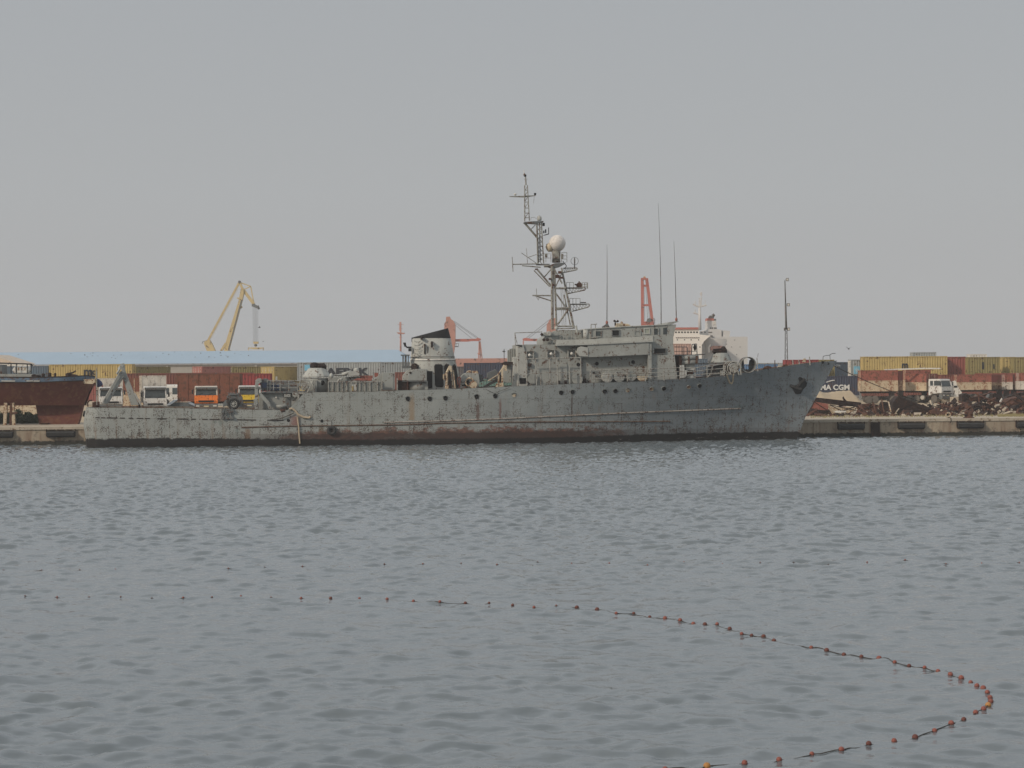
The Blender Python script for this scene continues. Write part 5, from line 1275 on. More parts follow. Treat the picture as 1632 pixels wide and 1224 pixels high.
mb = MB(); mb.prism([bp_(-200, 600.5, -1.9), bp_(-200, 596, -1.9), bp_(51, 596, -1.9), bp_(51, 600.5, -1.9)], (0, 3.6, 0)); mb.build('cabin_roof', M['grey'], bo)
mb = MB(); mb.prism([bp_(x, y, -1.4) for x, y in ((19, 590.5), (22.5, 584), (44, 583.5), (46.5, 590), (44, 595), (22, 595))], (0, 1.2, 0)); lo_ = mb.build('raft_canister', M['white'], bo, bevel=.08)
mb = MB()
for a in (24.5, 28.5, 33.5, 38.5): mb.prism([bp_(a, 585, -1.43), bp_(a, 590, -1.43), bp_(a + 2, 590, -1.43), bp_(a + 2, 585, -1.43)], (0, .05, 0))
mb.build('canister_slots', M['cream'], lo_)
mb = MB(); mb.path([bp_(-120, 578, -1.7), bp_(0, 578.7, -1.7), bp_(50, 580.3, -1.7), bp_(52, 583, -1.7)], .06)
for a, y in ((-40, 579), (17.5, 579), (26, 579), (43.5, 580), (49.5, 581)): mb.tube(bp_(a, y, -1.7), bp_(a, 597, -1.7), .045)
mb.build('roof_railing', M['black'], bo)
mb = MB(); mb.prism([bp_(x, y, -.8) for x, y in ((-40, 596), (-40, 580), (2, 581), (3, 596))], (0, 2, 0)); mb.build('wheelhouse', M['dgrey'], bo)
def bdk(m):
    for x, y, r_ in ((54, 598, .22), (60, 599, .3), (69, 596.5, .15), (79, 595.5, .18), (108, 596, .2), (88, 596, .1)): m.lathe(bp_(x, 601.5, -1.8), [(r_, 0), (r_, (601.5 - y) / 18)], 10); m.lathe(bp_(x, y, -1.8), [(.05, -.1), (r_ * 1.2, 0), (.05, .1)], 8)
    m.path([bp_(110, 595, -1.5), bp_(116, 594, -1.5), bp_(121, 591, -1.5)], .07); m.prism([bp_(x, y, -1.5) for x, y in ((107, 601), (107, 594), (112, 594), (112, 601))], (0, .4, 0)); m.tube(bp_(112, 598, -1.5), bp_(123, 600, -1.5), .15)
m_ = MB(); bdk(m_)
for i_ in islands(m_): i_.build('deck_winch', M['rustd'], bo)
mb = MB(); mb.prism([bp_(x, y, -1.5) for x, y in ((131, 608.5), (133, 604.5), (150, 603.5), (151, 609), (147, 612), (134, 611.5))], (0, .3, 0)); mb.build('stem_plate', M['cream'], bo)
mb = MB(); mb.prism([bp_(x, y, .3) for x, y in ((152, 604), (155, 603.5), (160.5, 608), (163, 613), (160, 616), (155, 617.5), (152, 615))], (0, .5, 0)); mb.build('bow_buoy', plain('deep_blue', (0.02, 0.03, 0.09)), bo, bevel=.1)
for a, b, c, d, v, lb in ((9.5, 640, 8, 681, -1.6, 'left timber prop leaning under the beached hull'), (20, 640, 22.5, 681, -1.8, 'right timber prop with a cross piece under the beached hull'), (-20, 640, -24, 681, -1.6, 'timber prop at the left edge under the beached hull')):
    p, q = bf.P(a, b, v), bf.P(c, d, v); t = thing('timber_prop', lb, 'prop', bf.o + Vector((q.x, q.y, 0)), 0, 'timber props under the beached hull')
    q0 = Vector((q.x, q.y, 0)); p = p - q0
    mb = MB(); mb.bar(Vector((0, 0, 0)), Vector((p.x, 0, 1.95)), .3, .28); mb.build('beam', M['cream'], t)
    if a == 20: mb = MB(); mb.bar(Vector((-.3, -.1, 0)), Vector((-.2, -.1, 1.95)), .12, .2); mb.bar(Vector((-.3, -.15, 1.0)), Vector((.35, -.15, 1.1)), .1, .16); mb.build('cross_piece', M['rust'], t)
kb = thing('keel_block', 'dark timber block under the keel of the beached hull', 'block', bf.o + bf.P(72, 678, -.6))
MB().box(-.3, .3, -.3, .3, -.15, .2).build('block', M['rustd'], kb)
# ------------------------------------------------------------------ trucks
def wheel(t, x, y, r=.5, w=.3, side=1, name='wheel'):
    o = MB().lathe((x, y, r), [(r * .55, -w / 2), (r * .9, -w / 2), (r, -w / 3), (r, w / 3), (r * .9, w / 2), (r * .55, w / 2)], 20, 'x').build(name, M['dtyre'], t)
    MB().lathe((x, y, r), [(.02, -w * .38), (r * .3, -w * .40), (r * .55, -w * .46), (r * .56, w * .46), (r * .3, w * .40), (.02, w * .38)], 16, 'x').build('rim', M['dust'], o)
    return o
M['dust'] = plain('dusty_grey', (0.42, 0.39, 0.34), .8); M['dtyre'] = plain('dusty_tyre', (0.12, 0.105, 0.09), .9); M['lamp'] = plain('lamp_glass', (0.55, 0.53, 0.48), .2); M['plate'] = plain('number_plate', (0.55, 0.48, 0.30), .5)
def truck(label, px, D, yaw, col, roofcol, body=None, bcol='cream', bl=6.0, bh_=1.7, bz=1.3, beacon=False, group='trucks parked on the quay', zg=QZ, topcol=None, visor=True, bwid=2.5, low=1.78):
    """front bumper at the origin, the truck points to local -Y"""
    x = Wp(px, 620, D).x
    t = thing('tipper_truck' if body else 'truck', label, 'truck', (x, D, zg), yaw, group)
    cm = paint(col + '_cab', TC[col], .12, .1, .45); rm = paint(roofcol + '_cab', TC[roofcol], .12, .1, .45)
    W_ = 1.22
    b = MB(); b.prism([Vector((-W_, 0, low - .5)), Vector((-W_, -.04, low - .3)), Vector((-W_, 0, low + .35)), Vector((-W_, 2.0, low + .35)), Vector((-W_, 2.0, 1.0)), Vector((-W_, 1.75, 1.0)), Vector((-W_, 1.5, 1.22)), Vector((-W_, .85, 1.22)), Vector((-W_, .6, low - .5))], (2 * W_, 0, 0))
    cab = b.build('cab', cm, t, bevel=.04)
    u = MB(); zt = 3.12; z0 = low + .35
    # pillars, roof and rear wall of the cab
    for s_ in (-1, 1):
        u.bar((s_ * (W_ - .07), .02, z0), (s_ * (W_ - .14), .28, zt - .2), .12, .12)
        u.box(min(s_ * W_, s_ * (W_ - .1)), max(s_ * W_, s_ * (W_ - .1)), 1.15, 1.3, z0, zt - .2)
        u.box(min(s_ * W_, s_ * (W_ - .1)), max(s_ * W_, s_ * (W_ - .1)), 1.75, 2.0, z0, zt - .2)
        u.box(min(s_ * W_, s_ * (W_ - .1)), max(s_ * W_, s_ * (W_ - .1)), .2, 2.0, z0, z0 + .12)
    u.box(-W_ + .1, W_ - .1, 1.9, 2.0, z0, zt - .2)
    u.prism([Vector((-W_ + .04, .24, zt - .24)), Vector((-W_ + .04, .3, zt - .05)), Vector((-W_ + .04, .6, zt)), Vector((-W_ + .04, 2.0, zt)), Vector((-W_ + .04, 2.0, zt - .24))], (2 * W_ - .08, 0, 0))
    up = u.build('cab_top', rm, t, bevel=.03)
    g_ = MB(); g_.add([(-W_ + .16, .07, z0 + .03), (W_ - .16, .07, z0 + .03), (W_ - .2, .27, zt - .26), (-W_ + .2, .27, zt - .26)], [(0, 1, 2, 3)]); g_.build('windscreen', M['glass'], t)
    for s_ in (-1, 1): MB().box(min(s_ * (W_ - .06), s_ * (W_ - .04)), max(s_ * (W_ - .06), s_ * (W_ - .04)), .22, 1.75, z0 + .12, zt - .26).build('side_window', M['glass'], t)
    if visor: MB().prism([Vector((-W_ + .1, .0, zt - .36)), Vector((-W_ + .1, -.05, zt - .18)), Vector((-W_ + .1, .26, zt - .1)), Vector((-W_ + .1, .26, zt - .2))], (2 * W_ - .2, 0, 0)).build('sun_visor', M['dgrey'], t)
    g_ = MB(); g_.box(-.8, .8, -.06, 0.02, low - .38, low - .18)
    for k in range(2): g_.box(-.85, .85, -.075, .0, low - .34 + k * .08, low - .31 + k * .08)
    g_.build('grille', M['black'], t)
    MB().prism([Vector((-W_, -.12, .55)), Vector((-W_, -.14, low - .6)), Vector((-W_, .1, low - .52)), Vector((-W_, .4, low - .6)), Vector((-W_, .4, .5))], (2 * W_, 0, 0)).build('bumper', M['dgrey'] if col != 'white' else M['dgrey'], t, bevel=.03)
    for s_ in (-1, 1):
        MB().box(s_ * .9 - .18, s_ * .9 + .18, -.17, -.1, low - .85, low - .68).build('headlight', M['lamp'], t)
        mm = MB(); mm.box(s_ * (W_ + .2) - .09, s_ * (W_ + .2) + .09, -.02, .06, z0 + .15, z0 + .62); mm.tube((s_ * W_, .15, z0 + .7), (s_ * (W_ + .2), .02, z0 + .6), .025); mm.tube((s_ * W_, .15, z0 + .1), (s_ * (W_ + .2), .02, z0 + .2), .025); mm.build('mirror', M['black'], t)
        mm = MB(); mm.tube((s_ * .55 - .3, .02, z0 + .06), (s_ * .55 + .35, .16, z0 + .35), .015); mm.build('wiper', M['black'], t)
    MB().box(-.26, .26, -.17, -.13, low - .86, low - .74).build('number_plate', M['plate'], t)
    L_ = bl + 2.6
    c = MB(); c.box(-.45, -.3, 1.2, L_, .75, .98); c.box(.3, .45, 1.2, L_, .75, .98); c.box(-.3, .3, 2.4, 3.2, .6, 1.0)
    for yy in (L_ - .6, L_ - 2.0, 1.1): c.box(-1.0, 1.0, yy - .08, yy + .08, .42, .6)
    c.build('chassis', M['rustd'], t)
    for yy in (1.18, L_ - 1.9, L_ - .75):
        for s_ in (-1, 1): wheel(t, s_ * 1.02, yy)
    MB().lathe((-1.0, 3.0, .7), [(.28, -.2), (.28, .2)], 14, 'x').build('fuel_tank', M['dust'], t)
    if beacon:
        for s_ in (-1, 1): MB().lathe((s_ * .85, .6, zt), [(.1, 0), (.1, .14), (.06, .2)], 10).build('beacon', M['rfloat'], t)
    if body: dumpbody(t, 2.3, bl, bh_, bz, bcol, topcol, bwid)
    return t
def dumpbody(t, y0, L, h, z0, c1, c2=None, w=2.5, name='tipper_body'):
    """open cargo body with ribs, lower half c1, upper half c2"""
    m1, m2 = bodymat(c1), bodymat(c2 or c1); X = w / 2
    o = None
    for k, (za, zb_, mt) in enumerate(((z0, z0 + h / 2, m1), (z0 + h / 2, z0 + h, m2))):
        b = MB()
        b.box(-X, -X + .06, y0, y0 + L, za, zb_); b.box(X - .06, X, y0, y0 + L, za, zb_); b.box(-X + .06, X - .06, y0, y0 + .06, za, zb_); b.box(-X + .06, X - .06, y0 + L - .06, y0 + L, za, zb_)
        if k == 0: b.box(-X + .06, X - .06, y0 + .06, y0 + L - .06, za, za + .08)
        if o is None: o = b.build(name, mt, t)
        else: b.build('upper_boards', mt, o)
    r_ = MB(); u_ = MB(); n_ = max(2, int(L / (1.1 if c2 is None or c1 == c2 else 2.4)))
    for k in range(n_ + 1):
        yy = y0 + L * k / n_
        for s_ in (-1, 1): r_.box(min(s_ * X, s_ * (X + .05)), max(s_ * X, s_ * (X + .05)), yy - .03, yy + .03, z0 - .05, z0 + h / 2); u_.box(min(s_ * X, s_ * (X + .05)), max(s_ * X, s_ * (X + .05)), yy - .03, yy + .03, z0 + h / 2, z0 + h + .02)
    for zz in (z0 - .04, z0 + h / 2 - .08):
        for s_ in (-1, 1): r_.box(min(s_ * X, s_ * (X + .035)), max(s_ * X, s_ * (X + .035)), y0, y0 + L, zz, zz + .08)
        for yy, d in ((y0, -.035), (y0 + L, .035)): r_.box(-X, X, min(yy, yy + d), max(yy, yy + d), zz, zz + .08)
    for k in range(1, 4):
        xx = -X + w * k / 4
        for yy, d in ((y0, -.03), (y0 + L, .03)): r_.box(xx - .04, xx + .04, min(yy, yy + d), max(yy, yy + d), z0, z0 + h)
    u_.box(-X - .03, X + .03, y0 - .03, y0, z0 + h - .06, z0 + h + .02)
    for s_ in (-1, 1): u_.box(min(s_ * X, s_ * (X + .035)), max(s_ * X, s_ * (X + .035)), y0 - .03, y0 + L, z0 + h - .06, z0 + h)
    r_.build('ribs', m1, o); u_.build('upper_ribs', m2, o)
    return o
TC = {'white': (0.60, 0.59, 0.56), 'orange': (0.75, 0.19, 0.03), 'yellow': (0.62, 0.43, 0.03), 'cream': (0.55, 0.50, 0.42), 'red': (0.3, .06, .04)}
BC = {'cream': (0.48, 0.39, 0.27), 'red': (0.27, 0.085, 0.06), 'rust': (0.18, 0.062, 0.035), 'crimson': (0.23, 0.035, 0.035), 'white': (0.55, 0.51, 0.45), 'maroon': (0.12, 0.03, 0.03), 'tan': (0.22, 0.16, 0.11)}
def bodymat(c): return paint(c + '_body_boards', BC[c], .42 if c != 'white' else .15, .2, .75, rcol=(0.30, 0.13, 0.07) if c == 'cream' else RUST)
truck('white tipper truck with tall ribbed body facing the water beside the small car', 247.5, 214, R(13), 'white', 'white', True, 'white', 6, 2.85, 1.4, low=1.5)
truck('orange fronted truck facing the water in front of a huge rusty body', 328.5, 213, R(9), 'orange', 'cream')
truck('yellow fronted truck facing the water beside the grey boat davit', 397.5, 216, R(6), 'yellow', 'white')
truck('white truck with red beacons partly hidden by the grey stern gantry', 176.5, 210, R(12), 'white', 'white', True, 'white', 5.5, 2.6, 1.4, beacon=True)
# big rusty body parked behind the orange truck
def trailer(label, px, D, yaw, c1, c2, L=6, h=2.6, z0=1.25, wheels=2, zg=QZ, w=2.5, group='loaded trailers behind the sand bank'):
    t = thing('cargo_trailer', label, 'trailer', (Wp(px, 620, D).x, D, zg), yaw, group)
    dumpbody(t, 0, L, h, z0, c1, c2, w, 'trailer_body')
    c = MB(); c.box(-.45, -.3, .1, L - .1, z0 - .3, z0 - .06); c.box(.3, .45, .1, L - .1, z0 - .3, z0 - .06); c.box(-.9, .9, L - 1.4, L - 1.2, .42, z0 - .1); c.box(-.9, .9, L - 2.6, L - 2.4, .42, z0 - .1)
    c.box(-1.15, -1.0, .3, .9, .35, z0 - .1)
    c.build('chassis', M['rustd'], t)
    for k in range(wheels):
        for s_ in (-1, 1): wheel(t, s_ * 1.02, (L - 1.3 - 1.2 * k) if k < 2 else 1.0)
    return t
trailer('big rusty red tipper body standing behind the orange truck', 384, 232, R(90), 'rust', 'rust', L=7.1, h=3.1, z0=1.3, group='old tipper bodies on the quay')
trailer('narrow rusty tipper body end left of the orange truck', 294.5, 256, 0, 'rust', 'rust', L=6, h=3.0, z0=1.3, w=2.4, group='old tipper bodies on the quay')
trailer('cream boarded trailer behind the stern gantry', 214, 228, R(-4), 'cream', 'rust', L=6, h=3.1, z0=.9, w=2.6, group='old tipper bodies on the quay')
# white minibus and cars
mbx = Wp(269, 620, 246)
mv = thing('minibus', 'white minibus seen between the white tipper truck and a rusty body', 'minibus', (mbx.x, 247, QZ), R(6))
MB().prism([Vector((-1.3, 0, .4)), Vector((-1.3, -.05, 1.3)), Vector((-1.3, .25, 2.95)), Vector((-1.3, .5, 3.15)), Vector((-1.3, 5, 3.15)), Vector((-1.3, 5, .4))], (2.9, 0, 0)).build('body', M['white'], mv, bevel=.08)
for a, b in ((-.95, -.15), (.25, 1.2)): MB().add([(a, .05, 1.95), (b, .05, 1.95), (b, .17, 2.75), (a, .17, 2.75)], [(0, 1, 2, 3)]).build('window', M['glass'], mv)
for s_ in (-1, 1): wheel(mv, s_ * 1.15, 1.2, .42); wheel(mv, s_ * 1.15, 4.0, .42)
MB().lathe((-.5, -.45, 1.0), [(.3, -.1), (.42, 0), (.3, .1)], 14, 'y').build('spare_wheel', M['rubber'], mv)
def car(label, px, D, yaw, mat, L=4.1):
    t = thing('parked_car', label, 'car', (Wp(px, 620, D).x, D, QZ), yaw, 'cars parked between the trucks')
    def lerpw(pts, wb, wt):
        b = MB(); n_ = len(pts)
        zmid = .85
        A = [Vector((x, -(wb if z <= zmid else wb + (wt - wb) * (z - zmid) / .55), z)) for x, z in pts]; B = [Vector((p.x, -p.y, p.z)) for p in A]
        b.add(A + B, [tuple(range(n_)), tuple(range(2 * n_ - 1, n_ - 1, -1))] + [(i, i + n_, (i + 1) % n_ + n_, (i + 1) % n_) for i in range(n_)]); return b
    lerpw([(-L / 2, .35), (-L / 2 - .03, .6), (-L / 2 + .1, .82), (-L / 2 + .95, .92), (L / 2 - .5, .95), (L / 2 - .05, .85), (L / 2, .5), (L / 2 - .05, .3)], .82, .8).build('body', mat, t, bevel=.05)
    lerpw([(-L / 2 + .85, .93), (-L / 2 + 1.55, 1.38), (L / 2 - 1.3, 1.4), (L / 2 - .45, .96)], .8, .6).build('glasshouse', M['glass'], t, bevel=.03)
    lerpw([(-L / 2 + 1.5, 1.37), (-L / 2 + 1.7, 1.44), (L / 2 - 1.4, 1.45), (L / 2 - 1.2, 1.38)], .64, .6).build('roof', mat, t, bevel=.02)
    for x in (-L / 2 + .8, L / 2 - .8):
        for s_ in (-1, 1):
            o = MB().lathe((x, s_ * .72, .31), [(.17, -.1), (.31, -.1), (.31, .1), (.17, .1)], 18, 'y').build('wheel', M['rubber'], t); MB().lathe((x, s_ * .72, .31), [(.01, -.09), (.18, -.09), (.18, .09), (.01, .09)], 12, 'y').build('rim', M['dust'], o)
    for s_ in (-1, 1): MB().box(-L / 2 - .05, -L / 2 + .05, s_ * .6 - .14, s_ * .6 + .14, .58, .72).build('headlight', M['lamp'], t)
    for s_ in (-1, 1): MB().box(L / 2 - .05, L / 2 + .03, s_ * .62 - .12, s_ * .62 + .12, .6, .78).build('tail_light', M['rfloat'], t)
    return t
c1_ = car('small white car parked right of the white tipper truck', 281, 236, R(30), paint('white_car', (0.62, 0.62, 0.60), .03, .05, .3, streak=0), 3.4)
car('dusty beige car in front of the small white car', 289, 216, R(-12), paint('beige_car', (0.42, 0.33, 0.24), .15, .1, .5), 4.3)
tyh = thing('loose_tyre', 'large dark tyre standing between the beige car and the orange truck', 'tyre', (Wp(304, 620, 211.5).x, 211.5, QZ + .55))
MB().torus((0, 0, 0), .42, .18, 'y', 20, 8).build('tread', M['rubber'], tyh); MB().lathe((0, 0, 0), [(.25, -.05), (.25, .05)], 14, 'y').build('rim', M['rustd'], tyh)
# parked truck and trailers on the right
RD = 266
truck('white cabbed truck at the head of a red and cream trailer, behind the scrap heap', 1509, 261, R(44), 'white', 'white', True, 'cream', 3.2, 2.2, 1.62, topcol='red', visor=False)
def boxpx(label, x0, x1, D, c1, c2, yt, group, wheels=2, yaw=R(90), zlow=1.62):
    xa, xb = Wp(x0, 620, D).x, Wp(x1, 620, D).x; zt = Wp((x0 + x1) / 2, yt, D).z - QZ
    t = thing('cargo_trailer', label, 'trailer', (xb, D, QZ), yaw, group)
    dumpbody(t, 0, xb - xa, zt - zlow, zlow, c1, c2, 2.4, 'trailer_body')
    L = xb - xa
    c = MB(); c.box(-.45, -.3, .1, L - .1, zlow - .3, zlow - .06); c.box(.3, .45, .1, L - .1, zlow - .3, zlow - .06); c.box(-1.1, -.3, .4, 1.0, .5, zlow - .12); c.box(-.3, .3, .1, .3, zlow - .3, zlow - .06)
    c.build('chassis', M['rustd'], t)
    ys_ = (.75, 1.9, L - .9)[:wheels] if L > 3 else ()
    for y_ in ys_:
        for s_ in (-1, 1): wheel(t, s_ * 1.0, y_)
    return t
boxpx('red over cream boarded trailer with twin wheels, nearest the grey bow', 1370, 1428, 262, 'cream', 'red', 590, 'loaded trailers behind the sand bank', 0)
T1 = [o for o in bpy.data.objects if o.get('label', '').startswith('red over cream boarded trailer with')][0]
for x_ in (1383, 1392.5, 1421.7):
    for s_ in (-1, 1): wheel(T1, s_ * 1.0, (T1.location.x - Wp(x_, 620, 262).x))
boxpx('red over rust streaked cream trailer between the bow and the white cab', 1442, 1480, 267, 'cream', 'red', 589.5, 'loaded trailers behind the sand bank', 2)
boxpx('dark maroon and tan boards in the gap between two trailers', 1428.5, 1441.5, 270, 'tan', 'maroon', 591, 'loaded trailers behind the sand bank', 0)
boxpx('long trailer with heavy rust over its cream boards, right of the white cab', 1523, 1576.5, 272, 'cream', 'red', 597, 'loaded trailers behind the sand bank', 3)
boxpx('shaded grey brown trailer section right of the rusty cream one', 1577, 1598.5, 276, 'tan', 'maroon', 598, 'loaded trailers behind the sand bank', 0)
boxpx('short trailer with a pale cream lower half near the right edge', 1599, 1610, 274, 'white', 'red', 597, 'loaded trailers behind the sand bank', 0)
boxpx('narrow maroon trailer end near the right edge', 1611, 1621.5, 278, 'tan', 'maroon', 597, 'loaded trailers behind the sand bank', 0)
boxpx('trailer with white lower boards cut off by the right edge', 1622, 1690, 272, 'white', 'red', 594, 'loaded trailers behind the sand bank', 2)
for a, b, lb in ((1409.5, 1475, 'long white pole lying along the tops of the red trailers'), (1475.5, 1499, 'short pale pole lying above the white truck cab')):
    p, q = Wp(a, 589.4 if a < 1450 else 587.2, 262), Wp(b, 587 if a < 1450 else 587.3, 262)
    mb = MB(); mb.bar(p, q, .2, .17); tag(mb.build('roof_pole', M['white']), lb, 'pole')
sc_b = thing('bonnet_panel', 'white battered vehicle panel right of the white cab', 'panel', Wp(1522, 622, 262))
MB().prism([Vector((-.5, 0, 1.1)), Vector((.1, 0, 1.3)), Vector((.3, 0, .6)), Vector((.9, 0, -.3)), Vector((.6, 0, -1.3)), Vector((-.4, 0, -1.0))], (0, .2, 0)).build('panel', M['white'], sc_b)
MB().box(-.15, .3, -.03, .05, .35, .6).build('dark_trim', M['black'], sc_b)
for px, lb in ((1527, 'pale concrete block right of the white cab'), (1502, 'pale concrete block under the bumper of the white cab')):
    p = Wp(px, 636, 250 if px > 1510 else 262); tag(MB().box(-.9, .9, -.5, .5, 0, .95 if px > 1510 else .5).build('concrete_block', M['cope'], None, (p.x, p.y, QZ), R(9), bevel=.06), lb, 'concrete block', 'concrete blocks on the sand')
# ------------------------------------------------------------------ scrap on the quay
SG = 'rusty scrap pieces on the quay'
def scrap(name, label, pts, D, dep, mat='rust', cat='scrap metal', rib=True):
    P0 = [Wp(x, y, D) for x, y in pts]; c = Vector((sum(p.x for p in P0) / len(P0), D, QZ))
    t = thing(name, label, cat, c, 0, SG)
    mb = MB(); mb.prism([p - c for p in P0], (0, dep, 0)); mb.build('plate', M[mat], t, bevel=.03)
    if rib:
        r_ = MB(); n = len(P0)
        for i in range(0, n - 1, 2): r_.tube(P0[i] - c + Vector((0, -.03, 0)), P0[(i + n // 2) % n] - c + Vector((0, -.03, 0)), .04, n=5)
        r_.build('stiffener', M['rustd'], t)
    return t
scrap('hull_plate', 'tapering rusty hull plate lying nearest the bow', [(1287, 659), (1291, 650), (1297, 640), (1321, 644), (1320, 655)], 196, 1.2, 'redc')
scrap('steel_sheet', 'long dark steel sheet stretching right from the bow above the white debris', [(1300, 634), (1310, 637), (1322, 636), (1372, 642), (1378, 650), (1330, 645), (1298, 640)], 200, 1.5, 'rustd')
scrap('plate_pile', 'black shadowed pile of plates beneath the tapering hull plate', [(1284, 662), (1288, 653), (1295, 651), (1313, 654), (1330, 655), (1330, 662)], 193, 1.5, 'rustd')
scrap('curved_horn', 'curved black steel hook standing up from the sheet', [(1343, 634), (1344.5, 631.5), (1346, 635), (1350, 639), (1360, 641.5), (1352, 642), (1345.5, 640)], 199, .3, 'rustd', rib=False)
scrap('battered_boat', 'battered white and grey boat shell lying on its side', [(1322, 645), (1327, 649), (1362, 648), (1364, 654), (1350, 659), (1328, 660), (1325, 653)], 190, 1.2, 'cream')
scrap('torn_plating', 'torn white plating in front of the boat shell', [(1330, 656), (1336, 654.5), (1349, 655), (1348, 657.5), (1340, 658.5), (1332, 658)], 188, .3, 'white', rib=False)
scrap('steel_wedge', 'large dark triangular steel plate below the parked white truck', [(1422, 657), (1424, 640), (1432, 631.5), (1460, 642), (1487, 651), (1487, 659), (1440, 659)], 192, 2.2, 'rustd')
scrap('crumpled_tank', 'crumpled rusty tank end rising right of the white cab', [(1533, 640), (1533, 629), (1540, 626.5), (1546, 630), (1549, 640), (1545, 646), (1536, 645)], 206, 1.6, 'rustd')
scrap('bent_beam', 'long bent rusty beam leaning across the middle of the scrap heap', [(1546, 634), (1566, 629), (1580, 625), (1581, 632), (1566, 640), (1548, 640)], 205, .8, 'rust')
scrap('grey_shell', 'blue grey crushed shell in the scrap heap', [(1572, 637), (1576, 629), (1584, 627), (1588, 634), (1580, 641)], 202, .9, 'dgrey')
scrap('box_section', 'dark box section tipped on its corner with a white edge', [(1582, 628), (1586, 626), (1598, 633), (1598, 640), (1592, 646), (1583, 641)], 199, 1.4, 'rustd')
scrap('white_offcut', 'white offcut sticking out beside the dark box section', [(1593, 640), (1597, 634), (1598, 638), (1595, 641.5)], 197.5, .2, 'white', rib=False)
scrap('arched_plate', 'large arched rusty plate at the right edge of the scrap heap', [(1599, 655), (1600, 643), (1610, 636), (1625, 632), (1660, 630), (1660, 657), (1620, 657)], 196, 2.4, 'rust')
scrap('dark_arch', 'dark curved plate edge above the arched rusty plate', [(1598, 640), (1606, 632), (1625, 626), (1660, 623), (1660, 631), (1622, 634), (1604, 642)], 199, 1.0, 'rustd')
scrap('folded_sheet', 'folded brown sheet lying left of the mooring bollard', [(1516, 657), (1520, 650), (1530, 646), (1538, 648), (1536, 656), (1526, 659)], 190, .9, 'rust')
scrap('rust_slab', 'reddish slab tilted behind the mooring ring', [(1510, 646), (1514, 641), (1520, 640), (1524, 645), (1518, 650)], 196, .7, 'rust')
scrap('mixed_bales', 'dark bale of crushed metal behind the mooring bollard', [(1550, 657), (1552, 646), (1562, 641), (1574, 643), (1584, 650), (1580, 658)], 191, 1.4, 'rustd')
scrap('rusted_frame', 'rusty frame leaning under the wheels of the trailers', [(1400, 648), (1404, 640), (1417, 641), (1420, 655), (1404, 657)], 196, .3, 'rustd')
scrap('brown_panel', 'brown ragged panel below the twin trailer wheels', [(1372, 653), (1374, 644), (1388, 643), (1400, 645), (1398, 658), (1380, 659)], 194, .8, 'rust')
for k, (a, b, c, d) in enumerate(((1405, 636, 1409, 657), (1416, 640, 1420, 656), (1392, 642, 1396, 658), (1368, 646, 1384, 660), (1602, 655, 1640, 660), (1556, 628, 1590, 642), (1494, 642, 1530, 655))):
    lb = ['thin upright rusty rod left of the dark steel wedge', 'pale upright rod beside the dark steel wedge', 'short upright rod under the twin trailer wheels', 'slanting rusty rod left of the scrap panels', 'pale pink pipe lying in front of the arched plate',
          'long rod leaning across the crushed shell', 'thin rod lying left of the folded brown sheet'][k]
    p, q = Wp(a, b, 190), Wp(c, d, 188.5); mb = MB(); mb.tube(Vector(), q - p, .07, n=7)
    tag(mb.build('steel_rod', M['cream'] if k in (1, 4) else M['rust'], None, p), lb, 'rod', 'rods in the scrap heap')
# small debris no one could count
rr = random.Random(11); mb = MB(); mb2 = MB(); mb3 = MB()
for k in range(1300):
    px = rr.choice((rr.uniform(1286, 1660), rr.uniform(1480, 1660)))
    D = rr.uniform(186, 206); x = Wp(px, 650, D).x
    hh = QZ + abs(rr.gauss(0, .35)) * (1.3 if px > 1495 else .55) * min(1, (D - 185) / 6)
    s_ = rr.uniform(.06, .4) if rr.random() < .88 else rr.uniform(.5, 1.1); d = Vector((rr.gauss(0, 1), rr.gauss(0, 1), rr.gauss(0, .6))).normalized(); e_ = d.orthogonal().normalized(); f_ = d.cross(e_)
    p = Vector((x, D, hh)); w_ = s_ * (rr.uniform(.2, .9) if s_ < .45 else rr.uniform(.06, .25)); th_ = s_ * rr.uniform(.03, .3 if s_ < .45 else .1)
    vs = [p + d * a * s_ + e_ * b * w_ + f_ * c * th_ for c in (-1, 1) for b in (-1, 1) for a in (-1, 1)]
    m_ = mb if rr.random() < .55 else (mb2 if rr.random() < .35 else mb3)
    m_.add(vs, [(0, 2, 3, 1), (4, 5, 7, 6), (0, 1, 5, 4), (2, 6, 7, 3), (0, 4, 6, 2), (1, 3, 7, 5)])
tag(mb.build('scrap_debris', M['rust']), 'loose heap of small rusty scrap spread behind the quay edge', 'scrap', kind='stuff')
tag(mb2.build('rubble', M['cope']), 'pale rubble and lumps scattered among the scrap', 'rubble', kind='stuff')
tag(mb3.build('dark_debris', M['rustd']), 'dark shreds of metal scattered among the scrap', 'scrap', kind='stuff')
# dry weeds by the quay edge
mb = MB()
for k in range(1400):
    px = rr.choice((rr.uniform(1590, 1632), rr.uniform(1290, 1632))); D = rr.uniform(181, 188); x = Wp(px, 650, D).x; h_ = rr.uniform(.05, .3)
    mb.add([(x, D, QZ), (x + .05, D, QZ), (x + rr.uniform(-.1, .1), D, QZ + h_)], [(0, 1, 2)])
tag(mb.build('dry_grass', plain('dry_grass', (0.28, 0.24, 0.12), .9)), 'thin dry grass along the quay edge', 'grass', kind='stuff')
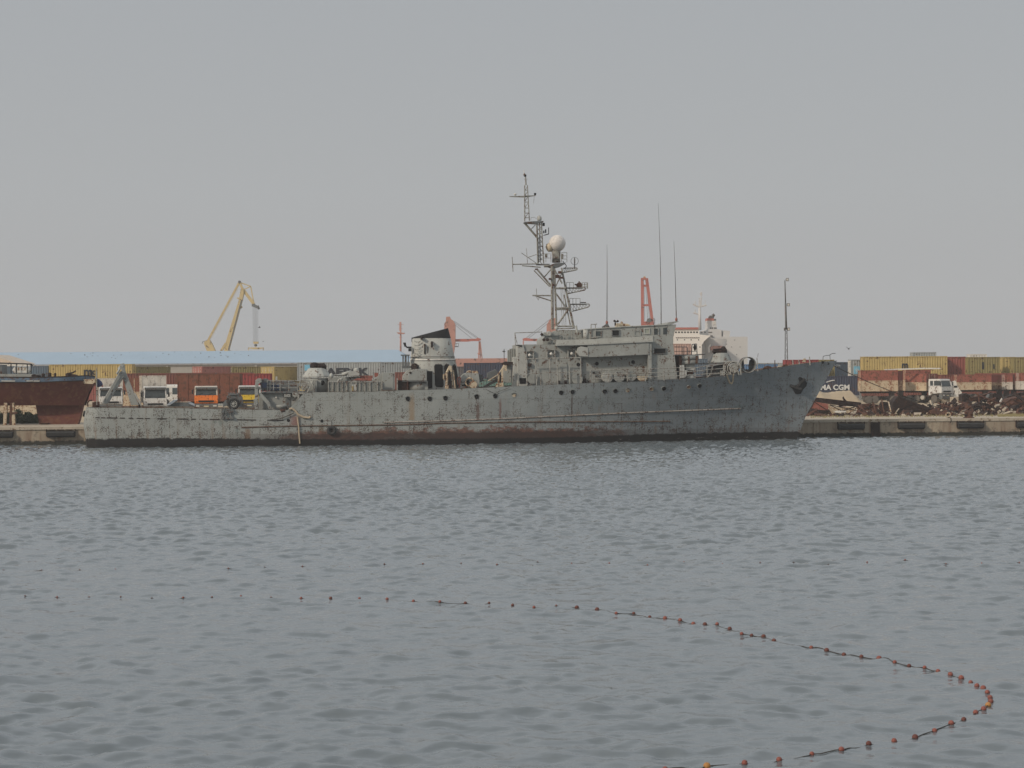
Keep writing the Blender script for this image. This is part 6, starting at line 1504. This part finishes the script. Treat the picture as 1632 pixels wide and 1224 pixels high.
# ------------------------------------------------------------------ floodlight mast
lmD = 300; lx = Wp(1253.5, 590, lmD).x
lm = thing('floodlight_mast', 'tall thin lattice floodlight mast rising behind the bow', 'light mast', (lx, lmD, QZ))
zz = lambda y: Wp(1251, y, lmD).z - QZ
mb = MB(); H1 = zz(525)
for sx in (-1, 1):
    for sy in (-1, 1): mb.tube((sx * .28, sy * .28, 0), (sx * .13 - .02, sy * .13, H1), .045, .035, 5)
nseg = 12
for k in range(nseg):
    f0, f1 = k / nseg, (k + 1) / nseg; w0, w1 = .28 - .15 * f0, .28 - .15 * f1
    mb.tube((-w0, -w0, H1 * f0), (w1, -w1, H1 * f1), .02, n=4); mb.tube((-w0, -w0, H1 * f0), (w0, -w0, H1 * f0), .02, n=4); mb.tube((w0, w0, H1 * f0), (-w1, w1, H1 * f1), .02, n=4)
mb.build('lattice', M['dgrey'], lm)
MB().tube((0, 0, H1), (-.08, 0, zz(483)), .16, .13, 10).tube((-.08, 0, zz(483)), (-.16, 0, zz(447)), .1, .08, 8).build('pole', M['dgrey'], lm)
for y, dx in ((446, .1), (486, .25), (525, .25), (525, -.25)):
    o = MB(); z = zz(y); o.tube((-.1, 0, z), (dx, -.1, z), .04); o.box(dx - .12, dx + .28 if dx > 0 else dx + .05, -.3, -.1, z - .2, z + .25); o.build('floodlight', M['dgrey'], lm)
    if dx > 0: MB().box(dx - .06, dx + .2, -.33, -.3, z - .12, z + .17).build('lens', M['lamp'], lm)
# ------------------------------------------------------------------ yellow harbour crane
yd = 560; fy = FrAt(365, yd, QZ, 0.0)
yc = thing_fr('harbour_crane', 'pale yellow harbour crane with a slanting boom above the blue roof', 'crane', fy)
M['ycr'] = paint('crane_yellow', (0.52, 0.40, 0.19), .08, .1, sc=.3); M['rcr'] = paint('crane_red', (0.40, 0.12, 0.09), .1, .12, sc=.3); M['rcl'] = paint('faded_crane_red', (0.42, 0.20, 0.15), .1, .12, sc=.3)
Y = lambda x, y, v=0: fy.P(x, y, v)
def yp(name, mat, fn, par=None): m_ = MB(); fn(m_); return m_.build(name, M[mat], par or yc)
bm = yp('boom', 'ycr', lambda m: (m.prism([Y(356.5, 562, -.8), Y(358.8, 548, -.8), Y(380.5, 478, -.8), Y(383.5, 461, -.8), Y(388, 461, -.8), Y(388.5, 467, -.8), Y(386, 478, -.8), Y(364, 560, -.8)], (0, 1.6, 0)),))
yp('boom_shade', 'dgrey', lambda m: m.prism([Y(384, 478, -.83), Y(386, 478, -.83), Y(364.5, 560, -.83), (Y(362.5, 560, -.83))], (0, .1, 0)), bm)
yp('stay', 'ycr', lambda m: m.bar(Y(331.5, 543), Y(381.5, 450), .7, .55))
yp('jib', 'ycr', lambda m: (m.bar(Y(381.5, 449), Y(388, 464), .7, .6), m.bar(Y(387, 461), Y(404.5, 484.5), .9, .8), m.bar(Y(382, 450), Y(399.5, 456.3), .3, .3), m.bar(Y(399.5, 456.3), Y(404.3, 482), .3, .3), m.bar(Y(389, 461.5), Y(399.5, 456.3), .25, .25)))
yp('jib_head', 'dgrey', lambda m: (m.lathe(Y(404, 486, -.4), [(.5, 0), (.5, .8)], 12, 'y'), m.bar(Y(402, 486), Y(412, 490), .9, .8), m.bar(Y(411, 487), Y(413, 493), .3, .5), m.lathe(Y(381.5, 449, -.5), [(.35, 0), (.35, 1)], 12, 'y')))
yp('boom_ladder', 'ycr', lambda m: (m.bar(Y(378.5, 474.5), Y(382, 477), .5, .4), m.bar(Y(383, 491), Y(386, 488.5), .6, .5), m.path([Y(337, 539, -.4), Y(379, 461, -.4)], .04)))
yp('hoist_cable', 'dgrey', lambda m: [m.tube(Y(x, 489), Y(x + .3, 545), .035, n=4) for x in (403.3, 405.2, 407, 408.6, 410.7)])
hk = yp('hook_block', 'ycr', lambda m: m.prism([Y(403.3, 544.5, -.5), Y(411.7, 544.5, -.5), Y(411.3, 548, -.5), Y(403.8, 548, -.5)], (0, 1, 0)))
yp('swivel', 'dgrey', lambda m: m.lathe(Y(407.6, 550.5), [(.3, -.25), (.5, .15), (.2, .4)], 10), hk)
yp('spreader', 'ycr', lambda m: (m.prism([Y(395.5, 553.8, -.5), Y(420, 553.8, -.5), Y(420, 555, -.5), Y(412, 556.5, -.5), Y(404, 556.5, -.5), Y(395.5, 555, -.5)], (0, 1, 0)), m.tube(Y(396.3, 554), Y(396.3, 558.5), .12), m.tube(Y(419.7, 554), Y(419.7, 558.5), .12), m.tube(Y(407.6, 549), Y(407.6, 554), .12)), hk)
yp('machine_tower', 'ycr', lambda m: (m.prism([Y(324.5, 547, -1), Y(327, 543, -1), (Y(334, 542, -1)), Y(338, 549, -1), Y(343.5, 561, -1), Y(343.5, 600, -1), Y(329.5, 600, -1), Y(329.5, 559, -1)], (0, 2, 0)), m.prism([Y(343, 600, -2.5), Y(343, 565, -2.5), Y(364, 558, -2.5), Y(364, 600, -2.5)], (0, 5, 0))))
yp('catwalk', 'dgrey', lambda m: m.path([Y(322, 548), Y(323, 544.5), Y(330, 542.5), Y(336, 544), Y(338.5, 549)], .08))
yp('boom_foot', 'ycr', lambda m: m.bar(Y(352, 560, -.5), Y(360, 547, -.5), .8, .6))
yp('undercarriage', 'dgrey', lambda m: [m.box(-6, 5, a, a + 1.2, 0.0, 2.2) for a in (-4, 3)] + [m.box(-4.5, -3, -4, 4, 2.2, 3.2), m.box(2, 3.5, -4, 4, 2.2, 3.2)])
# ------------------------------------------------------------------ red cargo ship with deck cranes
rD = 500; fr2 = FrAt(760, rD, 0.0, 0.0)
rs = thing_fr('red_cargo_ship', 'faded red cargo ship with deck cranes and a mast behind the containers', 'ship', fr2)
Q = lambda x, y, v=0: fr2.P(x, y, v)
def rpart(name, mat, fn, par=None): m_ = MB(); fn(m_); return m_.build(name, M[mat], par or rs)
rpart('hull', 'rcl', lambda m: m.prism([Q(600, 640, -6), Q(612, 578, -6), Q(640, 576, -6), Q(724, 571.5, -6), Q(1045, 569, -6), Q(1045, 640, -6)], (0, 12, 0)))
rpart('mast', 'rcl', lambda m: (m.tube(Q(638.5, 576), Q(638.7, 513), .26, .16, 8), m.tube(Q(637, 528), Q(637, 513), .08), m.prism([Q(632, 529.5, -.6), Q(645.5, 530.5, -.6), Q(643.5, 532.3, -.6), Q(635, 532.5, -.6)], (0, 1.2, 0)), [m.tube(Q(638.5 - w_, y), Q(638.5 + w_, y), .05) for w_, y in ((5, 517.5), (3, 524), (3, 537.5))]))
for x0, flip in ((0, 1),):
    pass
cr = rpart('deck_crane', 'rcl', lambda m: m.prism([Q(708, 572, -1.6), Q(708, 516, -1.6), Q(710.5, 512, -1.6), Q(711, 504.8, -1.6), Q(716.8, 504.5, -1.6), Q(718.5, 508.5, -1.6), Q(722.3, 511, -1.6), Q(725.6, 517, -1.6), Q(725.6, 545, -1.6), Q(722, 572, -1.6)], (0, 3.2, 0)))
rpart('jib', 'rcr', lambda m: (m.prism([Q(725.5, 540.5, -.6), Q(759, 539.8, -.6), Q(760, 538.3, -.6), Q(766, 539.5, -.6), Q(766.5, 542, -.6), Q(763, 543.5, -.6), Q(752, 543.5, -.6), Q(745, 544.5, -.6), Q(725.5, 544.3, -.6)], (0, 1.2, 0)), ), cr)
rpart('stay_cable', 'dgrey', lambda m: [m.tube(Q(a, b, v), Q(c, d, v), .045, n=4) for a, b, c, d in ((723.5, 511.5, 762, 538.5), (724, 514, 759, 538.5), (725.5, 518, 752, 539.5)) for v in (-.4, .4)], cr)
rpart('crane_cab', 'dgrey', lambda m: (m.path([Q(722.5, 552.5), Q(730.5, 552.5)], .12), m.path([Q(726, 547), Q(731, 548)], .05), m.tube(Q(727, 547), Q(727, 552.5), .05), m.tube(Q(730.5, 547), Q(730.5, 552.5), .05)), cr)
rpart('jib_rest', 'rcl', lambda m: (m.tube(Q(763, 572), Q(763.8, 544), .15), m.tube(Q(768.5, 572), Q(765.3, 544), .12), m.tube(Q(766, 572, .8), Q(764.5, 544), .12), [m.tube(Q(763.3, y), Q(768 - (572 - y) * .1, y - 4), .07) for y in (570, 563, 556, 550)], m.prism([Q(760.5, 563, -.5), Q(765, 561.5, -.5), Q(765, 565.5, -.5), Q(762, 565, -.5)], (0, 1, 0))))
cr2 = rpart('deck_crane', 'rcl', lambda m: m.prism([Q(871, 572, -1.6), Q(871.5, 518, -1.6), Q(876, 509, -1.6), Q(886, 506, -1.6), Q(888, 572, -1.6)], (0, 3.2, 0)))
rpart('jib', 'rcr', lambda m: m.prism([Q(832.5, 540, -.6), Q(838, 538.3, -.6), Q(846, 539.8, -.6), Q(871, 540, -.6), Q(871, 544.5, -.6), Q(850, 543.5, -.6), Q(834, 543, -.6)], (0, 1.2, 0)), cr2)
rpart('stay_cable', 'dgrey', lambda m: [m.tube(Q(a, b), Q(c, d), .05, n=4) for a, b, c, d in ((875, 510, 839, 538.5), (876, 513, 842, 539.5))], cr2)
rpart('jib_rest', 'rcl', lambda m: m.tube(Q(834, 572), Q(834, 543), .15))
ra = rpart('raised_derrick', 'rcr', lambda m: (m.bar(Q(1024, 519), Q(1023.6, 443), .8, .7), m.bar(Q(1040.5, 519), Q(1030.5, 443.5), .8, .7), m.prism([Q(1023.2, 454, -.5), Q(1023.2, 444.5, -.5), Q(1025.5, 442, -.5), Q(1029, 442, -.5), Q(1031, 444.5, -.5), Q(1032.6, 455, -.5), Q(1030.3, 455.5, -.5), Q(1028.8, 446, -.5), Q(1026, 446, -.5), Q(1025.6, 455, -.5)], (0, 1, 0)), m.bar(Q(1024, 455.3), Q(1032, 455.3), .6, .5), m.bar(Q(1024.5, 486.5), Q(1036, 486.3), .5, .5), m.prism([Q(1024, 519, -.8), Q(1024.5, 512.5, -.8), Q(1040, 511.5, -.8), Q(1041.5, 519, -.8)], (0, 1.6, 0))))
rpart('derrick_cables', 'dgrey', lambda m: [m.tube(Q(a, 456), Q(b, 512), .04, n=4) for a, b in ((1026.5, 1027.5), (1029, 1032.5), (1030.5, 1035.5))], ra)
rpart('derrick_head', 'ycr', lambda m: m.prism([Q(1025.5, 442.2, -.4), Q(1026, 440.3, -.4), Q(1028.6, 440.3, -.4), Q(1029, 442.2, -.4)], (0, .8, 0)), ra)
rpart('winch', 'dgrey', lambda m: (m.prism([Q(1030.5, 513, -.9), Q(1032, 508, -.9), Q(1036, 506.5, -.9), Q(1038.5, 513, -.9)], (0, 1, 0)), m.path([Q(1040.5, 508), Q(1043.5, 508), Q(1043.5, 516)], .08)), ra)
rpart('crane_post', 'rcr', lambda m: m.tube(Q(1032, 572), Q(1032, 518), 1.2, n=14), ra)
# ------------------------------------------------------------------ white ship
wD = 470; fw = FrAt(1130, wD, 0.0, 0.0)
ws = thing_fr('white_ship', 'large pale white ship with a red roofed bridge and red banded funnel behind the gun', 'ship', fw)
Z = lambda x, y, v=0: fw.P(x, y, v)
M['wsh'] = paint('white_ship_lit_paint', (0.70, 0.66, 0.605), 0, .06, .6, sc=.2, streak=.2); M['wsd'] = paint('white_ship_shaded_paint', (0.50, 0.49, 0.475), 0, .06, .6, sc=.2, streak=.2)  # same white in a sunlit and a shaded tone, light put into colour
def wpart(name, mat, fn, par=None): m_ = MB(); fn(m_); return m_.build(name, M[mat], par or ws)
wpart('hull', 'wsd', lambda m: m.prism([Z(1000, 640, -3), Z(1000, 580, -3), Z(1116, 575, -3), Z(1118, 545, -3), Z(1128, 538, -3), Z(1145, 536.6, -3), Z(1191.5, 536.6, -3), Z(1191.5, 640, -3)], (0, 18, 0)))
wpart('stern_flare', 'wsd', lambda m: m.grid([[Z(1121 + 4 * math.sin(k / 8 * 3.1), 575 - k * 4.4, -3.2) for k in range(9)], [Z(1131 + 3 * math.sin(k / 8 * 3.1) + k * .6, 575 - k * 4.4, -4.6) for k in range(9)], [Z(1150 + k, 575 - k * 4.3, -3.1) for k in range(9)]], True))
hs = wpart('bridge_house', 'wsh', lambda m: (m.prism([Z(1040, 578, -9), Z(1040, 525, -9), Z(1114, 525, -9), Z(1115, 533, -9), Z(1132, 535, -9), Z(1122, 544, -9), Z(1118.5, 550, -9), Z(1118.5, 578, -9)], (0, 6, 0)),))
wpart('bridge_roof', 'rcr', lambda m: m.prism([Z(1040, 525, -9.3), Z(1040, 522.2, -9.3), Z(1113, 521.6, -9.3), Z(1113, 525, -9.3)], (0, 6.5, 0)), hs)
for k in range(13):
    x = 1052 + k * 4.8
    wpart('bridge_window', 'opening', lambda m: m.prism([Z(x, 530.8, -9.04), Z(x, 528.3, -9.04), Z(x + 2.6, 528.3, -9.04), Z(x + 2.6, 530.8, -9.04)], (0, .1, 0)), hs)
wpart('deck_line', 'rust', lambda m: [m.bar(Z(1077 + k * 3.2, 538, -9.1), Z(1079.6 + k * 3.2, 538.1, -9.1), .1, .12) for k in range(12)], hs)
for x in (1079.5, 1091, 1101.5, 1113.5, 1115.5):
    y = 541.6 if x < 1114 else 553
    wpart('porthole', 'opening', lambda m: m.lathe(Z(x, y, -9.05), [(.14, 0), (.14, .1)], 10, 'y'), hs)
for x, y in ((1144, 541.5), (1147, 541.5), (1154, 542), (1158, 548.5), (1166, 553), (1171, 542), (1179.5, 553), (1156, 556), (1174, 565)):
    wpart('porthole', 'dgrey', lambda m: m.lathe(Z(x, y, -3.05), [(.12, 0), (.12, .1)], 10, 'y'))
wpart('upper_house', 'wsd', lambda m: (m.prism([Z(1114, 537, -2.8), Z(1116, 528, -2.8), Z(1125, 526.5, -2.8), Z(1127, 524.5, -2.8), Z(1143, 524.5, -2.8), Z(1150, 526, -2.8), Z(1150, 537, -2.8)], (0, 10, 0)), m.prism([Z(1152, 537, -2.6), Z(1153, 526.5, -2.6), Z(1164, 527.5, -2.6), Z(1162.5, 537, -2.6)], (0, 6, 0))))
wpart('upper_windows', 'dgrey', lambda m: [m.prism([Z(x, 530.5, -2.84), Z(x, 528.6, -2.84), Z(x + 3, 528.8, -2.84), Z(x + 3, 530.7, -2.84)], (0, .1, 0)) for x in (1117, 1122, 1129, 1132)] + [m.bar(Z(1132, 535.4, -3.2), Z(1136, 535.6, -3.2), .3, .3)])
fu = wpart('funnel', 'wsd', lambda m: m.prism([Z(1126.5, 525.5, -2), Z(1127, 511, -2), Z(1141, 511, -2), Z(1143, 525.5, -2)], (0, 4.5, 0)))
wpart('funnel_band', 'rcr', lambda m: m.prism([Z(1127, 511, -2.05), Z(1127.3, 507, -2.05), Z(1138, 507.6, -2.05), Z(1138, 511, -2.05)], (0, 4.6, 0)), fu)
wpart('funnel_top', 'dgrey', lambda m: (m.prism([Z(1138, 511, -2.03), Z(1138, 508, -2.03), Z(1141.3, 508, -2.03), Z(1141.6, 511, -2.03)], (0, 4.5, 0)), m.path([Z(1134, 508), Z(1135.5, 503.5), Z(1138.5, 501)], .35, 8), m.path([Z(1130, 508), Z(1130.5, 504.5), Z(1133, 504)], .22, 8), m.prism([Z(1132, 508, -.5), Z(1132, 505, -.5), Z(1139, 504, -.5), Z(1137, 508, -.5)], (0, 1, 0))), fu)
wpart('funnel_grille', 'dgrey', lambda m: [m.prism([Z(x, 524.3, -2.04), Z(x, 521.7, -2.04), Z(x + 2.2, 521.7, -2.04), Z(x + 2.2, 524.3, -2.04)], (0, .1, 0)) for x in (1131.5, 1134.5, 1137.8, 1140)], fu)
wpart('funnel_emblem', 'wsh', lambda m: (m.bar(Z(1136.5, 513.5, -2.06), Z(1140, 513.5, -2.06), .1, .12), m.bar(Z(1136.5, 516, -2.06), Z(1140, 516, -2.06), .1, .12), m.bar(Z(1136.5, 513.5, -2.06), Z(1136.5, 519, -2.06), .12, .12), m.bar(Z(1140, 513.5, -2.06), Z(1140, 516, -2.06), .12, .12)), fu)
mw = wpart('mast', 'wsd', lambda m: (m.tube(Z(1115.5, 526, -4), Z(1115, 490, -4), .36, .28, 10), m.tube(Z(1116, 490, -4), Z(1115.5, 478, -4), .12), m.tube(Z(1117.5, 488, -4), Z(1118, 465, -4), .1), m.tube(Z(1114, 488, -4), Z(1114.5, 474, -4), .08),
   m.path([Z(1104.5, 484.5, -4), Z(1109, 487.3, -4), Z(1115, 489, -4), Z(1126, 486.3, -4)], .2), m.path([Z(1105, 498.7, -4), Z(1110, 499.7, -4), Z(1115, 502, -4)], .2), m.tube(Z(1108, 480, -4), Z(1108, 486, -4), .1), m.tube(Z(1124, 479, -4), Z(1124, 486, -4), .06), m.tube(Z(1108, 494, -4), Z(1108, 499, -4), .1), m.path([Z(1114, 475.5, -4), Z(1119, 476.5, -4)], .1), m.prism([Z(1115, 468, -4), Z(1118, 465, -4), Z(1119.5, 469, -4), Z(1117, 472, -4)], (0, .2, 0))))
wpart('lifeboat', 'rcl', lambda m: m.prism([Z(1132.5, 558, -5.5), Z(1132.5, 553, -5.5), Z(1137, 551, -5.5), Z(1150, 551, -5.5), Z(1155.5, 553.5, -5.5), Z(1155, 556.5, -5.5), Z(1145, 559, -5.5)], (0, 2, 0)))
wpart('davit', 'wsh', lambda m: m.path([Z(1130, 562, -5.6), Z(1129.5, 553, -5.6), Z(1133, 549, -5.6)], .2))
# ------------------------------------------------------------------ gulls
def gull(px, py, D, s, label, rz, flap):
    p = Wp(px, py, D); t = tag(MB().build('gull', M['gull'], None, p, rz) if False else None or bpy.data.objects.new('gull', GME[flap]), label, 'bird', 'gulls over the harbour')
    COL.objects.link(t); t.location = p; t.rotation_euler = (0, 0, rz); t.scale = (s, s, s); return t
M['gull'] = plain('gull_grey', (0.10, 0.10, 0.10), .8); M['gullw'] = plain('gull_white', (0.7, 0.7, 0.68), .8)
def gmesh(fl, mat):
    m_ = MB(); m_.lathe((0, 0, 0), [(.01, -.5), (.1, -.25), (.15, 0), (.12, .25), (.08, .38), (.01, .5)], 8, 'x')
    for s_ in (-1, 1):
        a = Vector((.12, s_ * .08, .03)); b = Vector((-.18, s_ * .08, .03)); c = Vector((.0, s_ * .55, .03 + fl)); d = Vector((.22, s_ * .5, .05 + fl)); e_ = Vector((-.1, s_ * 1.1, fl * .7))
        m_.add([a, b, c, d], [(0, 1, 2, 3)] if s_ > 0 else [(3, 2, 1, 0)]); m_.add([d, c, e_], [(0, 1, 2)])
    o = m_.build('gull_shape', mat); me = o.data; bpy.data.objects.remove(o); me.name = 'gull'; return me
GME = {'up': gmesh(.4, M['gull']), 'down': gmesh(-.15, M['gull']), 'w': gmesh(.02, M['gullw'])}
gull(1352.5, 556, 240, .55, 'dark gull flying above the containers right of the bow', R(60), 'up')
gull(413.3, 522, 330, .5, 'dark gull flying beside the hoist cables of the yellow crane', R(10), 'up')
gull(419.5, 544, 360, .35, 'tiny gull just right of the crane spreader', R(30), 'down')
gull(306, 724, 130, .22, 'white gull floating on the water below the stern', R(20), 'w')
gull(683, 732.5, 126, .2, 'white gull floating on the water below the funnel', R(100), 'w')
rg = random.Random(4); specks = [(29, 565), (135, 566), (139, 569), (113, 563.5), (144, 564), (147, 567), (148, 562.5), (156, 567), (178, 570), (181, 566), (184, 571), (187, 569), (193, 565.5), (206, 562), (228, 571), (249, 569), (260, 563), (269, 565), (278, 561), (290, 566), (311, 569), (320, 563), (333, 569), (342, 570), (351, 562.5), (352, 566.5), (360, 567), (363, 569), (374, 563), (384, 565), (396, 567)]
for i, (x, y) in enumerate(specks): gull(x, y, 410, rg.uniform(.3, .45), 'tiny dark bird in the scattered flock before the blue roof', rg.uniform(0, 6), rg.choice(('up', 'down')))
# ------------------------------------------------------------------ haze
mb = MB(); mb.box(-900, 900, -40, 1100, -1.6, 48)
hz = bpy.data.materials.new('haze'); hz.use_nodes = True; t_ = hz.node_tree; t_.nodes.clear()
out = t_.nodes.new('ShaderNodeOutputMaterial'); pv = t_.nodes.new('ShaderNodeVolumePrincipled')
pv.inputs['Color'].default_value = (0.93, 0.94, 0.95, 1); pv.inputs['Density'].default_value = HAZE; pv.inputs['Anisotropy'].default_value = 0.0
t_.links.new(pv.outputs[0], out.inputs['Volume'])
if HAZE > 0:
    o = mb.build('haze', hz); tag(o, kind='stuff', label='pale haze filling the harbour air', cat='haze')
